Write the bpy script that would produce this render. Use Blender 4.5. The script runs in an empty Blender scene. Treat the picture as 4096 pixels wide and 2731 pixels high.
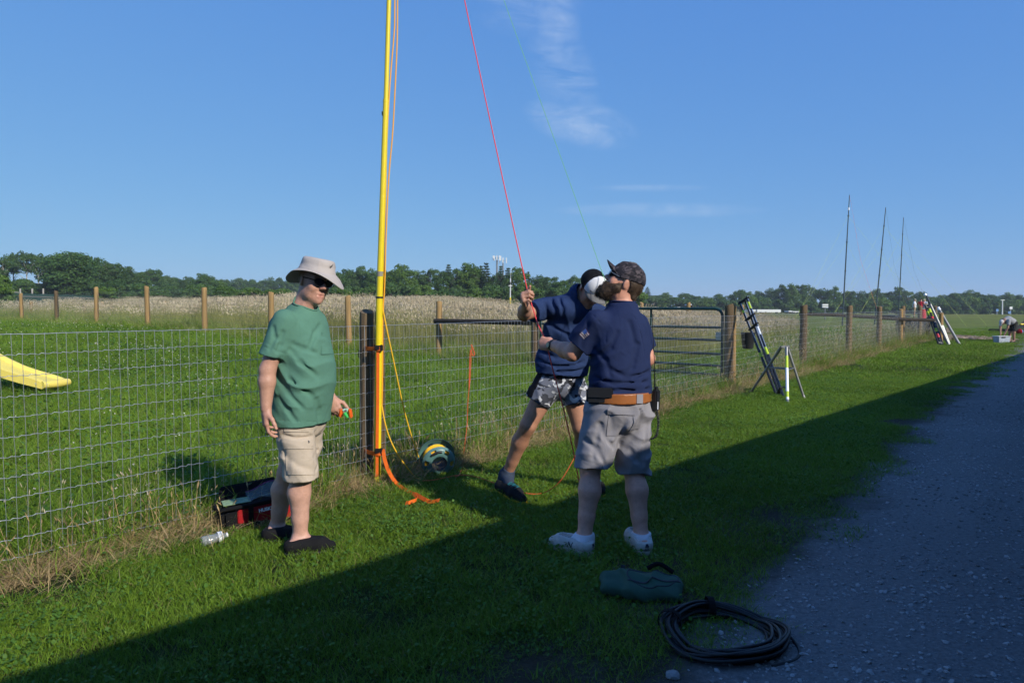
import bpy, bmesh, math, random
import numpy as np
from mathutils import Vector, Matrix, noise as mnoise

scene = bpy.context.scene
COL = scene.collection
PI = math.pi
rad = math.radians

# ------------------------------------------------------------------ camera
FPX, CX, CY = 2800.0, 2048.0, 1365.5          # focal length and centre in pixels of the 4096 wide photograph
PITCH = math.atan(137.5 / FPX)
CAMZ = 1.45
cam_data = bpy.data.cameras.new('camera')
cam_data.sensor_width = 36.0
cam_data.lens = FPX / 4096.0 * 36.0
cam_data.clip_start, cam_data.clip_end = 0.05, 3000.0
cam = bpy.data.objects.new('camera', cam_data)
cam.location = (0, 0, CAMZ)
cam.rotation_euler = (PI / 2 - PITCH, 0, 0)
COL.objects.link(cam)
scene.camera = cam

# ------------------------------------------------------------------ sun and sky
SUN_H = Vector((0.682, -0.731, 0)).normalized()
SUN_EL = rad(31)
SUN_DIR = Vector((SUN_H.x * math.cos(SUN_EL), SUN_H.y * math.cos(SUN_EL), math.sin(SUN_EL)))
sun_data = bpy.data.lights.new('sun', 'SUN')
sun_data.energy = 5.0
sun_data.angle = rad(0.53)
sun_data.color = (1.0, 0.945, 0.84)
sun = bpy.data.objects.new('sun', sun_data)
sun.location = (20, -22, 25)
sun.rotation_euler = SUN_DIR.to_track_quat('Z', 'Y').to_euler()
COL.objects.link(sun)

world = bpy.data.worlds.new('World')
scene.world = world
world.use_nodes = True
wn, wl = world.node_tree.nodes, world.node_tree.links
wn.clear()
w_out = wn.new('ShaderNodeOutputWorld')
w_bg = wn.new('ShaderNodeBackground')
w_bg.inputs['Strength'].default_value = 0.1
SKY_RESPONSE = ((0.56, 0.295), (0.41, 0.485), (0.13, 0.765))   # (contrast, level) of red, green, blue: a clear deep blue sky
w_sky = wn.new('ShaderNodeTexSky')
w_sky.sky_type = 'NISHITA'
w_sky.sun_disc = False
w_sky.sun_elevation = SUN_EL
w_sky.sun_rotation = math.atan2(SUN_H.x, SUN_H.y)
w_sky.altitude = 200
w_sky.air_density = 1.0
w_sky.dust_density = 0.15
w_sky.ozone_density = 3.0
w_tc = wn.new('ShaderNodeTexCoord')


def wnode(t, **k):
    n = wn.new(t)
    for a, b in k.items():
        setattr(n, a, b)
    return n


def wmath(op, a, b=None, c=None, clamp=False):
    n = wn.new('ShaderNodeMath')
    n.operation = op
    n.use_clamp = clamp
    for i, v in enumerate((a, b, c)):
        if v is None:
            continue
        if isinstance(v, (int, float)):
            n.inputs[i].default_value = v
        else:
            wl.new(v, n.inputs[i])
    return n.outputs[0]


# thin cirrus: streaky noise on a plane high above, gathered into one patch
w_sep = wn.new('ShaderNodeSeparateXYZ')
wl.new(w_tc.outputs['Generated'], w_sep.inputs[0])
w_z = wmath('MAXIMUM', w_sep.outputs[2], 0.02)
w_px = wmath('DIVIDE', w_sep.outputs[0], w_z)
w_py = wmath('DIVIDE', w_sep.outputs[1], w_z)
w_az = wmath('DIVIDE', w_sep.outputs[0], w_sep.outputs[1])
w_el = wmath('DIVIDE', w_sep.outputs[2], w_sep.outputs[1])


def cloud_noise(sx, sy, rot, scale, detail, dist):
    comb = wn.new('ShaderNodeCombineXYZ')
    wl.new(w_az, comb.inputs[0])
    wl.new(w_el, comb.inputs[1])
    mp = wn.new('ShaderNodeMapping')
    mp.inputs['Rotation'].default_value = (0, 0, rot)
    mp.inputs['Scale'].default_value = (sx, sy, 1)
    wl.new(comb.outputs[0], mp.inputs[0])
    nz = wn.new('ShaderNodeTexNoise')
    nz.inputs['Scale'].default_value = scale
    nz.inputs['Detail'].default_value = detail
    nz.inputs['Roughness'].default_value = 0.6
    nz.inputs['Distortion'].default_value = dist
    wl.new(mp.outputs[0], nz.inputs['Vector'])
    return nz.outputs['Fac']


def blob(az, el, ra, re, slant=0.0):
    a = wmath('SUBTRACT', w_az, az)
    e = wmath('SUBTRACT', w_el, el)
    a = wmath('ADD', a, wmath('MULTIPLY', e, slant))
    a2 = wmath('POWER', wmath('ABSOLUTE', wmath('DIVIDE', a, ra)), 2.0)
    e2 = wmath('POWER', wmath('ABSOLUTE', wmath('DIVIDE', e, re)), 2.0)
    return wmath('SUBTRACT', 1.0, wmath('ADD', a2, e2), clamp=True)


b1 = blob(0.020, 0.428, 0.085, 0.055, 0.0)
b1c = blob(0.062, 0.400, 0.036, 0.060, 0.15)
b2 = blob(0.072, 0.325, 0.050, 0.085, 0.25)
b3 = blob(0.098, 0.258, 0.078, 0.040, 0.9)
b4 = blob(0.21, 0.137, 0.16, 0.012, 0)
b5 = blob(0.20, 0.168, 0.10, 0.006, 0)
wisp = wmath('MAXIMUM', wmath('MAXIMUM', wmath('MULTIPLY', b1, 0.6), wmath('MULTIPLY', b2, 0.72)), wmath('MAXIMUM', wmath('MAXIMUM', b3, b1c), wmath('MAXIMUM', wmath('MULTIPLY', b4, 0.6), wmath('MULTIPLY', b5, 0.5))))
streak = cloud_noise(4.0, 17, 0.38, 1.7, 10, 1.1)
streak2 = cloud_noise(9, 11, -0.3, 1.6, 8, 1.5)
st = wmath('MULTIPLY', wmath('MULTIPLY_ADD', streak, 2.4, -0.78, clamp=True), wmath('MULTIPLY_ADD', streak2, 2.0, -0.42, clamp=True))
c_fac = wmath('MULTIPLY', wmath('MULTIPLY', st, wmath('POWER', wisp, 1.1)), 0.95, clamp=True)
w_mix = wn.new('ShaderNodeMix')
w_mix.data_type = 'RGBA'
w_sc = wn.new('ShaderNodeSeparateColor')
w_cc = wn.new('ShaderNodeCombineColor')
wl.new(w_sky.outputs[0], w_sc.inputs[0])
for ch, (gm, k) in enumerate(SKY_RESPONSE):
    v = wmath('POWER', wmath('MAXIMUM', wmath('MULTIPLY', w_sc.outputs[ch], 0.13), 0.0001), gm)
    wl.new(wmath('MULTIPLY', v, k / 0.1), w_cc.inputs[ch])
wl.new(c_fac, w_mix.inputs['Factor'])
wl.new(w_cc.outputs[0], w_mix.inputs[6])
w_mix.inputs[7].default_value = (6.2, 7.4, 9.2, 1)
wl.new(w_mix.outputs[2], w_bg.inputs['Color'])
wl.new(w_bg.outputs[0], w_out.inputs['Surface'])

scene.view_settings.view_transform = 'Standard'
scene.view_settings.look = 'None'
scene.view_settings.exposure = 0.0
scene.view_settings.gamma = 1.0
scene.cycles.use_denoising = True
scene.cycles.max_bounces = 5
scene.cycles.diffuse_bounces = 2
scene.cycles.glossy_bounces = 2
scene.cycles.transmission_bounces = 4
scene.cycles.adaptive_threshold = 0.03
scene.cycles.transparent_max_bounces = 12
scene.cycles.sample_clamp_indirect = 4.0

# ------------------------------------------------------------------ photograph pixel -> place
_sp, _cp = math.sin(PITCH), math.cos(PITCH)


def ray(px, py):
    dx, dy = (px - CX) / FPX, -(py - CY) / FPX
    return Vector((dx, _cp + dy * _sp, -_sp + dy * _cp))


def AT(px, py, Y):
    r = ray(px, py)
    return Vector((0, 0, CAMZ)) + r * (Y / r.y)


def G(px, py, z=0.0):
    r = ray(px, py)
    return Vector((0, 0, CAMZ)) + r * ((z - CAMZ) / r.z)


# ------------------------------------------------------------------ ground height
def sstep(a, b, x):
    t = np.clip((np.asarray(x, float) - a) / (b - a), 0, 1)
    return t * t * (3 - 2 * t)


def HZ(x, y):
    x = np.asarray(x, float)
    y = np.asarray(y, float)
    near = 0.62 * sstep(0, 1, (-x + (y - 14) * 0.3) / 14.0) * sstep(2, 9, y)
    r = x / np.maximum(y, 5.0)
    far = np.interp(r, [-1.2, -0.72, -0.45, -0.2, 0.1, 0.3, 0.7, 1.5], [3.2, 3.0, 2.1, 1.75, 0.9, 0.35, 0.1, 0.1])
    far = far * sstep(28, 112, y)
    right = (0.42 * sstep(30, 75, y) - 0.010 * np.clip(y - 85, 0, 300)) * sstep(0.2, 0.45, r)
    return near + far + right


def gz(x, y):
    return float(HZ(x, y))


# ------------------------------------------------------------------ fence geometry in plan
FU = Vector((0.61, 0.79)).normalized()
FN = Vector((FU.y, -FU.x))
FP0 = Vector((-1.2, 5.7))
F_OFF = FP0.dot(FN)                      # about -4.4
ROAD_OFF = -1.05


def FL(s, off=0.0):                      # point on the near fence line
    p = FP0 + FU * s + FN * off
    return p


# ------------------------------------------------------------------ materials
MATS = {}


def _mat(name):
    m = bpy.data.materials.new(name)
    m.use_nodes = True
    nt = m.node_tree
    return m, nt, nt.nodes, nt.links, nt.nodes['Principled BSDF']


def plain(name, col, rough=0.6, metal=0.0, noise=0.0, nscale=30.0, bump=0.0, bscale=60.0, spec=0.5, stretch=None, col2=None, coat=0.0, attr=None):
    """Principled colour with optional mottling towards col2 and fine bump."""
    if name in MATS:
        return MATS[name]
    m, nt, N, L, p = _mat(name)
    p.inputs['Roughness'].default_value = rough
    p.inputs['Metallic'].default_value = metal
    p.inputs['Specular IOR Level'].default_value = spec
    if coat:
        p.inputs['Coat Weight'].default_value = coat
    tc = N.new('ShaderNodeTexCoord')
    vec = tc.outputs['Object']
    if stretch:
        mp = N.new('ShaderNodeMapping')
        mp.inputs['Scale'].default_value = stretch
        L.new(vec, mp.inputs[0])
        vec = mp.outputs[0]
    base = None
    if attr:
        a = N.new('ShaderNodeAttribute')
        a.attribute_name = attr
        base = a.outputs['Color']
    if noise > 0:
        nz = N.new('ShaderNodeTexNoise')
        nz.inputs['Scale'].default_value = nscale
        nz.inputs['Detail'].default_value = 5
        nz.inputs['Roughness'].default_value = 0.65
        L.new(vec, nz.inputs['Vector'])
        mr = N.new('ShaderNodeMapRange')
        mr.inputs[1].default_value, mr.inputs[2].default_value = 0.3, 0.7
        L.new(nz.outputs['Fac'], mr.inputs[0])
        mx = N.new('ShaderNodeMix')
        mx.data_type = 'RGBA'
        c2 = col2 or tuple(c * (1 - noise) for c in col[:3])
        if base is not None:
            mx.blend_type = 'MULTIPLY'
            L.new(base, mx.inputs[6])
            k = 1 - noise
            mx.inputs[7].default_value = (k, k, k, 1)
        else:
            mx.inputs[6].default_value = (*col[:3], 1)
            mx.inputs[7].default_value = (*c2, 1)
        L.new(mr.outputs[0], mx.inputs['Factor'])
        L.new(mx.outputs[2], p.inputs['Base Color'])
    elif base is not None:
        L.new(base, p.inputs['Base Color'])
    else:
        p.inputs['Base Color'].default_value = (*col[:3], 1)
    if bump > 0:
        nz2 = N.new('ShaderNodeTexNoise')
        nz2.inputs['Scale'].default_value = bscale
        nz2.inputs['Detail'].default_value = 4
        L.new(vec, nz2.inputs['Vector'])
        bp = N.new('ShaderNodeBump')
        bp.inputs['Strength'].default_value = bump
        bp.inputs['Distance'].default_value = 0.01
        L.new(nz2.outputs['Fac'], bp.inputs['Height'])
        L.new(bp.outputs[0], p.inputs['Normal'])
    MATS[name] = m
    return m


def leafy(name, c1, c2, trans=0.35, rough=0.5, dry=None, dryness=0.0, wscale=0.35, island=True):
    """Thin leaves and blades: colour varies per blade, per clump and slowly over the place; light shines through."""
    if name in MATS:
        return MATS[name]
    m, nt, N, L, p = _mat(name)
    p.inputs['Roughness'].default_value = rough
    p.inputs['Specular IOR Level'].default_value = 0.18
    geo = N.new('ShaderNodeNewGeometry')
    oi = N.new('ShaderNodeObjectInfo')
    mx = N.new('ShaderNodeMix')
    mx.data_type = 'RGBA'
    mx.inputs[6].default_value = (*c1, 1)
    mx.inputs[7].default_value = (*c2, 1)
    nz = N.new('ShaderNodeTexNoise')
    nz.inputs['Scale'].default_value = wscale
    nz.inputs['Detail'].default_value = 3
    L.new(geo.outputs['Position'], nz.inputs['Vector'])
    a = N.new('ShaderNodeMath')
    a.operation = 'MULTIPLY_ADD'
    L.new(nz.outputs['Fac'], a.inputs[0])
    a.inputs[1].default_value = 2.2
    a.inputs[2].default_value = -0.9
    b = N.new('ShaderNodeMath')
    b.operation = 'MULTIPLY_ADD'
    L.new(geo.outputs['Random Per Island'] if island else oi.outputs['Random'], b.inputs[0])
    b.inputs[1].default_value = 0.75
    L.new(a.outputs[0], b.inputs[2])
    c = N.new('ShaderNodeMath')
    c.operation = 'MULTIPLY_ADD'
    c.use_clamp = True
    L.new(oi.outputs['Random'], c.inputs[0])
    c.inputs[1].default_value = 0.35
    L.new(b.outputs[0], c.inputs[2])
    L.new(c.outputs[0], mx.inputs['Factor'])
    colour = mx.outputs[2]
    if dry:
        rnd = N.new('ShaderNodeMath')
        rnd.operation = 'FRACT'
        mul = N.new('ShaderNodeMath')
        mul.operation = 'MULTIPLY'
        L.new(geo.outputs['Random Per Island'], mul.inputs[0])
        mul.inputs[1].default_value = 17.3
        L.new(mul.outputs[0], rnd.inputs[0])
        lt = N.new('ShaderNodeMath')
        lt.operation = 'LESS_THAN'
        L.new(rnd.outputs[0], lt.inputs[0])
        lt.inputs[1].default_value = dryness
        mx2 = N.new('ShaderNodeMix')
        mx2.data_type = 'RGBA'
        L.new(lt.outputs[0], mx2.inputs['Factor'])
        L.new(colour, mx2.inputs[6])
        mx2.inputs[7].default_value = (*dry, 1)
        colour = mx2.outputs[2]
    L.new(colour, p.inputs['Base Color'])
    if trans > 0:
        tr = N.new('ShaderNodeBsdfTranslucent')
        L.new(colour, tr.inputs['Color'])
        ms = N.new('ShaderNodeMixShader')
        ms.inputs[0].default_value = trans
        L.new(p.outputs[0], ms.inputs[1])
        L.new(tr.outputs[0], ms.inputs[2])
        L.new(ms.outputs[0], N['Material Output'].inputs['Surface'])
    MATS[name] = m
    return m


ORD = ('first second third fourth fifth sixth seventh eighth ninth tenth eleventh twelfth thirteenth fourteenth fifteenth sixteenth seventeenth eighteenth '
       'nineteenth twentieth').split()
ORD += ['twenty-' + w for w in ORD[:9]] + ['thirtieth'] + ['thirty-' + w for w in ORD[:9]]


# ------------------------------------------------------------------ objects
def tag(o, label=None, cat=None, group=None, kind=None):
    if label:
        o['label'] = label
    if cat:
        o['category'] = cat
    if group:
        o['group'] = group
    if kind:
        o['kind'] = kind
    return o


def empty(name, loc, label=None, cat=None, group=None):
    o = bpy.data.objects.new(name, None)
    o.location = loc
    o.empty_display_size = 0.1
    COL.objects.link(o)
    return tag(o, label, cat, group)


def wloc(o):
    p = Vector(o.location)
    q = o.parent
    while q:
        p = p + Vector(q.location)
        q = q.parent
    return p


def link_mesh(name, me, mat=None, parent=None, loc=None, smooth=False):
    o = bpy.data.objects.new(name, me)
    COL.objects.link(o)
    if mat is not None and len(me.materials) == 0:
        me.materials.append(mat)
    if parent is not None:
        o.parent = parent
    if loc is not None:
        o.location = loc
    if smooth:
        me.shade_smooth()
    return o


def obj(name, V, F, mat=None, parent=None, origin=None, smooth=False):
    """Mesh from world-space vertices; its origin goes to `origin` (default: parent's place, or the base of the shape)."""
    V = np.asarray(V, float).reshape(-1, 3)
    if origin is None:
        if parent is not None:
            origin = wloc(parent)
        else:
            origin = Vector(((V[:, 0].min() + V[:, 0].max()) / 2, (V[:, 1].min() + V[:, 1].max()) / 2, V[:, 2].min()))
    me = bpy.data.meshes.new(name)
    me.from_pydata((V - np.array(origin)).tolist(), [], [tuple(f) for f in F])
    me.update()
    o = link_mesh(name, me, mat, parent, smooth=False)
    if smooth:
        me.shade_smooth()
        me.set_sharp_from_angle(angle=rad(58))
    o.location = Vector(origin) - (wloc(parent) if parent is not None else Vector((0, 0, 0)))
    return o


def npmesh(name, V, quads, tris=None):
    """Fast mesh from numpy arrays."""
    me = bpy.data.meshes.new(name)
    V = np.ascontiguousarray(V, np.float32)
    quads = np.zeros((0, 4), np.int32) if quads is None else np.asarray(quads, np.int32).reshape(-1, 4)
    tris = np.zeros((0, 3), np.int32) if tris is None else np.asarray(tris, np.int32).reshape(-1, 3)
    me.vertices.add(len(V))
    me.vertices.foreach_set('co', V.ravel())
    nl = quads.size + tris.size
    me.loops.add(nl)
    me.loops.foreach_set('vertex_index', np.concatenate([quads.ravel(), tris.ravel()]))
    me.polygons.add(len(quads) + len(tris))
    st = np.concatenate([np.arange(len(quads)) * 4, quads.size + np.arange(len(tris)) * 3]).astype(np.int32)
    me.polygons.foreach_set('loop_start', st)
    me.update(calc_edges=True)
    me.validate()
    return me


class MB:
    """Collects simple solids into one mesh."""

    def __init__(s):
        s.V, s.F = [], []

    def add(s, V, F):
        b = len(s.V)
        s.V += [tuple(v) for v in V]
        s.F += [tuple(i + b for i in f) for f in F]
        return s

    def box(s, c, size, R=None, bevel=0.0):
        bm = bmesh.new()
        bmesh.ops.create_cube(bm, size=1)
        bmesh.ops.scale(bm, vec=Vector(size), verts=bm.verts)
        if bevel > 0:
            bmesh.ops.bevel(bm, geom=bm.edges[:], offset=bevel, segments=2, affect='EDGES', clamp_overlap=True)
        M = R.to_4x4() if R is not None else Matrix.Identity(4)
        V = [(M @ v.co) + Vector(c) for v in bm.verts]
        bm.verts.index_update()
        s.add(V, [[v.index for v in f.verts] for f in bm.faces])
        bm.free()
        return s

    def tube(s, pts, r, n=8, caps=True, closed=False, flat=None):
        """Tube along points; r a number or one per point; flat=(vector, k) squashes the section along vector."""
        P = [Vector(p) for p in pts]
        m = len(P)
        rr = [r] * m if isinstance(r, (int, float)) else list(r)
        T = []
        for i in range(m):
            if closed:
                t = P[(i + 1) % m] - P[i - 1]
            else:
                t = P[min(i + 1, m - 1)] - P[max(i - 1, 0)]
            T.append(t.normalized() if t.length > 1e-9 else Vector((0, 0, 1)))
        a = T[0].orthogonal().normalized()
        V = []
        for i in range(m):
            a = (a - T[i] * a.dot(T[i]))
            a = a.normalized() if a.length > 1e-6 else T[i].orthogonal().normalized()
            b = T[i].cross(a)
            for k in range(n):
                w = 2 * PI * k / n
                d = (a * math.cos(w) + b * math.sin(w)) * rr[i]
                if flat:
                    fv, fk = flat
                    d = d + fv * (d.dot(fv) * (fk - 1))
                V.append(P[i] + d)
        F = []
        for i in range(m if closed else m - 1):
            j = (i + 1) % m
            for k in range(n):
                l = (k + 1) % n
                F.append((i * n + k, i * n + l, j * n + l, j * n + k))
        if caps and not closed:
            F.append(tuple(range(n - 1, -1, -1)))
            F.append(tuple((m - 1) * n + k for k in range(n)))
        return s.add(V, F)

    def lathe(s, prof, origin, axis=(0, 0, 1), n=20, capped=True):
        """prof: list of (radius, height along axis)."""
        ax = Vector(axis).normalized()
        a = ax.orthogonal().normalized()
        b = ax.cross(a)
        V, F = [], []
        for (r, h) in prof:
            for k in range(n):
                w = 2 * PI * k / n
                V.append(Vector(origin) + ax * h + (a * math.cos(w) + b * math.sin(w)) * r)
        for i in range(len(prof) - 1):
            for k in range(n):
                l = (k + 1) % n
                F.append((i * n + k, i * n + l, (i + 1) * n + l, (i + 1) * n + k))
        if capped:
            F.append(tuple(range(n - 1, -1, -1)))
            F.append(tuple((len(prof) - 1) * n + k for k in range(n)))
        return s.add(V, F)

    def prism(s, poly, thick, M):
        """2-D polygon (x, y) extruded by thick in z and placed by matrix M."""
        n = len(poly)
        V = [M @ Vector((x, y, -thick / 2)) for x, y in poly] + [M @ Vector((x, y, thick / 2)) for x, y in poly]
        F = [tuple(range(n - 1, -1, -1)), tuple(range(n, 2 * n))]
        F += [(i, (i + 1) % n, n + (i + 1) % n, n + i) for i in range(n)]
        return s.add(V, F)

    def build(s, name, mat=None, parent=None, origin=None, smooth=False):
        return obj(name, s.V, s.F, mat, parent, origin, smooth)


def autosmooth(o, angle=40):
    me = o.data
    me.shade_smooth()
    try:
        me.set_sharp_from_angle(angle=rad(angle))
    except Exception:
        pass
    return o


def spline(pts, n=8):
    """Catmull-Rom through points."""
    P = [Vector(p) for p in pts]
    Q = [P[0] * 2 - P[1]] + P + [P[-1] * 2 - P[-2]]
    out = []
    for i in range(1, len(Q) - 2):
        a, b, c, d = Q[i - 1], Q[i], Q[i + 1], Q[i + 2]
        for k in range(n):
            t = k / n
            out.append(0.5 * ((2 * b) + (c - a) * t + (2 * a - 5 * b + 4 * c - d) * t * t + (3 * b - a - 3 * c + d) * t ** 3))
    out.append(P[-1])
    return out


def basis(x=None, y=None, z=None):
    """Rotation matrix (3x3) from two directions given."""
    if z is not None and x is not None:
        z = Vector(z).normalized()
        x = Vector(x)
        x = (x - z * x.dot(z)).normalized()
        y = z.cross(x)
    elif z is not None and y is not None:
        z = Vector(z).normalized()
        y = Vector(y)
        y = (y - z * y.dot(z)).normalized()
        x = y.cross(z)
    elif x is not None and y is not None:
        x = Vector(x).normalized()
        y = Vector(y)
        y = (y - x * y.dot(x)).normalized()
        z = x.cross(y)
    return Matrix((x, y, z)).transposed()


def fbm(x, y, s, seed=0.0, oct=3):
    """Cheap smooth noise on arrays (sum of rotated sines)."""
    x = np.asarray(x, float) * s
    y = np.asarray(y, float) * s
    out = np.zeros_like(x)
    a = 1.0
    for i in range(oct):
        k = 1.9 ** i
        q = 1.7 * i + seed
        out += a * (np.sin(x * k * 1.3 + 1.7 * np.sin(y * k * 0.9 + q) + q * 2.1) + np.sin(y * k * 1.1 + 1.9 * np.sin(x * k * 0.8 - q) + q * 3.3)) * 0.5
        a *= 0.55
    return out / 1.9
# ================================================================== ground
rng = np.random.default_rng(7)


def far_fence_pts():
    return FAR_POSTS


# posts of the fence behind: (pixel column, distance, top height)
FAR_SPEC = [(2140, 15.4, 1.46), (1755, 17.5, 1.59), (1395, 18.3, 1.73), (1085, 19.3, 1.86), (818, 20.6, 2.02),
            (592, 23.0, 2.13), (387, 26.0, 2.17), (228, 29.0, 2.12), (89, 32.0, 2.05), (-60, 35.5, 2.0)]
FAR_POSTS = [Vector(((px - CX) / FPX * d, d, top)) for px, d, top in FAR_SPEC]
GATE_POST = FL((12.3 - FP0.y) / FU.y)


def ground_colours(x, y):
    """Real surface colour of soil, turf and crop by place."""
    o = x * FN.x + y * FN.y
    g = np.zeros((len(x), 3))
    turf = np.array([0.030, 0.042, 0.012])
    g[:] = turf
    past = np.array([0.040, 0.060, 0.016])
    m = (o < F_OFF)
    g[m] = past
    # mown field far right, drier
    n1 = fbm(x, y, 0.22, 1.0)
    n2 = fbm(x, y, 0.05, 4.0)
    dryf = np.array([0.235, 0.225, 0.065])
    greenf = np.array([0.110, 0.175, 0.030])
    t = np.clip(0.5 + 0.45 * n1 + 0.3 * n2 + 0.4 * (sstep(35, 80, y) - 0.4), 0, 1)[:, None]
    field = greenf * (1 - t) + dryf * t
    r = x / np.maximum(y, 5)
    wf = np.clip(sstep(18, 34, y) * sstep(0.18, 0.3, r), 0, 1)[:, None]
    g = g * (1 - wf) + field * wf
    # rough grassland behind the far fence
    wr = (sstep(20, 26, y) * (1 - sstep(0.2, 0.35, r)) * (o < F_OFF - 6))[:, None]
    rough = np.array([0.110, 0.115, 0.045]) * (1 + 0.25 * n1[:, None])
    g = g * (1 - wr) + rough * wr
    # crop rows on the rise at the left
    wc = (sstep(48, 54, y) * (1 - sstep(-0.33, -0.27, r)))[:, None]
    crop = np.array([0.030, 0.075, 0.035]) * (1 + 0.2 * n1[:, None])
    g = g * (1 - wc) + crop * wc
    # pale farm track below the left trees
    tr = np.exp(-((y - (86 + 0.22 * (x + 40))) / 1.6) ** 2) * (1 - sstep(-0.42, -0.36, r))
    tr = np.clip(tr, 0, 1)[:, None]
    g = g * (1 - tr) + np.array([0.33, 0.27, 0.19]) * tr
    return g


def axis(lo, hi, near, n_near, grow):
    a = list(np.arange(0, near, near / n_near))
    step = near / n_near
    p = near
    pos = list(a)
    while p < hi:
        pos.append(p)
        step *= grow
        p += step
    pos.append(hi)
    neg, p, step = [], near / n_near, near / n_near
    while p < -lo:
        neg.append(-p)
        if p > near:
            step *= grow
        p += step
    neg.append(lo)
    return np.array(sorted(set(neg + pos)))


gx = axis(-900, 900, 45, 60, 1.12)
gy = axis(-60, 1600, 130, 170, 1.12)
X, Y = np.meshgrid(gx, gy, indexing='ij')
Zg = HZ(X, Y)
V = np.stack([X.ravel(), Y.ravel(), Zg.ravel()], 1)
nx, ny = X.shape
I = np.arange(nx * ny).reshape(nx, ny)
quads = np.stack([I[:-1, :-1], I[1:, :-1], I[1:, 1:], I[:-1, 1:]], -1).reshape(-1, 4)
me = npmesh('ground', V, quads)
at = me.attributes.new('soil', 'FLOAT_COLOR', 'POINT')
gc = ground_colours(V[:, 0], V[:, 1])
at.data.foreach_set('color', np.concatenate([gc, np.ones((len(gc), 1))], 1).astype(np.float32).ravel())
m_ground = plain('turf_soil', (0.04, 0.05, 0.02), rough=0.95, noise=0.45, nscale=1.3, bump=0.6, bscale=9, spec=0.1, attr='soil')
ground = link_mesh('ground', me, m_ground, smooth=True)
tag(ground, kind='structure')

# ------------------------------------------------------------------ gravel drive
S = np.concatenate([np.arange(-4, 14, 0.07), np.arange(14, 40, 0.3), np.arange(40, 120, 2.0)])
offs = np.concatenate([np.arange(-0.85, 0.6, 0.07), np.array([0.8, 1.2, 2.0, 3.0, 4.3])])


def road_edge(s):
    return ROAD_OFF + 0.05 * fbm(s, s * 0 + 2, 0.9, 2.0) + 0.03 * fbm(s, s * 0, 5.0, 5.0)


def road_pt(s, o):
    return FN.x * o + FU.x * s, FN.y * o + FU.y * s


SS, OO = np.meshgrid(S, offs, indexing='ij')
x, y = road_pt(SS, OO + ROAD_OFF)
rise = 0.004 + 0.024 * sstep(-0.8, 0.8, OO)
RV = np.stack([x, y, HZ(x, y) + rise], -1).reshape(-1, 3)
I = np.arange(SS.size).reshape(SS.shape)
rq = np.stack([I[:-1, :-1], I[:-1, 1:], I[1:, 1:], I[1:, :-1]], -1).reshape(-1, 4)
me = npmesh('gravel_drive', RV, rq)
wob = OO + 0.20 * fbm(x, y, 2.6, 1.0) + 0.14 * fbm(x, y, 8.0, 3.0) + rng.normal(0, 0.05, OO.shape)
tg = sstep(-0.42, 0.22, wob)[..., None]
soilc = np.array([0.050, 0.042, 0.026])
rut = 1.0 - 0.16 * np.exp(-((OO - 0.95) / 0.22) ** 2)[..., None]
gcol = (soilc * (1 - tg) + np.array([0.205, 0.200, 0.195]) * tg) * rut * (1 + 0.10 * fbm(x, y, 1.3, 9.0))[..., None]
at = me.attributes.new('soil', 'FLOAT_COLOR', 'POINT')
at.data.foreach_set('color', np.concatenate([gcol, np.ones(gcol.shape[:2] + (1,))], -1).astype(np.float32).ravel())
m_gravel = plain('gravel_fines', (0.2, 0.2, 0.2), rough=0.95, noise=0.45, nscale=40, bump=1.0, bscale=75, spec=0.2, attr='soil')
drive = link_mesh('gravel_drive', me, m_gravel, smooth=True)
tag(drive, kind='structure')


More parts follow.
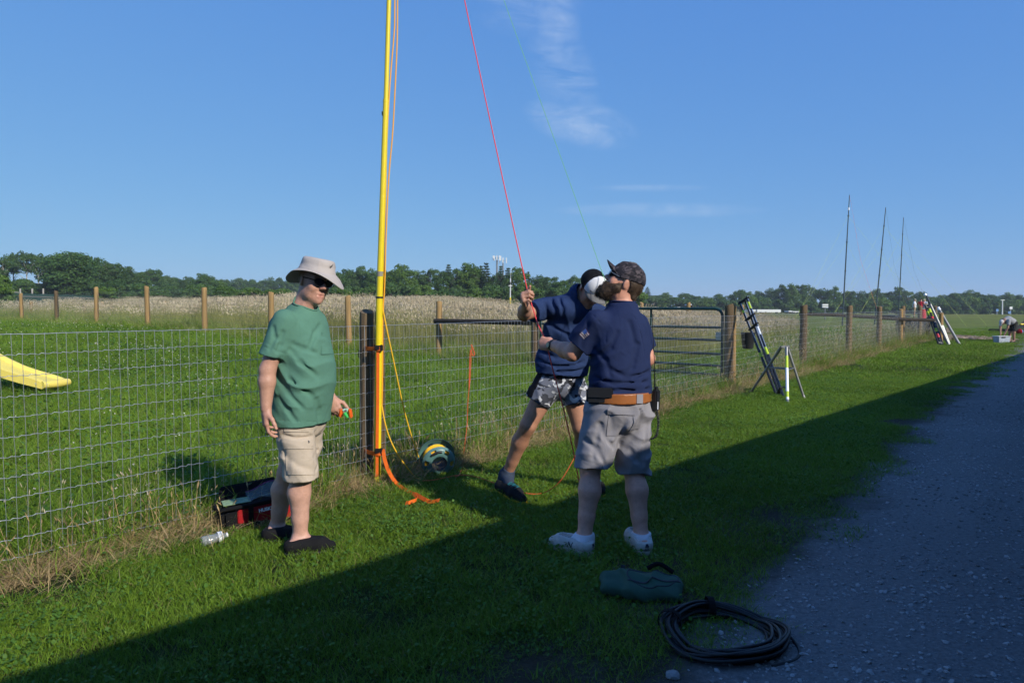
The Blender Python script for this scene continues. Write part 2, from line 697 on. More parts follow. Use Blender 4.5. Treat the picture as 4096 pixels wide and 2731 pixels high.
# ------------------------------------------------------------------ scattering
def scatter(name, variants, P, rot, scl, idx, label, cat, seed=0):
    """One object that repeats the variant meshes at the given points (geometry nodes)."""
    col = bpy.data.collections.new(name + '_pieces')
    for i, (me_v, mat_v) in enumerate(variants):
        ov = bpy.data.objects.new('%s_piece_%02d' % (name, i), me_v)
        if not me_v.materials:
            me_v.materials.append(mat_v)
        col.objects.link(ov)
    me = bpy.data.meshes.new(name)
    me.vertices.add(len(P))
    me.vertices.foreach_set('co', np.ascontiguousarray(P, np.float32).ravel())
    a = me.attributes.new('turn', 'FLOAT_VECTOR', 'POINT')
    a.data.foreach_set('vector', np.ascontiguousarray(rot, np.float32).ravel())
    a = me.attributes.new('size', 'FLOAT_VECTOR', 'POINT')
    a.data.foreach_set('vector', np.ascontiguousarray(scl, np.float32).ravel())
    a = me.attributes.new('which', 'INT', 'POINT')
    a.data.foreach_set('value', np.ascontiguousarray(idx, np.int32))
    me.update()
    o = link_mesh(name, me)
    ng = bpy.data.node_groups.new(name, 'GeometryNodeTree')
    ng.interface.new_socket('Geometry', in_out='INPUT', socket_type='NodeSocketGeometry')
    ng.interface.new_socket('Geometry', in_out='OUTPUT', socket_type='NodeSocketGeometry')
    N, L = ng.nodes, ng.links
    gi, go = N.new('NodeGroupInput'), N.new('NodeGroupOutput')
    ci = N.new('GeometryNodeCollectionInfo')
    ci.inputs['Collection'].default_value = col
    ci.inputs['Separate Children'].default_value = True
    ci.inputs['Reset Children'].default_value = True
    ip = N.new('GeometryNodeInstanceOnPoints')
    ip.inputs['Pick Instance'].default_value = True

    def named(nm, ty):
        n = N.new('GeometryNodeInputNamedAttribute')
        n.data_type = ty
        n.inputs['Name'].default_value = nm
        return [s for s in n.outputs if s.enabled and s.name == 'Attribute'][0]
    e2r = N.new('FunctionNodeEulerToRotation')
    L.new(named('turn', 'FLOAT_VECTOR'), e2r.inputs[0])
    L.new(gi.outputs[0], ip.inputs['Points'])
    L.new(ci.outputs[0], ip.inputs['Instance'])
    L.new(named('which', 'INT'), ip.inputs['Instance Index'])
    L.new(e2r.outputs[0], ip.inputs['Rotation'])
    L.new(named('size', 'FLOAT_VECTOR'), ip.inputs['Scale'])
    L.new(ip.outputs[0], go.inputs[0])
    md = o.modifiers.new('scatter', 'NODES')
    md.node_group = ng
    tag(o, label, cat, kind='stuff')
    return o


def blades(n, radius, hmin, hmax, wid, bend, seed, lean=0.25, seg=2, square=False, clump=0):
    """A patch of bent grass blades; returns verts, quads, tris."""
    r = np.random.default_rng(seed)
    if clump:
        c = r.uniform(-radius, radius, (clump, 2))
        k = r.integers(0, clump, n)
        xy = c[k] + r.normal(0, radius * 0.12, (n, 2))
    else:
        xy = r.uniform(-radius, radius, (n, 2))
        if not square:
            q = radius * np.sqrt(r.uniform(0, 1, n))
            w = r.uniform(0, 2 * PI, n)
            xy = np.stack([q * np.cos(w), q * np.sin(w)], 1)
    h = r.uniform(hmin, hmax, n) * r.uniform(0.7, 1.0, n)
    az = r.uniform(0, 2 * PI, n)
    d = np.stack([np.cos(az), np.sin(az)], 1)
    side = np.stack([-d[:, 1], d[:, 0]], 1)
    tw = r.uniform(0, 2 * PI, n)
    sd = np.stack([np.cos(tw), np.sin(tw)], 1)
    side = side * 0.5 + sd * 0.5
    side /= np.maximum(np.linalg.norm(side, axis=1, keepdims=True), 1e-6)
    ln = r.uniform(0, lean, n)
    bd = r.uniform(0.1, 1, n) * bend
    V, Q, T = [], [], []
    w = wid * r.uniform(0.6, 1.2, n)
    lv = []
    for k in range(seg + 1):
        t = k / seg
        hor = h * (ln * t + bd * t * t)
        ver = h * (t - 0.45 * bd * t * t)
        c = np.stack([xy[:, 0] + d[:, 0] * hor, xy[:, 1] + d[:, 1] * hor, ver], 1)
        ww = w * (1 - 0.55 * t) * 0.5
        if k < seg:
            s3 = np.concatenate([side * ww[:, None], np.zeros((n, 1))], 1)
            lv.append((c - s3, c + s3))
        else:
            lv.append((c,))
    base = 0
    idx = []
    for a in lv:
        ii = []
        for arr in a:
            V.append(arr)
            ii.append(np.arange(n) + base)
            base += n
        idx.append(ii)
    for k in range(seg - 1):
        Q.append(np.stack([idx[k][0], idx[k][1], idx[k + 1][1], idx[k + 1][0]], 1))
    T.append(np.stack([idx[seg - 1][0], idx[seg - 1][1], idx[seg][0]], 1))
    return np.concatenate(V), (np.concatenate(Q) if Q else np.zeros((0, 4), int)), np.concatenate(T)


def leaves_flat(n, radius, size, hmin, hmax, seed, tilt=0.5, sides=5):
    """Small roundish leaves (clover, broad weeds) lying about level at some height."""
    r = np.random.default_rng(seed)
    q = radius * np.sqrt(r.uniform(0, 1, n))
    w = r.uniform(0, 2 * PI, n)
    c = np.stack([q * np.cos(w), q * np.sin(w), r.uniform(hmin, hmax, n)], 1)
    nrm = np.stack([r.normal(0, tilt, n), r.normal(0, tilt, n), np.ones(n)], 1)
    nrm /= np.linalg.norm(nrm, axis=1, keepdims=True)
    a = np.cross(nrm, np.array([0.3, 0.9, 0.1]))
    a /= np.linalg.norm(a, axis=1, keepdims=True)
    b = np.cross(nrm, a)
    s = size * r.uniform(0.6, 1.3, n)
    V = []
    for k in range(4):
        t = 2 * PI * k / 4 + 0.4
        V.append(c + (a * math.cos(t) + b * math.sin(t)) * s[:, None])
    i = np.arange(n)
    return np.concatenate(V), np.stack([i, i + n, i + 2 * n, i + 3 * n], 1), np.zeros((0, 3), int)


def merge(*parts):
    V, Q, T, b = [], [], [], 0
    mi = []
    for k, (v, q, t) in enumerate(parts):
        V.append(v)
        Q.append(q + b)
        T.append(t + b)
        b += len(v)
    return np.concatenate(V), np.concatenate(Q), np.concatenate(T), [len(q) for _, q, _ in parts], [len(t) for _, _, t in parts]


def patch(name, mats, *parts):
    V, Q, T, nq, ntr = merge(*parts)
    me = npmesh(name, V, Q, T)
    for m in mats:
        me.materials.append(m)
    mi = np.concatenate([np.full(k, i) for i, k in enumerate(nq)] + [np.full(k, i) for i, k in enumerate(ntr)]).astype(np.int32)
    if len(mi) == len(me.polygons):
        me.polygons.foreach_set('material_index', mi)
    return me


m_lawn = leafy('lawn_blade', (0.052, 0.105, 0.006), (0.175, 0.290, 0.028), trans=0.30, dry=(0.24, 0.20, 0.08), dryness=0.05)
m_clover = leafy('clover_leaf', (0.038, 0.095, 0.012), (0.085, 0.180, 0.028), trans=0.25)
m_past = leafy('pasture_blade', (0.085, 0.165, 0.010), (0.205, 0.325, 0.034), trans=0.35, dry=(0.26, 0.24, 0.10), dryness=0.05)
m_flower = leafy('clover_flower', (0.55, 0.53, 0.42), (0.70, 0.68, 0.58), trans=0.2)
m_straw = leafy('dead_straw', (0.30, 0.20, 0.085), (0.46, 0.34, 0.17), trans=0.15, rough=0.7)
m_stalk = leafy('seed_stalk', (0.20, 0.215, 0.06), (0.34, 0.33, 0.12), trans=0.25, rough=0.6)
m_seed = leafy('seed_head', (0.50, 0.39, 0.25), (0.70, 0.59, 0.42), trans=0.25, rough=0.7)


def heads(n, radius, hmin, hmax, wid, lng, seed, lean=0.3):
    """Seed heads: small spindles at the top of stalks, two crossed leaves each."""
    r = np.random.default_rng(seed)
    q = radius * np.sqrt(r.uniform(0, 1, n))
    w = r.uniform(0, 2 * PI, n)
    h = r.uniform(hmin, hmax, n)
    az = r.normal(2.4, 0.9, n)
    d = np.stack([np.cos(az), np.sin(az)], 1)
    ln = r.uniform(0.05, lean, n)
    b0 = np.stack([q * np.cos(w), q * np.sin(w), np.zeros(n)], 1)
    top = b0 + np.stack([d[:, 0] * ln * h, d[:, 1] * ln * h, h], 1)
    L = lng * r.uniform(0.6, 1.2, n)
    dirv = np.stack([d[:, 0] * 0.5, d[:, 1] * 0.5, np.ones(n) * 0.8], 1)
    tip = top + dirv * L[:, None]
    mid = (top + tip) / 2
    sd = np.stack([-d[:, 1], d[:, 0], np.zeros(n)], 1) * (wid * r.uniform(0.7, 1.2, n))[:, None]
    sd2 = np.stack([d[:, 0], d[:, 1], np.zeros(n)], 1) * (wid * 0.8)
    V = np.concatenate([top, mid - sd, tip, mid + sd, mid - sd2, mid + sd2])
    i = np.arange(n)
    Q1 = np.concatenate([np.stack([i, i + n, i + 2 * n, i + 3 * n], 1), np.stack([i, i + 4 * n, i + 2 * n, i + 5 * n], 1)])
    th = np.stack([-d[:, 1], d[:, 0], np.zeros(n)], 1) * 0.0022
    V2 = np.concatenate([b0 - th, b0 + th, top + th * 0.6, top - th * 0.6])
    Q2 = np.stack([i, i + n, i + 2 * n, i + 3 * n], 1)
    E = np.zeros((0, 3), int)
    return (V, Q1, E), (V2, Q2, E)


lawn_vars = []
for k in range(7):
    nb, nc = [(360, 25), (400, 8), (340, 70), (380, 15), (420, 4), (300, 110), (380, 20)][k]
    lawn_vars.append((patch('lawn_patch_%d' % k, [m_lawn, m_clover],
                            blades(nb, 0.19, 0.035, 0.075, 0.0036, 0.9, 100 + k, lean=0.7, square=True),
                            leaves_flat(nc, 0.19, 0.009, 0.018, 0.05, 200 + k)), None))
far_lawn_vars = [(patch('far_lawn_patch_%d' % k, [m_lawn],
                        blades(260, 0.42, 0.04, 0.075, 0.012, 0.9, 140 + k, lean=0.7, square=True)), None) for k in range(4)]
past_vars = []
for k in range(7):
    nb, nc, nf = [(320, 40, 0), (340, 20, 0), (300, 80, 1), (350, 10, 0), (320, 50, 1), (370, 5, 0), (280, 100, 2)][k]
    tall = [0.24, 0.30, 0.18, 0.34, 0.26, 0.33, 0.20][k]
    hd, st = heads(nf, 0.3, tall * 0.8, tall * 1.15, 0.011, 0.018, 300 + k, lean=0.1)
    past_vars.append((patch('pasture_patch_%d' % k, [m_past, m_clover, m_flower, m_past],
                            blades(nb, 0.3, tall * 0.45, tall, 0.0062, 0.8, 310 + k, lean=0.5, square=True, seg=3),
                            leaves_flat(nc, 0.3, 0.016, tall * 0.3, tall * 0.7, 330 + k), hd, st), None))
straw_vars = []
for k in range(5):
    hd, st = heads(2, 0.2, 0.15, 0.32, 0.005, 0.06, 400 + k, lean=0.9)
    straw_vars.append((patch('straw_patch_%d' % k, [m_straw, m_past, m_straw, m_straw],
                             blades(120, 0.24, 0.05, 0.20, 0.0042, 1.6, 410 + k, lean=1.6, seg=3),
                             blades(16, 0.24, 0.06, 0.22, 0.005, 0.9, 420 + k, lean=0.6, seg=3), hd, st), None))
edge_vars = []
for k in range(4):
    hd, st = heads(14, 0.2, 0.3, 0.62, 0.006, 0.08, 440 + k, lean=0.5)
    edge_vars.append((patch('edge_patch_%d' % k, [m_past, m_straw, m_seed, m_stalk],
                            blades(70, 0.24, 0.2, 0.5, 0.006, 1.0, 450 + k, lean=0.7, seg=3),
                            blades(40, 0.24, 0.15, 0.42, 0.005, 1.1, 460 + k, lean=1.0, seg=3), hd, st), None))
tall_vars = []
for k in range(5):
    hd, st = heads(95, 0.45, 0.75, 1.18, 0.011, 0.11, 500 + k, lean=0.28)
    tall_vars.append((patch('tall_patch_%d' % k, [m_seed, m_stalk, m_stalk, m_past],
                            hd, st, blades(90, 0.45, 0.4, 0.85, 0.010, 0.8, 510 + k, lean=0.4, seg=3),
                            blades(80, 0.45, 0.25, 0.65, 0.012, 0.8, 520 + k, lean=0.4, seg=3)), None))
rough_vars = [(patch('rough_patch_%d' % k, [m_past, m_stalk],
                     blades(150, 0.45, 0.2, 0.5, 0.012, 0.8, 540 + k, lean=0.5, seg=2),
                     blades(35, 0.45, 0.3, 0.62, 0.009, 0.8, 550 + k, lean=0.4, seg=2)), None) for k in range(4)]


def in_view(x, y, pad=0.35):
    return (y > 2.1) & (np.abs(x) < 0.735 * y + pad)


def pts_region(n, x0, x1, y0, y1, keep):
    x = rng.uniform(x0, x1, n)
    y = rng.uniform(y0, y1, n)
    m = keep(x, y) & in_view(x, y)
    return x[m], y[m]


def FOFF(x, y):
    return x * FN.x + y * FN.y


def SALONG(x, y):
    return (x - FP0.x) * FU.x + (y - FP0.y) * FU.y


FFX = np.array([p.x for p in FAR_POSTS][::-1])
FFY = np.array([p.y for p in FAR_POSTS][::-1])


def inside_paddock(x, y):
    """between the near fence and the fence behind"""
    yy = np.interp(x, np.concatenate([FFX, [GATE_POST.x]]), np.concatenate([FFY, [GATE_POST.y]]))
    return (FOFF(x, y) < F_OFF) & (y < yy) & (x < GATE_POST.x + 0.3)


def place(name, variants, x, y, smin, smax, label, cat, tilt=0.08, zs=None, sink=0.0, weights=None):
    n = len(x)
    P = np.stack([x, y, HZ(x, y) - sink], 1)
    rot = np.stack([rng.normal(0, tilt, n), rng.normal(0, tilt, n), rng.uniform(0, 2 * PI, n)], 1)
    s = rng.uniform(smin, smax, n)
    sc = np.stack([s, s, s * (1 if zs is None else zs)], 1)
    idx = rng.integers(0, len(variants), n) if weights is None else weights
    return scatter(name, variants, P, rot, sc, idx, label, cat)


# mown lawn, near and further off
END_Y = 33.0
x, y = pts_region(13500, -5, 16, 2.1, 15, lambda x, y: (FOFF(x, y) > F_OFF + 0.12) & (FOFF(x, y) < ROAD_OFF + 0.06 + 0.16 * fbm(x, y, 2.2)))
pk = rng.uniform(0, 1, len(x)) < np.clip((ROAD_OFF + 0.05 + 0.25 * fbm(x, y, 2.6, 4.0) - FOFF(x, y)) / 0.75, 0.03, 1)
x, y = x[pk], y[pk]
cl = np.clip((fbm(x, y, 1.1, 3.0) + 0.3) * 0.9, 0, 1)
wts = np.where(rng.uniform(0, 1, len(x)) < cl * 0.5, rng.choice([2, 5], len(x)), rng.choice([0, 1, 3, 4, 6], len(x)))
place('lawn', lawn_vars, x, y, 0.8, 1.15, 'short mown lawn with clover between the fence and the gravel drive', 'lawn', weights=wts,
      zs=1.0 + 0.25 * fbm(x, y, 1.5, 8.0))
x, y = pts_region(12000, 2, 40, 14, 48, lambda x, y: ((FOFF(x, y) > F_OFF + 0.1) | (SALONG(x, y) > 34.5)) & (FOFF(x, y) < ROAD_OFF) & (x > 0.2 * y))
k = rng.uniform(0, 1, len(x)) < 1 - sstep(24, 47, y)
x, y = x[k], y[k]
place('mown_grass', far_lawn_vars, x, y, 0.8, 1.2, 'mown grass stretching away past the end of the fence', 'grass')
# pasture in the paddock
x, y = pts_region(7500, -26, 5, 2.1, 14, lambda x, y: inside_paddock(x, y) & (FOFF(x, y) < F_OFF - 0.1))
cl = fbm(x, y, 0.6, 6.0)
wts = np.where(cl > 0.25, rng.choice([2, 6, 4, 0], len(x)), rng.choice([0, 1, 3, 5, 4], len(x)))
place('pasture_grass', past_vars, x, y, 0.8, 1.2, 'lush green grass with white clover inside the paddock', 'grass', weights=wts)
x, y = pts_region(6000, -28, 5, 13.5, 36, lambda x, y: inside_paddock(x, y))
cl = fbm(x, y, 0.5, 6.0)
wts = np.where(cl > 0.25, rng.choice([2, 6, 4, 0], len(x)), rng.choice([0, 1, 3, 5, 4], len(x)))
place('paddock_grass', past_vars, x, y, 1.1, 1.6, 'sunlit green grass towards the back fence of the paddock', 'grass', weights=wts, zs=0.85)
# dead strip at the foot of the near fence
n = 1300
s = rng.uniform(-5, 35, n)
o = rng.normal(F_OFF + 0.04, 0.11, n)
x, y = FU.x * (s + FP0.dot(FU)) + FN.x * o, FU.y * (s + FP0.dot(FU)) + FN.y * o
k = in_view(x, y)
place('dry_straw', straw_vars, x[k], y[k], 0.7, 1.2, 'dead straw-coloured grass strip along the foot of the near fence', 'dry grass', tilt=0.15)
n = 300
s = rng.uniform(-5, 34, n)
o = rng.normal(F_OFF - 0.28, 0.14, n)
x, y = FU.x * (s + FP0.dot(FU)) + FN.x * o, FU.y * (s + FP0.dot(FU)) + FN.y * o
k = in_view(x, y)
place('fence_weeds', edge_vars, x[k], y[k], 0.35, 0.68, 'unmown weeds and seeding grass growing through the near fence', 'weeds')
# taller weeds where the fence runs on beyond the gate
n = 190
s = rng.uniform(11, 35, n)
o = rng.normal(F_OFF - 0.35, 0.22, n)
x, y = FU.x * (s + FP0.dot(FU)) + FN.x * o, FU.y * (s + FP0.dot(FU)) + FN.y * o
k = in_view(x, y)
place('tall_weeds', edge_vars, x[k], y[k], 0.8, 1.5, 'tall seeding weeds under the fence beyond the gate', 'weeds')
# weeds under the fence behind
ff = np.interp(rng.uniform(0, 1, 700), np.linspace(0, 1, len(FFX)), FFX)
x = ff
y = np.interp(x, FFX, FFY) + rng.normal(0.1, 0.3, len(x))
place('back_fence_weeds', rough_vars, x, y, 0.7, 1.15, 'rough green growth along the foot of the back fence', 'weeds')


# tan seeding grass behind the far fence
def behind(x, y, d0, d1):
    yy = np.interp(x, np.concatenate([FFX, [GATE_POST.x, 12.0]]), np.concatenate([FFY, [15.2, 17.5]]))
    return (y > yy + d0) & (y < yy + d1) & (FOFF(x, y) < F_OFF - 3.0)


x, y = pts_region(14000, -32, 14, 14, 62, lambda x, y: behind(x, y, 1.2, 26) & (x / y < 0.40))
thin = np.interp(x / y, [-0.75, -0.55, -0.42, -0.3, 0.3, 0.40], [0.2, 0.2, 0.35, 0.62, 0.6, 0.25]) * np.clip(0.75 + 0.55 * fbm(x, y, 0.55, 5.0), 0.15, 1.2)
k = rng.uniform(0, 1, len(x)) < thin
x, y = x[k], y[k]
zs = np.interp(x / y, [-0.75, -0.5, -0.3, 0.15, 0.3, 0.4], [0.75, 0.72, 0.95, 1.0, 0.85, 0.7]) * (1 + 0.12 * fbm(x, y, 0.6, 2.0))
place('tan_meadow_grass', tall_vars, x, y, 0.9, 1.2, 'tall tan seeding meadow grass behind the back fence', 'meadow grass', zs=zs)
x, y = pts_region(9000, -34, 16, 14, 50, lambda x, y: behind(x, y, 0.1, 18) & (x / y < 0.43))
place('rough_meadow_grass', rough_vars, x, y, 0.9, 1.45, 'rough green meadow grass behind the back fence', 'meadow grass')
# fenced ground beyond the gate (between near fence and third fence)
x, y = pts_region(7000, 4, 22, 12, 40, lambda x, y: (FOFF(x, y) < F_OFF - 0.15) & ~inside_paddock(x, y) & (x / y > 0.27) & (SALONG(x, y) < 36) & (FOFF(x, y) > F_OFF - 9))
place('enclosure_grass', past_vars, x, y, 1.0, 1.5, 'green grass in the enclosure beyond the gate post', 'grass')
# loose gravel stones
def stone(seed):
    bm = bmesh.new()
    bmesh.ops.create_icosphere(bm, subdivisions=1, radius=1)
    r = random.Random(seed)
    for v in bm.verts:
        v.co *= r.uniform(0.7, 1.15)
        v.co.z *= 0.62
        v.co.x *= 1.15
    me = bpy.data.meshes.new('stone_%d' % seed)
    bm.to_mesh(me)
    bm.free()
    return me


m_stone = leafy('limestone_chip', (0.12, 0.118, 0.115), (0.33, 0.325, 0.32), trans=0, rough=0.9, island=False)
n = 150000
s = -2 + 26 * rng.uniform(0, 1, n) ** 1.9
o = rng.uniform(-1.7, 3.0, n)
x, y = FN.x * o + FU.x * s, FN.y * o + FU.y * s
k = in_view(x, y) & (rng.uniform(0, 1, n) < np.clip((o - ROAD_OFF + 0.25 * fbm(x, y, 2.6, 1.0)) / 0.5 + 0.45, 0.0, 1) * (0.45 + 0.55 * (fbm(x, y, 1.1, 7.0) > -0.3)))
x, y, o, s = x[k], y[k], o[k], s[k]
sz = 0.0032 + 0.0115 * rng.uniform(0, 1, len(x)) ** 4.2
P = np.stack([x, y, HZ(x, y) + 0.004 + 0.024 * sstep(-0.8, 0.8, o - ROAD_OFF) + sz * 0.1], 1)
rot = rng.uniform(-0.5, 0.5, (len(x), 3)) + np.stack([x * 0, x * 0, rng.uniform(0, 6.3, len(x))], 1)
scatter('gravel', [(stone(i), m_stone) for i in range(5)], P, rot, np.stack([sz, sz, sz], 1), rng.integers(0, 5, len(x)),
        'loose pale limestone gravel on the drive', 'gravel')
# ================================================================== barn that shades the foreground (stands to the right of the view)
m_siding = plain('barn_siding', (0.10, 0.09, 0.08), rough=0.7, noise=0.2, nscale=2)
m_roof = plain('barn_roof', (0.16, 0.17, 0.18), rough=0.45, metal=0.3)
m_dark = plain('dark_opening', (0.02, 0.02, 0.022), rough=0.6)
BD = Vector((0.682, 0.731, 0)).normalized()
BN = Vector((BD.y, -BD.x, 0))
EAVE_H = 2.6
eave_off = -3.17 + BN.dot(SUN_H.to_3d()) * EAVE_H / math.tan(SUN_EL)
barn = empty('barn', BN * (eave_off + 6) + BD * 12, 'long grey metal barn beside the gravel drive, casting the big foreground shadow', 'barn')


def bpt(s, o, z):
    return BD * s + BN * o + Vector((0, 0, z))


S0, S1, W, OV = -22.0, 52.0, 9.0, 0.6
w0, w1 = eave_off + OV, eave_off + OV + W
mid = (w0 + w1) / 2
RZ = EAVE_H + 1.9
walls = MB()
prof = [(w0, 0), (w1, 0), (w1, EAVE_H + 0.05), (mid, RZ - 0.12), (w0, EAVE_H + 0.05)]
Vb = [bpt(S0, o, z) for o, z in prof] + [bpt(S1, o, z) for o, z in prof]
walls.add(Vb, [(0, 1, 2, 3, 4), (9, 8, 7, 6, 5), (0, 5, 6, 1), (1, 6, 7, 2), (4, 9, 5, 0)])
walls.build('wall', m_siding, barn)
for sgn in (-1, 1):
    oe = eave_off if sgn < 0 else w1 + OV
    slope = [(oe, EAVE_H), (mid, RZ), (mid, RZ + 0.06), (oe, EAVE_H + 0.06)]
    Vr = [bpt(S0 - 0.4, o, z) for o, z in slope] + [bpt(S1 + 0.4, o, z) for o, z in slope]
    r_ = MB().add(Vr, [(0, 1, 2, 3), (7, 6, 5, 4), (0, 4, 5, 1), (1, 5, 6, 2), (2, 6, 7, 3), (3, 7, 4, 0)])
    r_.build('roof', m_roof, barn)
for sd in (2.0, 26.0):
    c = bpt(sd, w0 - 0.03, 1.15)
    MB().box(c, (2.6, 0.06, 2.3), basis(x=BD, z=Vector((0, 0, 1)))).build('door', m_dark, barn)

# ================================================================== trees
m_leafA = leafy('oak_leaf', (0.028, 0.066, 0.014), (0.065, 0.130, 0.028), trans=0.22, wscale=0.12)
m_leafB = leafy('ash_leaf', (0.036, 0.078, 0.022), (0.080, 0.145, 0.040), trans=0.25, wscale=0.12)
m_leafC = leafy('spruce_needle', (0.020, 0.046, 0.018), (0.042, 0.080, 0.030), trans=0.1, wscale=0.12)
m_leafD = leafy('bright_leaf', (0.055, 0.115, 0.016), (0.110, 0.190, 0.032), trans=0.3, wscale=0.12)
m_bark = plain('tree_bark', (0.10, 0.085, 0.07), rough=0.95, noise=0.4, nscale=4)
m_bark_pale = plain('pale_bark', (0.42, 0.39, 0.34), rough=0.9, noise=0.35, nscale=3)


def leaf_quads(C, Nrm, size, r):
    n = len(C)
    nr = Nrm + r.normal(0, 0.55, (n, 3))
    nr /= np.linalg.norm(nr, axis=1, keepdims=True)
    a = np.cross(nr, r.normal(0, 1, (n, 3)))
    a /= np.maximum(np.linalg.norm(a, axis=1, keepdims=True), 1e-6)
    b = np.cross(nr, a)
    s = (size * r.uniform(0.55, 1.35, n))[:, None]
    V = np.concatenate([C + a * s, C + b * s * 0.6, C - a * s, C - b * s * 0.6])
    i = np.arange(n)
    return V, np.stack([i, i + n, i + 2 * n, i + 3 * n], 1)


def crown(seed, kind):
    """Crown in a unit box: x,y in -0.5..0.5, z 0..1 (1 = top of tree); many small leaves on many lobes."""
    r = np.random.default_rng(seed)
    C, Nn = [], []
    if kind == 'spruce':
        for lay in range(17):
            t = lay / 17
            z = 0.06 + 0.93 * t
            R = 0.48 * (1 - t) ** 0.8 + 0.03
            nb = int(15 - 7 * t)
            for b in range(nb):
                w = r.uniform(0, 2 * PI)
                L = R * r.uniform(0.7, 1.1)
                k = int(62 * (1 - t) + 14)
                q = r.uniform(0.1, 1, k) ** 0.7
                px = np.cos(w) * L * q + r.normal(0, 0.018, k)
                py = np.sin(w) * L * q + r.normal(0, 0.018, k)
                pz = z - 0.10 * q * (1 - t) + r.normal(0, 0.007, k) + 0.02 * q * q
                C.append(np.stack([px, py, pz], 1))
                Nn.append(np.tile([np.cos(w) * 0.3, np.sin(w) * 0.3, 1.0], (k, 1)))
        size = 0.026
    else:
        base, nl, lr, squash = {'broad': (0.03, 74, 0.165, 1.0), 'round': (0.04, 64, 0.16, 1.0), 'tall': (0.36, 30, 0.15, 0.95),
                                'loose': (0.06, 46, 0.145, 1.0), 'bush': (0.0, 30, 0.20, 1.0)}[kind]
        ell = (1 - base) / 2
        for l in range(nl):
            d = r.normal(0, 1, 3)
            d /= np.linalg.norm(d)
            q = r.uniform(0.35, 1.0) ** 0.5
            rr = lr * r.uniform(0.55, 1.15)
            ctr = np.array([d[0] * (0.5 - rr * 0.8) * q, d[1] * (0.5 - rr * 0.8) * q, base + ell + d[2] * (ell - rr * 0.7) * q])
            k = int(150 * (rr / 0.15) ** 1.6)
            n = r.normal(0, 1, (k, 3))
            n /= np.linalg.norm(n, axis=1, keepdims=True)
            n[:, 2] = np.where(n[:, 2] < -0.35, -n[:, 2] * 0.5, n[:, 2])
            rad_ = rr * r.uniform(0.72, 1.06, k)
            C.append(ctr + n * rad_[:, None] * np.array([1, 1, 0.72]))
            Nn.append(n)
        size = {'broad': 0.021, 'round': 0.022, 'tall': 0.021, 'loose': 0.021, 'bush': 0.034}[kind]
    C = np.concatenate(C)
    Nn = np.concatenate(Nn)
    V, Q = leaf_quads(C, Nn, size, r)
    return npmesh('crown_' + kind, V, Q)


CROWNS = {}
for kd, cnt in (('broad', 3), ('round', 3), ('tall', 3), ('loose', 2), ('spruce', 3), ('bush', 3)):
    CROWNS[kd] = [crown(hash((kd, i)) % 9973 if False else 31 * (i + 1) + 7 * len(kd) + ord(kd[0]), kd) for i in range(cnt)]
CROWN_MESH = {}


def crown_mesh(kind, i, mat):
    key = (kind, i, mat.name)
    if key not in CROWN_MESH:
        me = CROWNS[kind][i].copy()
        me.materials.clear()
        me.materials.append(mat)
        CROWN_MESH[key] = me
    return CROWN_MESH[key]


def trunk_mesh(seed, mat, pale=False):
    r = random.Random(seed)
    mb = MB()
    pts = [Vector((r.uniform(-0.01, 0.01) * k, r.uniform(-0.01, 0.01) * k, z)) for k, z in enumerate((-0.03, 0.15, 0.35, 0.55, 0.8))]
    mb.tube(pts, [0.026, 0.020, 0.016, 0.011, 0.004], 7)
    for b in range(6):
        z = r.uniform(0.28, 0.6)
        w = r.uniform(0, 2 * PI)
        p0 = Vector((0, 0, z))
        L = r.uniform(0.18, 0.34)
        p1 = p0 + Vector((math.cos(w) * L * 0.5, math.sin(w) * L * 0.5, L * 0.5))
        p2 = p0 + Vector((math.cos(w) * L, math.sin(w) * L, L * 0.85))
        mb.tube([p0, p1, p2], [0.009, 0.006, 0.002], 5)
    me = bpy.data.meshes.new('trunk')
    me.from_pydata([tuple(v) for v in mb.V], [], mb.F)
    me.materials.append(mat)
    me.shade_smooth()
    return me


TRUNKS = [trunk_mesh(i, m_bark) for i in range(3)]
PALE_TRUNKS = [trunk_mesh(10 + i, m_bark_pale) for i in range(3)]
tree_rng = random.Random(5)


def tree(name, px, top, width, D, kind, mat, label, group=None, base=None, pale=False):
    x = (px - CX) / FPX * D
    z0 = gz(x, D) - 0.1 if base is None else AT(px, base, D).z
    z1 = AT(px, top, D).z
    H = z1 - z0
    Wd = width / FPX * D
    root = empty(name, (x, D, z0), label, 'tree' if kind != 'bush' else 'shrub', group)
    root.rotation_euler = (0, 0, tree_rng.uniform(0, 6.28))
    i = tree_rng.randrange(len(CROWNS[kind]))
    c = link_mesh('crown' if kind != 'bush' else 'foliage', crown_mesh(kind, i, mat), None, root)
    c.scale = (Wd, Wd, H)
    if kind == 'bush':
        c.scale = (Wd, Wd, H * 1.25)
        c.location = (0, 0, -H * 0.25)
    if kind != 'bush':
        tm = (PALE_TRUNKS if pale else TRUNKS)[tree_rng.randrange(3)]
        t = link_mesh('trunk', tm, None, root)
        ts = max(H, Wd) * (0.8 if pale else 1.0)
        t.scale = (ts, ts, H)
    return root


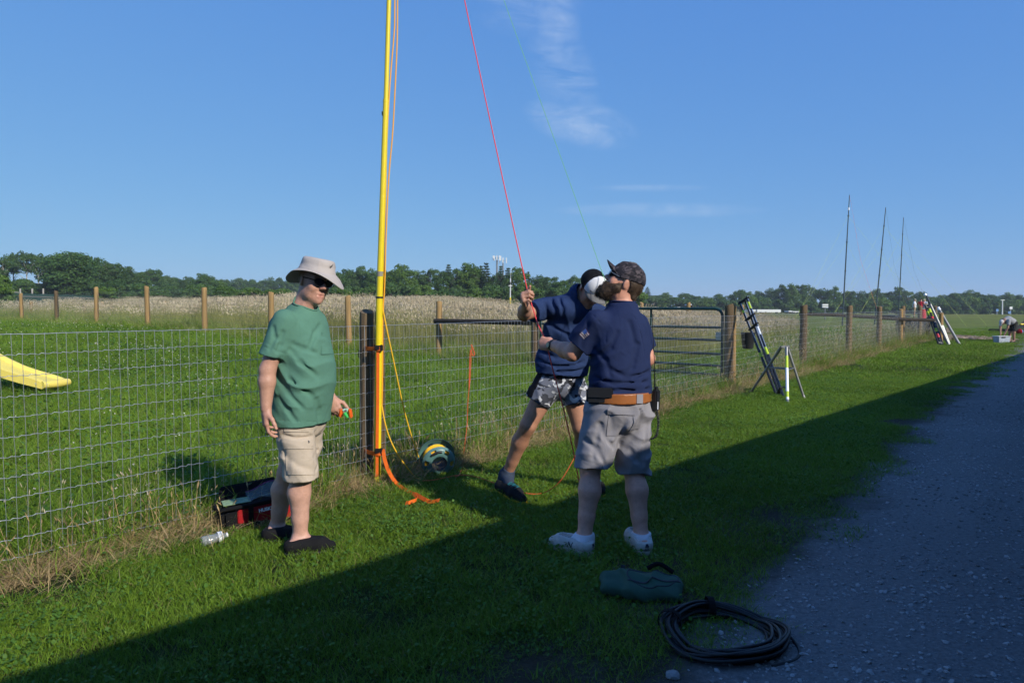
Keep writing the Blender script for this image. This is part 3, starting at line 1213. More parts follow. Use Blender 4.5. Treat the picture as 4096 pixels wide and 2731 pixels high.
A, B_, C_, D_ = m_leafA, m_leafB, m_leafC, m_leafD
L_ = 'left-hand wood beyond the crop field'
left_trees = [
    (-40, 1050, 150, 112, 'broad', A, False, 'dark leafy tree cut by the left edge of the view'),
    (18, 1022, 120, 112, 'tall', B_, True, 'tall thin-crowned pale-stemmed tree nearest the left edge'),
    (60, 1008, 110, 114, 'tall', A, True, 'tall pale-stemmed tree between the left edge and the slanting white trunk'),
    (112, 1000, 130, 112, 'tall', B_, True, 'tall tree with a slanting white trunk, highest of the pale-stemmed group'),
    (158, 1010, 120, 113, 'tall', B_, True, 'pale-stemmed tree just left of the huge dark oak'),
    (210, 1010, 120, 116, 'round', A, False, 'dark tree joining the huge oak on its left side'),
    (272, 988, 235, 108, 'broad', A, False, 'huge dark rounded oak, tallest tree of the left wood'),
    (340, 1008, 120, 114, 'round', A, False, 'dark tree touching the right shoulder of the huge oak'),
    (392, 1022, 130, 116, 'broad', A, False, 'uneven dark tree right of the oak, in a dip of the skyline'),
    (450, 1040, 130, 117, 'round', B_, False, 'grey-green tree midway down the falling skyline of the left wood'),
    (505, 1058, 120, 118, 'broad', B_, False, 'grey-green broad tree low on the falling skyline of the left wood'),
    (558, 1078, 110, 120, 'round', B_, False, 'lowest grey-green tree at the right end of the left wood'),
    (612, 1066, 115, 150, 'round', A, False, 'round dark-topped tree standing clear behind the tallest left fence post'),
    (668, 1092, 100, 160, 'round', B_, False, 'pale green tree in the gap right of the round dark tree'),
    (712, 1100, 110, 165, 'broad', A, False, 'low dark tree behind the far fence, left of a small domed one'),
    (758, 1104, 100, 165, 'round', B_, False, 'small domed tree between two darker crowns above the back fence'),
    (822, 1088, 110, 140, 'broad', A, False, 'broad dark tree right above the fifth back-fence post'),
    (868, 1112, 100, 150, 'round', D_, False, 'bright green tree on the skyline left of the man in the sun hat'),
]
for px, top, wd, D, kd, mt, pale, lab in left_trees:
    tree('pale_stemmed_tree' if pale else 'oak_tree', px, top, wd, D, kd, mt, lab, 'trees of the left wood', pale=pale)
for px, top, wd, D, lab in [(-8, 1085, 130, 60, 'bright green shrub at the left edge behind the fence'),
                            (20, 1160, 110, 70, 'low dark green shrub beside the crop field at far left'),
                            (425, 1135, 90, 80, 'bright shrub under the grey-green trees'),
                            (560, 1150, 100, 75, 'rounded shrub left of the tallest fence post'),
                            (640, 1152, 130, 70, 'grey shrub between the two left fence posts on the meadow edge'),
                            (790, 1128, 130, 75, 'white-flowering shrub left of the fifth back-fence post'),
                            (900, 1140, 130, 85, 'bright low shrub right of the fifth back-fence post'),
                            (1000, 1145, 150, 90, 'wide bright shrub behind the meadow left of the sun hat'),
                            (1120, 1150, 140, 90, 'bright shrub behind the shoulder of the man in green'),
                            (1380, 1150, 90, 85, 'bright shrub between the sun hat and the yellow mast'),
                            (510, 1168, 70, 65, 'small dark bush on the meadow edge at left')]:
    tree('shrub', px, top, wd, D, 'bush', D_ if 'bright' in lab else B_, lab, 'shrubs along the meadow edge')
for i, px in enumerate(range(890, 1250, 38)):
    tree('woodland_tree', px, 1108 + 6 * math.sin(i * 2.1), 85, 260, 'round', A if i % 2 else B_,
         'small tree of the distant ridge left of the sun hat, %s from the left' % ORD[i], 'trees of the distant ridge')
mid_trees = [
    (1350, 1085, 110, 'round', A, 'dark tree just right of the sun hat brim'), (1402, 1070, 110, 'broad', A, 'dark broad tree between the sun hat and the yellow mast'),
    (1452, 1060, 105, 'round', B_, 'leafy tree directly left of the yellow mast'), (1502, 1066, 95, 'round', A, 'dark tree behind the yellow mast'),
    (1560, 1072, 95, 'round', A, 'dark tree directly right of the yellow mast'), (1608, 1054, 125, 'round', D_, 'domed green tree second right of the yellow mast'),
    (1672, 1080, 100, 'broad', B_, 'lower tree right of the domed green one'), (1722, 1064, 100, 'loose', B_, 'feathery topped tree left of the brownish spruce'),
    (1776, 1070, 90, 'broad', A, 'dark tree in front of the brownish spruce'), (1795, 1052, 70, 'spruce', C_, 'brownish spruce with a pointed ragged top'),
    (1838, 1062, 80, 'round', A, 'dark tree left of the tallest dome of the middle wood'), (1882, 1044, 120, 'broad', D_, 'tallest domed tree of the middle wood'),
    (1945, 1046, 75, 'spruce', C_, 'dark spruce left of the two cell towers'), (1925, 1058, 60, 'spruce', C_, 'slim dark spruce against the taller one near the cell towers'),
    (1985, 1080, 90, 'round', A, 'dark tree below the left cell tower'), (2003, 1058, 55, 'spruce', C_, 'thin pointed spruce below the right cell tower'),
    (2032, 1066, 70, 'spruce', C_, 'spruce between the cell towers and the pink rope'), (2070, 1066, 105, 'round', D_, 'rounded tree behind the pink rope'),
    (2112, 1082, 50, 'spruce', C_, 'small spruce tip right of the pink rope'), (2150, 1094, 95, 'round', A, 'dark tree above the raised hand on the rope'),
    (2196, 1096, 95, 'loose', B_, 'feathery tree right of the raised hand'), (2242, 1112, 90, 'round', A, 'lower dark tree left of the loose pine'),
    (2302, 1096, 90, 'loose', B_, 'loose pine rising left of the black cap'), (2350, 1112, 90, 'spruce', C_, 'dark spruce behind the black cap'),
    (2400, 1120, 100, 'round', A, 'dark tree behind the two capped men'), (2450, 1130, 100, 'broad', B_, 'tree hidden mostly by the bearded man'),
    (2510, 1140, 100, 'round', A, 'dark tree behind the dark camouflage cap'),
]
for px, top, wd, kd, mt, lab in mid_trees:
    tree('spruce_tree' if kd == 'spruce' else 'woodland_tree', px, top, wd * (1.15 if kd != 'spruce' else 1.25), 118 + 9 * math.sin(px), kd, mt, lab, 'trees of the middle wood')
for i, px in enumerate(range(1340, 2560, 70)):
    tree('shrub', px, 1135 + 12 * math.sin(px), 120, 104, 'bush', (D_, A, B_)[px // 70 % 3], 'low leafy shrub at the foot of the middle wood, %s from the left' % ORD[i], 'shrubs at the foot of the middle wood')
right_tops = [(2545, 1160), (2588, 1148), (2622, 1172), (2662, 1174), (2700, 1180), (2740, 1170), (2780, 1176), (2826, 1182), (2872, 1176), (2915, 1170), (2958, 1156),
              (2990, 1158), (3035, 1164), (3082, 1142), (3122, 1136), (3165, 1134), (3202, 1124), (3238, 1136), (3290, 1142), (3335, 1148), (3392, 1152), (3446, 1158),
              (3500, 1152), (3545, 1158), (3590, 1150), (3632, 1154), (3680, 1166), (3722, 1176), (3765, 1178), (3806, 1164), (3846, 1160), (3880, 1158), (3920, 1166),
              (3962, 1174), (4004, 1172), (4036, 1164), (4078, 1178), (4120, 1186)]
for i, (px, top) in enumerate(right_tops):
    kd = 'spruce' if px == 2588 else ('round', 'broad', 'loose', 'round', 'tall', 'broad', 'round')[i % 7]
    lab = 'dark spruce standing out right of the camouflage cap' if px == 2588 else ('peaked tree, highest of the right-hand treeline' if px == 3202 else 'leafy tree of the treeline beyond the right-hand field, %s from the left' % ORD[i])
    tree('spruce_tree' if kd == 'spruce' else 'woodland_tree', px, top - 6 * math.sin(i * 2.7), 78 + 14 * math.sin(i * 1.9) if kd != 'spruce' else 62, 235 + 12 * math.sin(px), kd, (A, B_, A, D_)[i % 4] if kd != 'spruce' else C_, lab,
         None if px in (2588, 3202) else 'trees of the right-hand treeline')
for i, px in enumerate(range(2560, 4140, 44)):
    tree('woodland_tree', px, 1186 + 8 * math.sin(px * 1.3), 84, 222, 'bush', (A, B_, D_, A)[i % 4], 'lower leafy tree in front of the right-hand treeline, %s from the left' % ORD[i], 'lower trees of the right-hand treeline')
for i, px in enumerate(range(-30, 600, 42)):
    tree('shrub', px, 1118 + 10 * math.sin(px * 0.7), 95, 108, 'bush', (A, B_, A)[i % 3], 'dark undergrowth shrub at the foot of the left wood, %s from the left' % ORD[i], 'undergrowth of the left wood')
for i, px in enumerate(range(600, 940, 40)):
    tree('shrub', px, 1138 + 8 * math.sin(px * 0.7), 95, 138, 'bush', (A, B_, A)[i % 3], 'dark shrub below the skyline trees above the back fence, %s from left' % ORD[i], 'shrubs below the skyline trees')

# ================================================================== fences
m_post = plain('post_wood', (0.22, 0.145, 0.065), rough=0.85, noise=0.55, nscale=26, stretch=(1, 1, 0.06), bump=0.5, bscale=70)
m_post_old = plain('weathered_post_wood', (0.150, 0.100, 0.048), rough=0.9, noise=0.55, nscale=26, stretch=(1, 1, 0.06), bump=0.5, bscale=70)
m_post_new = plain('fresh_post_wood', (0.36, 0.225, 0.085), rough=0.8, noise=0.4, nscale=22, stretch=(1, 1, 0.05), bump=0.4, bscale=70)
m_post_near = plain('brown_post_wood', (0.20, 0.135, 0.07), rough=0.9, noise=0.6, nscale=30, stretch=(1, 1, 0.05), bump=0.6, bscale=80)
m_rail = plain('rail_wood', (0.036, 0.027, 0.019), rough=0.9, noise=0.5, nscale=18, bump=0.4, bscale=50)  # dark brown wood, darkened further to carry the third fence rail's shade
m_wire = plain('galvanised_wire', (0.55, 0.56, 0.58), rough=0.38, metal=0.75)
m_wire_far = plain('far_wire', (0.20, 0.23, 0.23), rough=0.5, metal=0.5)


def post(name, base, top_z, r, mat, parent, lean=(0, 0), seed=0, n=14):
    rr = random.Random(seed)
    mb = MB()
    P, R = [], []
    zs = [base.z - 0.15] + [base.z + (top_z - base.z) * t for t in (0.0, 0.2, 0.45, 0.7, 0.9)] + [top_z - 0.012, top_z]
    for i, z in enumerate(zs):
        t = (z - base.z) / (top_z - base.z)
        P.append(Vector((base.x + lean[0] * t + rr.uniform(-1, 1) * 0.004, base.y + lean[1] * t + rr.uniform(-1, 1) * 0.004, z)))
        R.append(r * (1.06 - 0.08 * max(t, 0)) * (1 + rr.uniform(-0.025, 0.025)) * (0.9 if i == len(zs) - 1 else 1))
    mb.tube(P, R, n)
    o = mb.build(name, mat, parent)
    autosmooth(o, 50)
    return o


def wire_span(name, P0, P1, z0f, rows, pitch, col, r_h, r_v, mat, parent, seed, crimp=0.004, knots=True, sag=0.0, n=4):
    """Woven wire between two plan points: crimped line wires, stay wires, wrapped joints."""
    rr = np.random.default_rng(seed)
    P0, P1 = Vector(P0), Vector(P1)
    L = (P1 - P0).length
    d = (P1 - P0) / L
    nrm = Vector((d.y, -d.x))
    nc = max(2, int(round(L / col)))
    ss = np.linspace(0, L, nc + 1)
    gb = HZ(P0.x + d.x * ss, P0.y + d.y * ss)
    jx = rr.normal(0, 0.003, nc + 1)
    bow = rr.normal(0, 0.006, nc + 1)
    Vs, Qs = [], []
    base = 0

    def prism_line(P, r):
        nonlocal base
        P = np.asarray(P)
        m = len(P)
        t = P[-1] - P[0]
        t = t / np.linalg.norm(t)
        a = np.cross(t, [nrm.x, nrm.y, 0.2])
        a /= np.linalg.norm(a)
        b = np.cross(t, a)
        ring = [a, b, -a, -b] if n == 4 else [a, -0.5 * a + 0.87 * b, -0.5 * a - 0.87 * b]
        k = len(ring)
        W = np.stack([P + q * r for q in ring], 1).reshape(-1, 3)
        I = base + np.arange(m * k).reshape(m, k)
        q = np.stack([I[:-1], np.roll(I[:-1], -1, 1), np.roll(I[1:], -1, 1), I[1:]], -1).reshape(-1, 4)
        Vs.append(W)
        Qs.append(q)
        base += m * k

    rowz = []
    for k in range(rows):
        z = z0f + pitch * k
        wob = 0.004 * np.sin(ss * 1.3 + k) + rr.normal(0, 0.0012, nc + 1)
        rowz.append(gb + z + wob)
        sx, zz = [], []
        for i in range(nc):
            a_, b_ = ss[i] + jx[i], ss[i + 1] + jx[i + 1]
            za, zb = rowz[k][i], rowz[k][i + 1]
            if crimp and k < rows - 1 or (crimp and k == rows - 1):
                sx += [a_, a_ + (b_ - a_) * 0.38, a_ + (b_ - a_) * 0.62]
                c = crimp * (0.2 if k == rows - 1 else 1) * rr.uniform(0.3, 1)
                zz += [za, za + (zb - za) * 0.4 - c, za + (zb - za) * 0.6 + c]
            else:
                sx.append(a_)
                zz.append(za)
        sx.append(ss[nc] + jx[nc])
        zz.append(rowz[k][nc])
        sx = np.array(sx)
        P = np.stack([P0.x + d.x * sx, P0.y + d.y * sx, np.array(zz)], 1)
        prism_line(P, r_h * (1.25 if k in (0, rows - 1) else 1))
    for i in range(nc + 1):
        P = []
        for k in range(rows):
            jj = rr.normal(0, 0.0012)
            P.append([P0.x + d.x * (ss[i] + jx[i] + jj) + nrm.x * 0.003, P0.y + d.y * (ss[i] + jx[i] + jj) + nrm.y * 0.003, rowz[k][i]])
        prism_line(P, r_v)
        if knots:
            for k in range(rows):
                c = np.array([P0.x + d.x * (ss[i] + jx[i]), P0.y + d.y * (ss[i] + jx[i]), rowz[k][i]])
                h = np.array([d.x, d.y, 0]) * r_h * 1.9
                prism_line([c - h, c + h], r_h * 1.9)
    me = npmesh(name, np.concatenate(Vs), np.concatenate(Qs))
    o = link_mesh(name, me, mat, parent)
    o.location = -wloc(parent)
    return o


# ---- near fence
near = empty('wire_fence', (FP0.x, FP0.y, 0), 'near woven wire fence on round wooden posts running from lower left to far right', 'fence')
NEAR_S = [0.0, (9.0 - FP0.y) / FU.y, (12.3 - FP0.y) / FU.y] + [(d - FP0.y) / FU.y for d in (16.0, 19.6, 23.0, 26.6, 30.0, 34.0)]
ends = [-4.9] + NEAR_S
for i in range(len(ends) - 1):
    a, b = FL(ends[i]), FL(ends[i + 1])
    nearby = i < 3
    wire_span('wire_mesh', a, b, 0.085, 12, 0.1105, 0.0545 if nearby else 0.0545, 0.0017 if nearby else 0.0018, 0.0014 if nearby else 0.0008, m_wire, near, 60 + i,
              crimp=0.005 if i < 3 else 0.0, knots=i < 3)
post_mats = [m_post_old, m_post_old, m_post_old, m_post_old, m_post, m_post, m_post, m_post, m_post]
for i, s in enumerate(NEAR_S):
    p = FL(s, -0.085)
    if i == 0:
        continue
    post('post', Vector((p.x, p.y, gz(p.x, p.y))), gz(p.x, p.y) + (1.49 if i < 4 else 1.47 - 0.0 * i), 0.080, post_mats[i], near, seed=i)
pb = AT(1468, 1900, 5.80)
post('post', Vector((pb.x, pb.y, 0)), AT(1468, 1246, 5.80).z, 0.060, m_post_near, near, lean=(0.012, 0), seed=41)
pb = AT(1520, 1900, 5.92)
post('post', Vector((pb.x, pb.y, 0)), AT(1512, 1246, 5.90).z, 0.045, m_post_old, near, lean=(0.012, 0), seed=42)
gp = FL((12.3 - FP0.y) / FU.y, -0.06) + FU * 0.135
post('post', Vector((gp.x, gp.y, 0)), 1.46, 0.055, m_post_new, near, seed=43)

# ---- back fence
back = empty('back_fence', (FAR_POSTS[4].x, FAR_POSTS[4].y, gz(FAR_POSTS[4].x, FAR_POSTS[4].y)), 'back wire fence on tall orange-brown posts crossing behind the paddock', 'fence')
for i, p in enumerate(FAR_POSTS):
    post('post', Vector((p.x, p.y, gz(p.x, p.y) - 0.05)), p.z, 0.078, m_post_new if i not in (0, 7) else m_post_old, back, seed=70 + i, lean=(0.02 * math.sin(i * 2.2), 0))
for i in range(len(FAR_POSTS) - 1):
    a, b = FAR_POSTS[i].xy, FAR_POSTS[i + 1].xy
    wire_span('wire_mesh', a, b, 0.06, 13, 0.1105, 0.055, 0.0019, 0.0011, m_wire_far, back, 90 + i, crimp=0, knots=False, n=3)
ra, rb = FAR_POSTS[1], FAR_POSTS[0]
MB().tube([AT(1740, 1284, ra.y - 0.1), AT(1950, 1287, (ra.y + rb.y) / 2 - 0.1), AT(2160, 1291, rb.y - 0.1)], [0.062, 0.058, 0.062], 12).build('brace_rail', m_rail, back, smooth=True)

# small posts of an older fence showing above the tan grass
for px, top, D, lab in [(127, 1206, 41, 'short tan post left of the second left fence post'), (411, 1205, 40, 'short tan post right of the third left fence post'),
                        (665, 1204, 42, 'short post half hidden in tan grass between the tall posts'), (340, 1218, 38, 'small dark stub of a post in the tan grass at left'),
                        (2566, 1211, 30, 'short orange post right of the bearded man above the gate'), (2753, 1211, 30, 'orange post above the middle of the green gate'),
                        (2968, 1219, 30, 'thin tan post right behind the gate post')]:
    x = (px - CX) / FPX * D
    g0 = gz(x, D)
    o = post('fence_post', Vector((x, D, g0)), AT(px, top, D).z, 0.085, m_post_new if 'dark' not in lab else m_post_old, None, seed=px)
    tag(o, lab, 'post', 'posts of the old field fence')

# ---- third fence beyond the gate, with its brace rail
third = empty('paddock_fence', ((3396 - CX) / FPX * 25, 25, 0), 'old post-and-rail corner behind the fence beyond the gate', 'fence')
for px, top, D in [(3209, 1224, 24.0), (3396, 1228, 25.0), (3603, 1236, 26.0), (3764, 1252, 27.0)]:
    x = (px - CX) / FPX * D
    post('post', Vector((x, D, gz(x, D))), AT(px, top, D).z, 0.075, m_post_new if px != 3209 else m_post, third, seed=px)
MB().tube([AT(3200, 1256, 23.8), AT(3330, 1259, 24.3), AT(3480, 1268, 24.9), AT(3605, 1277, 25.6), AT(3735, 1280, 26.4)], [0.055, 0.058, 0.060, 0.062, 0.062], 12).build('brace_rail', m_rail, third, smooth=True)

# ---- green tube gate
m_gate = plain('green_gate_paint', (0.010, 0.045, 0.038), rough=0.35, noise=0.2, nscale=8)
m_zinc = plain('zinc_fitting', (0.42, 0.44, 0.44), rough=0.45, metal=0.8, noise=0.2, nscale=40)
gA = Vector((FAR_POSTS[0].x + 0.12, FAR_POSTS[0].y - 0.1))
gB = Vector((GATE_POST.x - 0.16, GATE_POST.y + 0.13))
gd = (gB - gA).normalized()
gL = (gB - gA).length
gate = empty('tube_gate', (gA.x, gA.y, 0), 'dark green tubular metal farm gate behind the bearded man', 'gate')


def gp3(t, z):
    p = gA + gd * (t * gL)
    return Vector((p.x, p.y, z + gz(p.x, p.y) * (1 - t) * 0.5))


rc = 0.14
fr = [gp3(0, 0.12), gp3(0, 1.42 - rc)] + [gp3(rc / gL * (1 - math.cos(a)), 1.42 - rc + rc * math.sin(a)) for a in (0.4, 0.8, 1.2)] + [gp3(rc / gL, 1.42)]
fr += [gp3(t, 1.42) for t in (0.25, 0.5, 0.75)] + [gp3(1 - rc / gL, 1.42)] + [gp3(1 - rc / gL * (1 - math.sin(a)), 1.42 - rc + rc * math.cos(a)) for a in (0.4, 0.8, 1.2)] + [gp3(1, 1.42 - rc), gp3(1, 0.12)]
MB().tube(fr, 0.026, 10).build('frame', m_gate, gate, smooth=True)
for z in (1.085, 0.86, 0.61, 0.40, 0.24, 0.12):
    MB().tube([gp3(0, z), gp3(0.3, z + 0.006), gp3(0.65, z - 0.004), gp3(1, z)], 0.023, 8).build('rail', m_gate, gate, smooth=True)
for t in (0.30, 0.655):
    MB().tube([gp3(t, 0.12), gp3(t, 1.42)], 0.021, 8).build('upright', m_gate, gate, smooth=True)
latch = MB().box(gp3(0.985, 0.93), (0.11, 0.05, 0.15), basis(x=gd.to_3d(), z=(0, 0, 1)), bevel=0.008).build('latch_box', m_zinc, gate)
MB().box(gp3(1.02, 0.99), (0.10, 0.02, 0.06), basis(x=gd.to_3d(), z=(0, 0, 1))).box(gp3(1.033, 1.06), (0.03, 0.02, 0.2), basis(x=gd.to_3d(), z=(0, 0, 1))).build('latch_bar', m_zinc, gate)
# ================================================================== modelling kit for bodies and clothes (smooth solids meshed on a grid)
def A3(v):
    return np.array([v[0], v[1], v[2]], float)


def unit(v):
    v = A3(v)
    return v / np.linalg.norm(v)


class Cap:
    """Round-ended limb from a to b, radius ra to rb; flat=(direction, k) makes the section k times as deep along direction."""

    def __init__(s, a, b, ra, rb=None, k=0.02, flat=None):
        s.a, s.b = A3(a), A3(b)
        s.ra, s.rb = ra, ra if rb is None else rb
        s.k = k
        s.flat = None if flat is None else (unit(flat[0]), flat[1])
        s.c = (s.a + s.b) / 2
        g = max(1.0, flat[1] if flat else 1.0)
        s.R = np.linalg.norm(s.b - s.a) / 2 + max(s.ra, s.rb) * g

    def __call__(s, P):
        ab = s.b - s.a
        L2 = max(ab @ ab, 1e-12)
        t = np.clip(((P - s.a) @ ab) / L2, 0, 1)
        v = P - (s.a + t[:, None] * ab)
        r = s.ra + (s.rb - s.ra) * t
        if s.flat:
            f, q = s.flat
            v = v + f * ((v @ f) * (1 / q - 1))[:, None]
            return (np.sqrt((v * v).sum(1)) - r) * min(1.0, q)
        return np.sqrt((v * v).sum(1)) - r


class Ell:
    """Ellipsoid; axes given as rows of unit vectors with radii."""

    def __init__(s, c, axes, radii, k=0.02):
        s.c = A3(c)
        s.M = np.array([unit(a) for a in axes])
        s.r = np.array(radii, float)
        s.k = k
        s.R = max(radii)

    def __call__(s, P):
        q = (P - s.c) @ s.M.T
        k0 = np.sqrt(((q / s.r) ** 2).sum(1))
        k1 = np.sqrt(((q / (s.r ** 2)) ** 2).sum(1))
        return k0 * (k0 - 1) / np.maximum(k1, 1e-9)


class Loft:
    """Body of elliptical slices: rows of (height, centre point, side radius, front radius)."""

    def __init__(s, rows, side, front, k=0.04):
        rows = sorted(rows, key=lambda r: r[0])
        s.z = np.array([r[0] for r in rows])
        s.ctr = np.array([A3(r[1]) for r in rows])
        s.rs = np.array([r[2] for r in rows])
        s.rf = np.array([r[3] for r in rows])
        s.side, s.front, s.k = unit(side), unit(front), k
        s.c = s.ctr.mean(0)
        s.R = (s.z[-1] - s.z[0]) / 2 + max(s.rs.max(), s.rf.max()) + 0.05

    def __call__(s, P):
        z = P[:, 2]
        zz = np.linspace(s.z[0], s.z[-1], 60)

        def sm(v):
            w = np.interp(zz, s.z, v)
            for _ in range(3):
                w[1:-1] = (w[:-2] + w[1:-1] * 2 + w[2:]) / 4
            return np.interp(z, zz, w)
        cx, cy, rs, rf = sm(s.ctr[:, 0]), sm(s.ctr[:, 1]), sm(s.rs), sm(s.rf)
        dx, dy = P[:, 0] - cx, P[:, 1] - cy
        a = (dx * s.side[0] + dy * s.side[1]) / rs
        b = (dx * s.front[0] + dy * s.front[1]) / rf
        q = (np.abs(a) ** 2.3 + np.abs(b) ** 2.3) ** (1 / 2.3)
        d = (q - 1) * np.minimum(rs, rf)
        over = np.maximum(z - s.z[-1], s.z[0] - z)
        return np.where(over > 0, np.sqrt(np.maximum(d, 0) ** 2 + over ** 2) + np.minimum(d, 0) * 0, d)


def crease_cuts(base, lines, Y, r=0.005, k=0.026, depth=0.0):
    """Soft grooves drawn on the cloth: each line is a list of photograph pixels dropped onto the surface."""
    out = []
    P = np.array([A3(AT(x, y, Y)) for ln in lines for x, y in ln])
    dirs = P - np.array([0, 0, CAMZ])
    dirs = dirs / np.linalg.norm(dirs, axis=1, keepdims=True)
    S = onto(base, P - dirs * 0.5, dirs, far=0.8) + dirs * depth
    i = 0
    for ln in lines:
        for j in range(i, i + len(ln) - 1):
            if np.linalg.norm(S[j] - S[j + 1]) < 0.25:
                out.append(Cap(S[j], S[j + 1], r, r * 0.8, k=k))
        i += len(ln)
    return out


def smin(a, b, k):
    h = np.clip(0.5 + 0.5 * (b - a) / k, 0, 1)
    return b + (a - b) * h - k * h * (1 - h)


class Shape:
    """Smooth union of prims, minus cuts (planes / prims), plus an optional displacement."""

    def __init__(s, prims, cuts=(), planes=(), disp=None, inflate=0.0):
        s.prims, s.cuts, s.planes, s.disp, s.inflate = list(prims), list(cuts), list(planes), disp, inflate

    def __call__(s, P):
        d = np.full(len(P), 0.3)
        for p in s.prims:
            m = 0.06 + 2 * p.k + s.inflate
            v = P - p.c
            idx = np.nonzero((v * v).sum(1) < (p.R + m) ** 2)[0]
            if len(idx) == 0:
                continue
            Q = P[idx]
            dd = p(Q)
            pl = getattr(p, 'planes', None)
            if pl:
                for (c, n) in pl:
                    dd = np.maximum(dd, (Q - c) @ n)
            d[idx] = smin(d[idx], dd, p.k)
        d = d - s.inflate
        if s.disp is not None:
            d = d + s.disp(P)
        for c in s.cuts:
            v = P - c.c
            idx = np.nonzero((v * v).sum(1) < (c.R + 0.06 + c.k) ** 2)[0]
            if len(idx):
                d[idx] = -smin(-d[idx], c(P[idx]), c.k)
        for (c, n) in s.planes:
            d = np.maximum(d, (P - c) @ n)
        return d

    def bounds(s):
        lo = np.min([p.c - p.R for p in s.prims], 0) - 0.05 - s.inflate
        hi = np.max([p.c + p.R for p in s.prims], 0) + 0.05 + s.inflate
        return lo, hi


def cutcap(c, n, cap):
    """limb cut square by a plane (keeps the side opposite to n)"""
    cap.planes = getattr(cap, 'planes', []) + [(A3(c), unit(n))]
    return cap


def net(f, h, lo=None, hi=None, project=0):
    """Surface-nets mesh of a Shape with grid step h; returns vertices and quads."""
    if lo is None:
        lo, hi = f.bounds()
    lo = np.array(lo)
    b = 4
    nc = np.ceil((np.array(hi) - lo) / (h * b)).astype(int) + 1
    n = nc * b
    ax = [lo[i] + (np.arange(nc[i]) * b + (b - 1) / 2) * h for i in range(3)]
    G3 = np.stack(np.meshgrid(*ax, indexing='ij'), -1).reshape(-1, 3)
    dc = f(G3)
    D = np.repeat(np.repeat(np.repeat(dc.reshape(nc), b, 0), b, 1), b, 2).astype(np.float32)
    act = np.nonzero(np.abs(dc) < h * b * 2.2)[0]
    ci = np.stack(np.unravel_index(act, nc), 1)
    off = np.stack(np.meshgrid(*[np.arange(b)] * 3, indexing='ij'), -1).reshape(-1, 3)
    fi = (ci[:, None, :] * b + off[None]).reshape(-1, 3)
    D[fi[:, 0], fi[:, 1], fi[:, 2]] = f(lo + fi * h)
    ins = D < 0
    s = np.zeros(tuple(n - 1), np.int8)
    for i in (0, 1):
        for j in (0, 1):
            for k in (0, 1):
                s += ins[i:n[0] - 1 + i, j:n[1] - 1 + j, k:n[2] - 1 + k]
    cube = np.nonzero((s > 0) & (s < 8))
    C = np.stack(cube, 1)
    acc = np.zeros((len(C), 3))
    cnt = np.zeros(len(C))
    cor = [(i, j, k) for i in (0, 1) for j in (0, 1) for k in (0, 1)]
    for a in cor:
        for axx in range(3):
            if a[axx]:
                continue
            bb = list(a)
            bb[axx] = 1
            da = D[C[:, 0] + a[0], C[:, 1] + a[1], C[:, 2] + a[2]]
            db = D[C[:, 0] + bb[0], C[:, 1] + bb[1], C[:, 2] + bb[2]]
            m = (da < 0) != (db < 0)
            t = np.where(m, da / np.where(m, da - db, 1), 0)
            pos = np.tile(np.array(a, float), (len(C), 1))
            pos[:, axx] += t
            acc[m] += pos[m]
            cnt[m] += 1
    V = lo + (C + acc / np.maximum(cnt, 1)[:, None]) * h
    idm = np.full(tuple(n - 1), -1, np.int32)
    idm[cube] = np.arange(len(C))
    quads = []
    for axx in range(3):
        u, v = (axx + 1) % 3, (axx + 2) % 3
        sl0 = [slice(1, n[i] - 1) for i in range(3)]
        sl1 = list(sl0)
        sl0[axx] = slice(0, n[axx] - 1)
        sl1[axx] = slice(1, n[axx])
        a_, b_ = ins[tuple(sl0)], ins[tuple(sl1)]
        e = np.stack(np.nonzero(a_ != b_), 1)
        base = e.copy()
        for i in range(3):
            if i != axx:
                base[:, i] += 1
        flip = a_[tuple(e.T)]

        def cid(du, dv):
            q = base.copy()
            q[:, u] -= du
            q[:, v] -= dv
            return idm[q[:, 0], q[:, 1], q[:, 2]]
        q = np.stack([cid(0, 0), cid(1, 0), cid(1, 1), cid(0, 1)], 1)
        q[~flip] = q[~flip][:, ::-1]
        quads.append(q)
    Q = np.concatenate(quads)
    Q = Q[(Q >= 0).all(1)]
    eps = h * 0.25
    for it in range(project):
        d = f(V)
        g = np.stack([f(V + np.eye(3)[i] * eps) - f(V - np.eye(3)[i] * eps) for i in range(3)], 1) / (2 * eps)
        gl = np.maximum((g * g).sum(1), 0.2)
        stp = np.clip(d / np.sqrt(gl), -h, h)[:, None] * g / np.sqrt(gl)[:, None]
        V = V - stp * 0.8
    return V, Q


def solid(name, shape, mat, parent=None, h=0.006, origin=None, tint=None, project=0):
    V, Q = net(shape, h, project=project)
    if origin is None:
        origin = wloc(parent) if parent is not None else Vector((0, 0, 0))
    me = npmesh(name, V - np.array(origin), Q)
    if tint is not None:
        col = tint(V)
        at = me.attributes.new('tint', 'FLOAT_COLOR', 'POINT')
        if len(me.vertices) == len(V):
            at.data.foreach_set('color', np.concatenate([col, np.ones((len(col), 1))], 1).astype(np.float32).ravel())
    o = link_mesh(name, me, mat, parent, smooth=True)
    if parent is None:
        o.location = origin
    return o


def onto(shape, P, d, far=0.25):
    """March points P along direction d (unit) until they meet the surface."""
    d = np.asarray(d, float)
    d = d / np.linalg.norm(d, axis=-1, keepdims=True)
    t = np.zeros(len(P))
    for i in range(34):
        s = shape(P + t[:, None] * d)
        t = np.minimum(t + np.clip(s, -0.02, 0.09) * 0.9, far)
    return P + t[:, None] * d


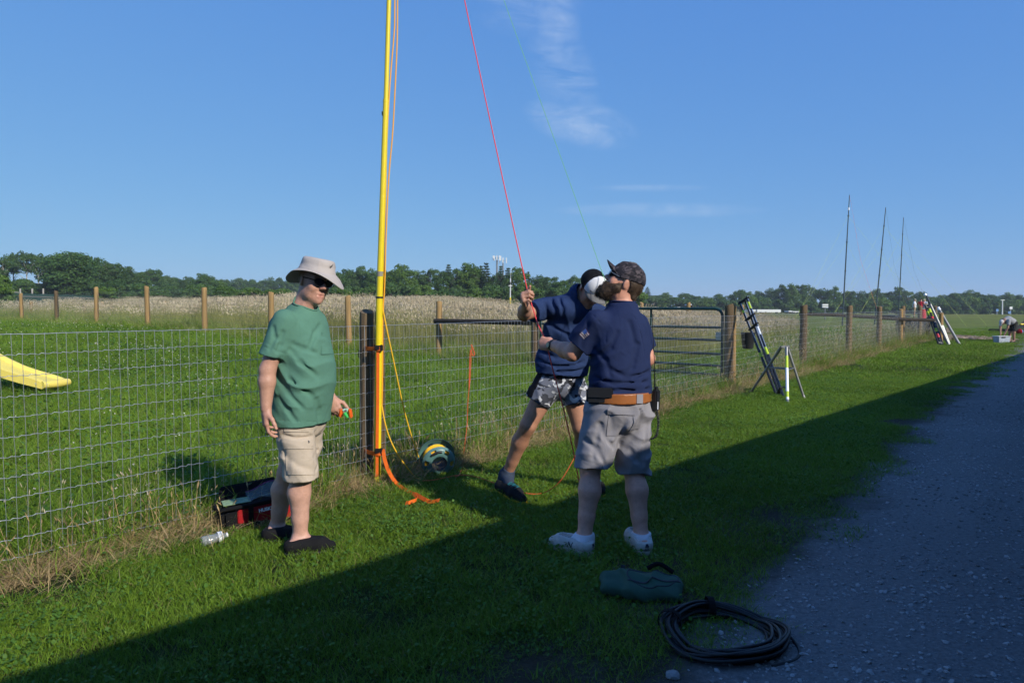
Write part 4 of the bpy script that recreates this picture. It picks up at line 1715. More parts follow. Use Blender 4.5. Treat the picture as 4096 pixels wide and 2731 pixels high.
def applique(name, shape, c, u, v, w, hgt, d, mat, parent, thick=0.003, nx=14, ny=12, outline=None, corner=0.0):
    """A piece of cloth lying on the surface: a w x hgt sheet (axes u, v) dropped along d onto the shape."""
    c, u, v = A3(c), unit(u), unit(v)
    d = unit(c - np.array([0, 0, CAMZ])) if d is None else unit(d)
    gx_, gy_ = np.linspace(-0.5, 0.5, nx), np.linspace(-0.5, 0.5, ny)
    P = np.array([c + u * (a * w) + v * (b * hgt) for a in gx_ for b in gy_]) - d * 0.10
    S = onto(shape, P, d, far=0.34)
    t = (S - P) @ d
    ok = (t < 0.33) & (t < np.median(t) + 0.07)
    top = S - d * thick
    bot = S + d * 0.004
    n = nx * ny
    V = np.concatenate([top, bot])
    I = np.arange(n).reshape(nx, ny)
    q = np.stack([I[:-1, :-1], I[1:, :-1], I[1:, 1:], I[:-1, 1:]], -1).reshape(-1, 4)
    rim = list(I[:, 0]) + list(I[-1, 1:]) + list(I[-2::-1, -1]) + list(I[0, -2:0:-1])
    rq = [(rim[i], rim[(i + 1) % len(rim)], rim[(i + 1) % len(rim)] + n, rim[i] + n) for i in range(len(rim))]
    ok2 = np.concatenate([ok, ok])
    Fc = [tuple(int(k) for k in x) for x in list(q) + rq if ok2[list(x)].all()]
    used = sorted({k for x in Fc for k in x})
    re = {k: i for i, k in enumerate(used)}
    V = V[used]
    Fc = [tuple(re[k] for k in x) for x in Fc]
    o = obj(name, V, Fc, mat, parent)
    bm = bmesh.new()
    bm.from_mesh(o.data)
    bmesh.ops.recalc_face_normals(bm, faces=bm.faces)
    bm.to_mesh(o.data)
    bm.free()
    autosmooth(o, 50)
    return o


def text_mesh(name, body, size, M, mat, parent=None, depth=0.0006, bold=0.0, shear=0.0, drape=None):
    """Raised lettering: built-in font turned to a mesh, placed by 4x4 matrix M (x right, y up, z out)."""
    cu = bpy.data.curves.new(name, 'FONT')
    cu.body = body
    cu.size = size
    cu.align_x, cu.align_y = 'CENTER', 'CENTER'
    cu.extrude = depth
    cu.offset = bold
    cu.shear = shear
    tmp = bpy.data.objects.new(name + '_tmp', cu)
    COL.objects.link(tmp)
    dg = bpy.context.evaluated_depsgraph_get()
    dg.update()
    me = bpy.data.meshes.new_from_object(tmp.evaluated_get(dg))
    bpy.data.objects.remove(tmp)
    V = np.array([tuple(M @ v.co) for v in me.vertices])
    Fc = [tuple(p.vertices) for p in me.polygons]
    bpy.data.meshes.remove(me)
    if drape is not None:
        V = drape(V)
    return obj(name, V, Fc, mat, parent)


def head_prims(c, fwd, up, s=1.0, mouth=0.0, ears=True):
    c, f, u = A3(c), unit(fwd), A3(up)
    u = unit(u - f * (u @ f))
    r = np.cross(f, u)                      # the person's right

    def pt(a, b, d):                        # right, forward, up
        return c + (r * a + f * b + u * d) * s
    ax = [r, f, u]
    pr = [Ell(pt(0, -0.008, 0.03), ax, [0.076 * s, 0.098 * s, 0.096 * s], k=0.02),
          Ell(pt(0, 0.032, -0.035), ax, [0.062 * s, 0.062 * s, 0.085 * s], k=0.035),
          Ell(pt(0, 0.045, -0.088), ax, [0.047 * s, 0.044 * s, 0.034 * s], k=0.03),
          Cap(pt(0, 0.076, -0.108), pt(0, 0.070, -0.100), 0.020 * s, k=0.025),
          Cap(pt(0, 0.090, 0.018), pt(0, 0.115, -0.020), 0.0095 * s, 0.0145 * s, k=0.014),
          Cap(pt(0.011, 0.104, -0.027), pt(-0.011, 0.104, -0.027), 0.0105 * s, k=0.008),
          Cap(pt(0.045, 0.070, 0.032), pt(-0.045, 0.070, 0.032), 0.016 * s, k=0.02),
          Cap(pt(0.0, 0.086, 0.034), pt(0.0, 0.084, 0.03), 0.013 * s, k=0.02),
          Cap(pt(0.020, 0.085, -0.062), pt(-0.020, 0.085, -0.062), 0.0085 * s, k=0.010),
          Cap(pt(0.016, 0.087, -0.078), pt(-0.016, 0.087, -0.078), 0.0085 * s, k=0.010)]
    for q in (1, -1):
        pr.append(Ell(pt(0.042 * q, 0.062, -0.030), ax, [0.024 * s, 0.026 * s, 0.030 * s], k=0.02))
        pr.append(Ell(pt(0.050 * q, 0.020, -0.075), ax, [0.016 * s, 0.04 * s, 0.030 * s], k=0.025))
        if ears:
            pr.append(Ell(pt(0.077 * q, -0.012, 0.0), [unit(r * q - f * 0.5), unit(f + r * q * 0.5), u], [0.009 * s, 0.021 * s, 0.034 * s], k=0.008))
    cuts = []
    for q in (1, -1):
        e = Ell(pt(0.032 * q, 0.098, 0.012), ax, [0.019 * s, 0.016 * s, 0.010 * s], k=0.012)
        cuts.append(e)
    mo = Cap(pt(0.022, 0.093, -0.0705), pt(-0.022, 0.093, -0.0705), 0.0026 * s + mouth, k=0.004)
    cuts.append(mo)
    return pr, cuts, pt, (r, f, u)


def hand_prims(w, d, palm, thumb, curl=(0.3, 0.35, 0.25), spread=0.08, s=1.0, tcurl=0.4, fing=None, grip=0.0):
    """Hand from wrist w along d; palm = direction the palm faces; thumb = side direction of the thumb."""
    w, d, n = A3(w), unit(d), A3(palm)
    n = unit(n - d * (n @ d))
    t = A3(thumb)
    t = unit(t - d * (t @ d) - n * (t @ n))

    def pt(a, b, c):
        return w + (t * a + d * b + n * c) * s
    pr = [Cap(pt(0, -0.01, 0), pt(0, 0.03, 0), 0.027 * s, 0.026 * s, k=0.015, flat=(n, 0.72)),
          Cap(pt(0.020, 0.035, 0.0), pt(0.027, 0.082, 0.0), 0.017 * s, 0.0145 * s, k=0.014),
          Cap(pt(0.0, 0.035, -0.002), pt(0.006, 0.088, -0.003), 0.0175 * s, 0.0145 * s, k=0.014),
          Cap(pt(-0.014, 0.035, -0.001), pt(-0.013, 0.084, -0.001), 0.0165 * s, 0.0140 * s, k=0.014),
          Cap(pt(-0.024, 0.032, 0.001), pt(-0.030, 0.076, 0.002), 0.0150 * s, 0.0125 * s, k=0.014),
          Cap(pt(0.018, 0.018, 0.010), pt(0.030, 0.045, 0.012), 0.016 * s, 0.013 * s, k=0.014)]
    base = [(0.028, 0.086), (0.008, 0.092), (-0.012, 0.088), (-0.031, 0.078)]
    lens = [(0.040, 0.025, 0.020), (0.045, 0.028, 0.021), (0.041, 0.026, 0.020), (0.032, 0.020, 0.018)]
    rads = [0.0092, 0.0095, 0.0090, 0.0080]
    for i in range(4):
        p = pt(base[i][0], base[i][1], 0)
        a = 0.0
        out = t * ((1.5 - i) / 1.5 * spread)
        cv = fing[i] if fing else curl
        for j in range(3):
            a += cv[j]
            dd = unit(d * math.cos(a) + n * math.sin(a) + out * (1 if j == 0 else 0.4) * math.cos(a))
            q = p + dd * lens[i][j] * s
            pr.append(Cap(p, q, rads[i] * (1 - 0.07 * j) * s, rads[i] * (0.95 - 0.08 * j) * s, k=0.0045 if j else 0.007))
            p = q
    p0 = pt(0.026, 0.030, 0.008)
    d1 = unit(d * 0.62 + t * (0.75 - 0.5 * tcurl) + n * (0.25 + 0.6 * tcurl))
    p1 = p0 + d1 * 0.042 * s
    d2 = unit(d * 0.8 + t * (0.45 - 0.9 * tcurl) + n * (0.25 + 0.5 * tcurl))
    p2 = p1 + d2 * 0.030 * s
    p3 = p2 + unit(d2 + d * 0.15) * 0.022 * s
    pr += [Cap(p0, p1, 0.0135 * s, 0.0115 * s, k=0.010), Cap(p1, p2, 0.0112 * s, 0.0102 * s, k=0.005), Cap(p2, p3, 0.0102 * s, 0.0085 * s, k=0.005)]
    return pr


def limb(pts, rads, k=0.02, flat=None):
    return [Cap(pts[i], pts[i + 1], rads[i], rads[i + 1], k=k, flat=flat) for i in range(len(pts) - 1)]


def leg_prims(hip, knee, ankle, fwd, s=1.0):
    """Thigh, knee, calf bulge at the back and shin."""
    hip, knee, ankle, f = A3(hip), A3(knee), A3(ankle), unit(fwd)
    mid = knee * 0.68 + ankle * 0.32 - f * 0.014 * s
    low = knee * 0.3 + ankle * 0.7 - f * 0.004 * s
    return [Cap(hip, knee, 0.088 * s, 0.060 * s, k=0.03), Cap(knee + f * 0.012 * s, knee * 0.93 + ankle * 0.07 + f * 0.012 * s, 0.051 * s, 0.046 * s, k=0.02),
            Cap(knee, mid, 0.053 * s, 0.059 * s, k=0.02), Cap(mid, low, 0.059 * s, 0.043 * s, k=0.03),
            Cap(low, ankle, 0.043 * s, 0.036 * s, k=0.02), Cap(knee * 0.9 + ankle * 0.1 + f * 0.01, ankle + f * 0.006, 0.040 * s, 0.032 * s, k=0.02)]


def foot_prims(ankle, heel, toe, k=0.02, s=1.0):
    a, h_, t_ = A3(ankle), A3(heel), A3(toe)
    d = unit([t_[0] - h_[0], t_[1] - h_[1], 0])
    z = h_[2]
    hp = h_ + d * 0.035 + np.array([0, 0, 0.036])
    ball = h_ * 0.32 + t_ * 0.68 + np.array([0, 0, 0.030])
    tp = t_ - d * 0.028 + np.array([0, 0, 0.024])
    return [Cap(a, hp, 0.036 * s, 0.034 * s, k=k), Cap(hp, ball, 0.034 * s, 0.036 * s, k=k), Cap(ball, tp, 0.037 * s, 0.024 * s, k=k),
            Cap(a, ball, 0.036 * s, 0.024 * s, k=0.035)]


def shoe_shape(ankle, heel, toe, cut_h=0.085, wide=1.0, ground=0.0, tall=0.05, toe_r=0.030):
    a, h_, t_ = A3(ankle), A3(heel), A3(toe)
    d = unit([t_[0] - h_[0], t_[1] - h_[1], 0])
    sd = np.array([-d[1], d[0], 0])
    g = ground
    hp = h_ + d * 0.040
    hp[2] = g + 0.040
    ball = h_ * 0.33 + t_ * 0.67
    ball[2] = g + 0.036
    tp = t_ - d * toe_r
    tp[2] = g + toe_r * 0.9
    ank = a.copy()
    ank[2] = g + cut_h + 0.03
    pr = [Cap(hp, ball + sd * 0.004, 0.042 * wide, 0.045 * wide, k=0.02), Cap(ball, tp, 0.044 * wide, toe_r * wide, k=0.03),
          Cap(hp + np.array([0, 0, 0.012]), ank, 0.041 * wide, 0.047 * wide, k=0.03), Cap(ank - np.array([0, 0, 0.04]), ball + np.array([0, 0, 0.008]), 0.042 * wide, 0.034 * wide, k=0.04)]
    slope = unit(np.array([0, 0, 1.0]) - d * 0.05)
    return Shape(pr, planes=[(np.array([0, 0, g + 0.004]), np.array([0, 0, -1.0])), (np.array([ank[0], ank[1], g + cut_h]), slope)]), d, sd


def sole_shape(ankle, heel, toe, ground=0.0, t=0.024, out=0.006, wide=1.0, toe_r=0.030):
    sh, d, sd = shoe_shape(ankle, heel, toe, wide=wide, ground=ground, toe_r=toe_r)
    pr = []
    h_, t_ = A3(heel), A3(toe)
    hp = h_ + d * 0.040
    ball = h_ * 0.33 + t_ * 0.67
    tp = t_ - d * toe_r
    for p in (hp, ball, tp):
        p[2] = ground + 0.02
    up = np.array([0, 0, 1.0])
    pr = [Cap(hp, ball + sd * 0.004, 0.042 * wide + out, 0.045 * wide + out, k=0.02), Cap(ball, tp, 0.044 * wide + out, toe_r * wide + out, k=0.03)]
    return Shape(pr, planes=[(np.array([0, 0, ground + t]), up), (np.array([0, 0, ground]), -up)])


def folds(dirv, freq, amp, warp=1.0, seed=0.0, c=None, rad_=None):
    """Cloth folds: soft ridges across dirv, bent by a slow warp; fades outside rad_ of c."""
    dv = unit(dirv)
    o = unit(np.cross(dv, [0.31, 0.77, 0.55]))
    o2 = np.cross(dv, o)

    def fn(P):
        ph = (P @ dv) * freq + warp * np.sin((P @ o) * freq * 0.28 + seed) + warp * 0.8 * np.sin((P @ o2) * freq * 0.33 + seed * 1.7)
        w = 0.75 - 1.6 * (1 - np.abs(np.sin(ph * 0.5))) ** 1.6 + 0.35 * np.sin(ph * 1.3 + 1.1 + seed)
        env = 0.55 + 0.45 * np.sin((P @ o) * 9.1 + seed * 2.3) * np.sin((P @ o2) * 7.3 + seed)
        r = 2.0 * amp * w * env
        if c is not None:
            q = np.sqrt(((P - A3(c)) ** 2).sum(1))
            r = r * np.clip(1.4 - q / rad_, 0, 1)
        return r
    return fn


def addf(*fs):
    return lambda P: sum(f(P) for f in fs)


# ------------------------------------------------------------------ cloth, skin and hair materials
def cloth(name, col, rough=0.9, weave=900, bump=0.12, mottle=0.12, wrinkle=0.28, attr=None):
    if name in MATS:
        return MATS[name]
    m = plain(name, col, rough=rough, noise=mottle, nscale=14, bump=bump, bscale=weave * 0.3, spec=0.15, attr=attr)
    nt = m.node_tree
    N, L, p = nt.nodes, nt.links, nt.nodes['Principled BSDF']
    tc = N.new('ShaderNodeTexCoord')
    nz = N.new('ShaderNodeTexNoise')
    nz.inputs['Scale'].default_value = 9
    nz.inputs['Detail'].default_value = 2
    nz.inputs['Distortion'].default_value = 1.2
    L.new(tc.outputs['Object'], nz.inputs['Vector'])
    bp = N.new('ShaderNodeBump')
    bp.inputs['Strength'].default_value = wrinkle
    bp.inputs['Distance'].default_value = 0.02
    L.new(nz.outputs['Fac'], bp.inputs['Height'])
    first = p.inputs['Normal'].links[0].from_node
    L.new(bp.outputs[0], first.inputs['Normal'])
    return m


def skin(name):
    if name in MATS:
        return MATS[name]
    m = plain(name, (0.5, 0.3, 0.22), rough=0.48, noise=0.2, nscale=38, bump=0.22, bscale=120, spec=0.4, attr='tint')
    p = m.node_tree.nodes['Principled BSDF']
    p.inputs['Subsurface Weight'].default_value = 0.0
    return m


m_skin = skin('skin')


def tinter(base, *spots):
    """spots: (centre, radius, colour, strength); smooth colour patches on skin."""
    def fn(V):
        c = np.tile(np.array(base, float), (len(V), 1))
        for (p, r, col, k) in spots:
            d = np.sqrt(((V - A3(p)) ** 2).sum(1))
            w = (k * np.clip(1 - d / r, 0, 1) ** 0.8)[:, None]
            c = c * (1 - w) + np.array(col) * w
        return c
    return fn


def hair_tufts(name, V, Nn, mat, parent, n, L, w, seed, droop=0.3, comb=None, keep=None):
    """Short locks standing on a surface: thin tapered blades."""
    r = np.random.default_rng(seed)
    idx = r.integers(0, len(V), n)
    P, N_ = V[idx], Nn[idx]
    if keep is not None:
        k = keep(P)
        P, N_ = P[k], N_[k]
    n = len(P)
    d = N_ * 0.8 + r.normal(0, 0.35, (n, 3)) + (A3(comb) if comb is not None else 0)
    d /= np.linalg.norm(d, axis=1, keepdims=True)
    s = np.cross(d, r.normal(0, 1, (n, 3)))
    s /= np.linalg.norm(s, axis=1, keepdims=True)
    ln = L * r.uniform(0.5, 1.2, n)[:, None]
    a, b = P - s * w - N_ * 0.002, P + s * w - N_ * 0.002
    mid = P + d * ln * 0.55
    tip = P + d * ln + np.array([0, 0, -droop]) * ln
    Vv = np.concatenate([a, b, mid + s * w * 0.7, mid - s * w * 0.7, tip])
    i = np.arange(n)
    me = npmesh(name, Vv - np.array(wloc(parent)), np.stack([i, i + n, i + 2 * n, i + 3 * n], 1), np.stack([i + 3 * n, i + 2 * n, i + 4 * n], 1))
    return link_mesh(name, me, mat, parent)


def normals_of(shape, V, e=0.002):
    g = np.stack([shape(V + np.eye(3)[i] * e) - shape(V - np.eye(3)[i] * e) for i in range(3)], 1)
    return g / np.maximum(np.linalg.norm(g, axis=1, keepdims=True), 1e-9)


def polar(name, c, ax, rings, mat, parent, n=48, cap_top=True):
    """Closed skin of rings; each ring is (radius fn(phi), height fn(phi)); ax = (right, fwd, up)."""
    r, f, u = ax
    V, Fc = [], []
    for (rf, hf) in rings:
        for k in range(n):
            w = 2 * PI * k / n
            R = rf(w) if callable(rf) else rf
            H = hf(w) if callable(hf) else hf
            V.append(A3(c) + r * (math.sin(w) * R) + f * (math.cos(w) * R) + u * H)
    for i in range(len(rings) - 1):
        for k in range(n):
            l = (k + 1) % n
            Fc.append((i * n + k, i * n + l, (i + 1) * n + l, (i + 1) * n + k))
    if cap_top:
        Fc.append(tuple((len(rings) - 1) * n + k for k in range(n)))
    o = obj(name, np.array(V), Fc, mat, parent)
    o.data.shade_smooth()
    return o


def collar_ring(name, shape, c, axis, r, mat, parent, thick=0.0055, n=40, squash=None):
    """Ribbed neckband: a ring round the neck laid down onto the shirt."""
    c, ax_ = A3(c), unit(axis)
    a = unit(np.cross(ax_, (0.3, 0.9, 0.1)))
    b = np.cross(ax_, a)
    P = np.array([c + (a * math.cos(w) + b * math.sin(w)) * r + ax_ * 0.10 for w in np.linspace(0, 2 * PI, n, endpoint=False)])
    S = onto(shape, P, -ax_, far=0.26)
    for _ in range(2):
        S = (np.roll(S, 1, 0) + S * 2 + np.roll(S, -1, 0)) / 4
    S = S - ax_ * 0.001
    return MB().tube([Vector(v) for v in S], thick, 8, closed=True).build(name, mat, parent, smooth=True)
# ================================================================== the man in the sun hat and green T-shirt
Z3 = np.array([0, 0, 1.0])
D1 = 4.15


def q1(px, py, dd=0.0):
    return A3(AT(px, py, D1 + dd))


def hat_man():
    F, Rr = unit((0.93, -0.37, 0)), unit((-0.37, -0.93, 0))
    heelR, toeR = A3(G(1140, 2226)), A3(G(1345, 2204))
    heelL, toeL = A3(G(1052, 2172)), A3(G(1215, 2166))
    for v in (heelR, toeR, heelL, toeL):
        v[2] = 0.012
    ankR, ankL = q1(1199, 2150, -0.05), q1(1106, 2108, 0.17)
    kneeR, kneeL = q1(1207, 1885, -0.07), q1(1150, 1890, 0.12)
    pel = q1(1205, 1640, 0.02)
    hipR, hipL = pel + Rr * 0.085, pel - Rr * 0.085
    chest, belly, upper = q1(1196, 1345, 0.0), q1(1226, 1490, 0.0), q1(1185, 1262, 0.0)
    hc = q1(1253, 1127, -0.02)
    hp, hcuts, hpt, hax = head_prims(hc, (0.77, -0.61, -0.16), (0.20, -0.02, 0.98), s=0.97)
    shR, shL = q1(1138, 1282, -0.16), q1(1262, 1285, 0.16)
    elR, wrR = q1(1070, 1480, -0.185), q1(1064, 1632, -0.20)
    elL, wrL = q1(1255, 1480, 0.20), q1(1322, 1590, 0.11)
    ax = [Rr, F, Z3]
    neck = [Cap(q1(1206, 1245, 0.0), q1(1232, 1165, 0.0), 0.060, 0.054, k=0.03), Cap(q1(1234, 1222, -0.03), hpt(0, 0.035, -0.10), 0.040, 0.030, k=0.03)]
    sl_ = [(1232, 1160, 1262, 0.085), (1262, 1104, 1288, 0.165), (1300, 1088, 1301, 0.190), (1350, 1084, 1311, 0.188), (1400, 1087, 1321, 0.183), (1450, 1092, 1333, 0.183),
           (1490, 1096, 1338, 0.185), (1540, 1098, 1335, 0.187), (1600, 1102, 1322, 0.186), (1650, 1105, 1312, 0.186), (1720, 1108, 1304, 0.186)]

    def slices(inset):
        rows = []
        for py, x0, x1, rs in sl_:
            c = q1((x0 + x1) / 2, py, 0.0)
            w = (x1 - x0) / 2 / FPX * D1
            rf = math.sqrt(max(w * w - (rs * 0.37) ** 2, 0.003)) / 0.93
            ins = inset * (1.9 if py > 1590 else 1.0)
            rows.append((c[2], c, max(rs - ins, 0.05), max(rf - ins, 0.05)))
        return rows
    torso = [Loft(slices(0.034), Rr, F, k=0.05)]
    arms = limb([shR, elR], [0.056, 0.044], k=0.03) + [Cap(elR, elR * 0.7 + wrR * 0.3, 0.044, 0.046, k=0.02), Cap(elR * 0.7 + wrR * 0.3, wrR, 0.046, 0.030, k=0.02)]
    arms += limb([shL, elL], [0.056, 0.044], k=0.03) + [Cap(elL, elL * 0.7 + wrL * 0.3, 0.044, 0.045, k=0.02), Cap(elL * 0.7 + wrL * 0.3, wrL, 0.045, 0.030, k=0.02)]
    hands = hand_prims(wrR, (q1(1062, 1720, -0.2) - wrR), (0.75, 0.45, 0.0), (0.62, -0.75, 0), fing=[(0.25, 0.45, 0.3), (0.35, 0.55, 0.4), (0.45, 0.6, 0.4), (0.55, 0.6, 0.4)], s=1.04, tcurl=0.15)
    hands += hand_prims(wrL, (q1(1352, 1665, 0.05) - wrL), (0.2, 0.5, -0.35), (0.55, -0.8, 0.1), fing=[(1.0, 1.2, 0.7), (1.0, 1.3, 0.8), (1.0, 1.3, 0.8), (1.0, 1.3, 0.8)], s=1.02, tcurl=0.35)
    legs = leg_prims(hipR, kneeR, ankR, F, 1.06) + leg_prims(hipL, kneeL, ankL, F, 1.04)
    feet = foot_prims(ankR, heelR, toeR) + foot_prims(ankL, heelL, toeL)
    base = (0.54, 0.285, 0.20)
    t = tinter(base, (kneeR * 0.5 + ankR * 0.5, 0.35, (0.62, 0.36, 0.27), 1.0), (kneeL * 0.5 + ankL * 0.5, 0.30, (0.62, 0.36, 0.27), 1.0),
               (elR * 0.5 + wrR * 0.5, 0.22, (0.52, 0.285, 0.195), 1.0), (hpt(0, 0.09, -0.075), 0.028, (0.50, 0.21, 0.18), 0.8), (hpt(0, 0.11, -0.02), 0.035, (0.55, 0.26, 0.19), 0.8),
               (hpt(0, 0.09, -0.0705), 0.013, (0.16, 0.05, 0.045), 0.6), (wrR + (0, 0, -0.07), 0.10, (0.50, 0.25, 0.185), 0.9),
               (hpt(0.07, -0.04, 0.0), 0.055, (0.33, 0.29, 0.26), 0.8), (hpt(-0.07, -0.04, 0.0), 0.055, (0.33, 0.29, 0.26), 0.8))
    body = Shape(hp + neck + torso + arms + hands + legs + feet, cuts=hcuts)
    origin = Vector((float(pel[0]), float(pel[1]), 0.0))
    p = solid('person', body, m_skin, None, h=0.0052, origin=origin, tint=t, project=1)
    tag(p, 'older man in wide sun hat, green T-shirt and khaki shorts left of the mast', 'person')
    # T-shirt
    m_shirt = cloth('green_jersey', (0.095, 0.215, 0.155), mottle=0.10)
    slR, slL = shR + (elR - shR) * 0.74, shL + (elL - shL) * 0.74
    hem = q1(1205, 1690, 0.02)
    disp = addf(folds((0.55, -0.1, 0.8), 52, 0.0045, 1.4, 0.7, c=q1(1180, 1520, -0.1), rad_=0.26), folds((0.75, -0.2, -0.6), 34, 0.0045, 1.2, 2.1, c=q1(1180, 1350, -0.1), rad_=0.25),
                folds((0.95, -0.1, 0.15), 30, 0.0035, 1.0, 4.1, c=q1(1210, 1650, -0.1), rad_=0.2))
    tors = [Loft(slices(0.0), Rr, F, k=0.04), Cap(q1(1200, 1262, 0), q1(1222, 1210, -0.005), 0.080, 0.064, k=0.05),
            cutcap(slR, elR - shR, Cap(shR, slR + (elR - shR) * 0.2, 0.068, 0.078, k=0.04)), cutcap(slL, elL - shL, Cap(shL, slL + (elL - shL) * 0.2, 0.068, 0.078, k=0.04))]
    ncut = Cap(q1(1216, 1226, -0.01), q1(1262, 1140, -0.02), 0.066, 0.085, k=0.008)
    ncut2 = Cap(q1(1243, 1240, -0.06), q1(1262, 1190, -0.06), 0.052, 0.06, k=0.008)
    base_ = Shape(tors, planes=[(hem, unit((0.03, 0, -1)))])
    cr = crease_cuts(base_, [[(1176, 1378), (1215, 1395), (1262, 1410)], [(1160, 1400), (1200, 1448), (1270, 1505)], [(1120, 1440), (1158, 1518), (1252, 1586), (1276, 1665)],
                             [(1103, 1507), (1153, 1575), (1211, 1633)], [(1112, 1590), (1150, 1640), (1180, 1680)], [(1285, 1300), (1262, 1330), (1240, 1390)], [(1270, 1600), (1280, 1640), (1278, 1690)]], D1, r=0.007, k=0.024)
    cr += crease_cuts(base_, [[(1140, 1226), (1170, 1250), (1192, 1282), (1198, 1338), (1182, 1376)]], D1, r=0.0025, k=0.008)
    cr += crease_cuts(base_, [[(1092, 1310), (1100, 1350), (1078, 1395)], [(1130, 1330), (1122, 1380), (1110, 1405)]], D1, r=0.006, k=0.022)
    cr += crease_cuts(base_, [[(1052, 1386), (1090, 1396), (1128, 1410), (1148, 1415)], [(1112, 1682), (1170, 1684), (1240, 1686), (1300, 1686)]], D1, r=0.0015, k=0.005)
    shirt = Shape(tors, cuts=[ncut] + cr, planes=[(hem, unit((0.03, 0, -1)))], disp=disp)
    so = solid('shirt', shirt, m_shirt, p, h=0.0058)
    collar_ring('collar', Shape(tors), q1(1226, 1216, -0.012), q1(1262, 1140, -0.02) - q1(1216, 1226, -0.01), 0.073, m_shirt, p)
    for nm, a, b, r0 in (('sleeve_hem', slR, elR - shR, 0.080), ):
        pass
    # chest pocket and sleeve seams
    applique('pocket', base_, q1(1316, 1372, -0.12), (1.0, 0.0, 0), (0.05, 0, 1), 0.085, 0.13, None, m_shirt, p, thick=0.0035)
    # shorts
    m_khaki = cloth('khaki_cotton', (0.50, 0.415, 0.325), mottle=0.10)
    hmR, hmL = kneeR + (0, 0, 0.0), kneeL + (0, 0, 0.0)
    cR, cL = q1(1217, 1912, -0.07), q1(1180, 1905, 0.12)
    disp2 = addf(folds((0.5, 0, 0.85), 60, 0.0035, 1.5, 1.3), folds((0.8, -0.3, 0.4), 38, 0.004, 1.2, 3.0))
    sh = Shape([Ell(pel - Z3 * 0.03, ax, [0.178, 0.146, 0.15], k=0.05), Cap(hipR + F * 0.0, cR + F * 0.0 - Z3 * 0.1, 0.112, 0.104, k=0.03), Cap(hipL, cL - Z3 * 0.1, 0.110, 0.100, k=0.03)],
               planes=[(cR, unit((0.03, 0.05, -1))), (hem + Z3 * 0.05, Z3)], disp=disp2)
    sh.cuts += crease_cuts(Shape(sh.prims, planes=sh.planes), [[(1140, 1820), (1190, 1862), (1250, 1880)], [(1130, 1740), (1190, 1752), (1250, 1745)], [(1128, 1790), (1150, 1850), (1148, 1905)], [(1262, 1730), (1272, 1800), (1268, 1880)]], D1, r=0.005, k=0.02)
    solid('shorts', sh, m_khaki, p, h=0.0058)
    applique('cargo_pocket', sh, q1(1200, 1845, -0.25), (1, 0, 0), (-0.06, 0, 1), 0.165, 0.155, None, m_khaki, p, thick=0.006)
    applique('pocket_flap', sh, q1(1190, 1775, -0.25), (1, 0, 0), (-0.04, 0, 1), 0.185, 0.058, None, m_khaki, p, thick=0.011)
    applique('pocket_welt', sh, q1(1186, 1722, -0.25), (1, -0.2, 0.02), (0, 0, 1), 0.155, 0.014, None, m_khaki, p, thick=0.006)
    m_btn = plain('dark_button', (0.06, 0.07, 0.08), rough=0.4)
    b = onto(sh, np.array([q1(1185, 1790, -0.3)]), (0.1, 1, 0))[0]
    MB().lathe([(0.008, -0.004), (0.009, 0.0), (0.008, 0.003)], b - unit((0.1, 1, 0)) * 0.0125, axis=(-0.1, -1, 0), n=12).build('button', m_btn, p)
    # shoes
    m_shoe = cloth('black_canvas', (0.012, 0.012, 0.013), mottle=0.2)
    m_sole = plain('black_rubber', (0.008, 0.008, 0.008), rough=0.6)
    for a, h_, t_ in ((ankR, heelR, toeR), (ankL, heelL, toeL)):
        s_, d, sd = shoe_shape(a, h_, t_, cut_h=0.078, ground=0.012)
        so = solid('shoe', s_, m_shoe, p, h=0.0055)
        solid('sole', sole_shape(a, h_, t_, ground=0.006, t=0.022, out=0.004), m_sole, so, h=0.006).location = (0, 0, 0)
    # sun hat
    m_hat = cloth('stone_canvas', (0.42, 0.375, 0.345), mottle=0.08)
    r, f, u = hax
    tilt = 0.0

    def el(a, b):
        return lambda w: a + (b - a) * math.cos(w) ** 2

    def brim_h(base, k):
        def fn(w):
            return base + k * (-0.017 + 0.021 * math.cos(2 * (w - 0.95)) - 0.010 * math.cos(w + 0.66) + 0.004 * math.sin(3 * w + 0.5) - 0.046 * max(0.0, math.cos(w - 3.2)))
        return fn
    rings = [(el(0.092, 0.112), 0.062), (el(0.100, 0.118), brim_h(0.061, 0.05)), (el(0.135, 0.146), brim_h(0.060, 0.5)), (el(0.162, 0.172), brim_h(0.057, 1.3)),
             (el(0.164, 0.174), brim_h(0.060, 1.3)), (el(0.160, 0.170), brim_h(0.063, 1.27)), (el(0.135, 0.146), brim_h(0.066, 0.5)), (el(0.103, 0.120), brim_h(0.069, 0.05)), (el(0.0995, 0.1165), 0.071), (el(0.0995, 0.1165), 0.078),
             (el(0.0965, 0.1125), 0.080), (el(0.0955, 0.1115), 0.092), (el(0.094, 0.109), 0.094), (lambda w: 0.093 + 0.015 * math.cos(w) ** 2 + 0.0025 * math.sin(5 * w), 0.110),
             (lambda w: 0.090 + 0.014 * math.cos(w) ** 2 + 0.002 * math.sin(4 * w + 1), 0.128), (el(0.084, 0.098), 0.138), (el(0.075, 0.088), 0.1435), (el(0.05, 0.06), 0.146), (el(0.01, 0.012), 0.145)]
    hat = polar('sun_hat', hpt(-0.010, 0.006, -0.004), hax, rings, m_hat, p, n=64)
    # small dark winged mark on the crown
    m_mark = plain('black_print', (0.01, 0.01, 0.01), rough=0.7)
    wv = -0.05
    mk = MB()
    cpos = hpt(-0.010, 0.006, -0.004)
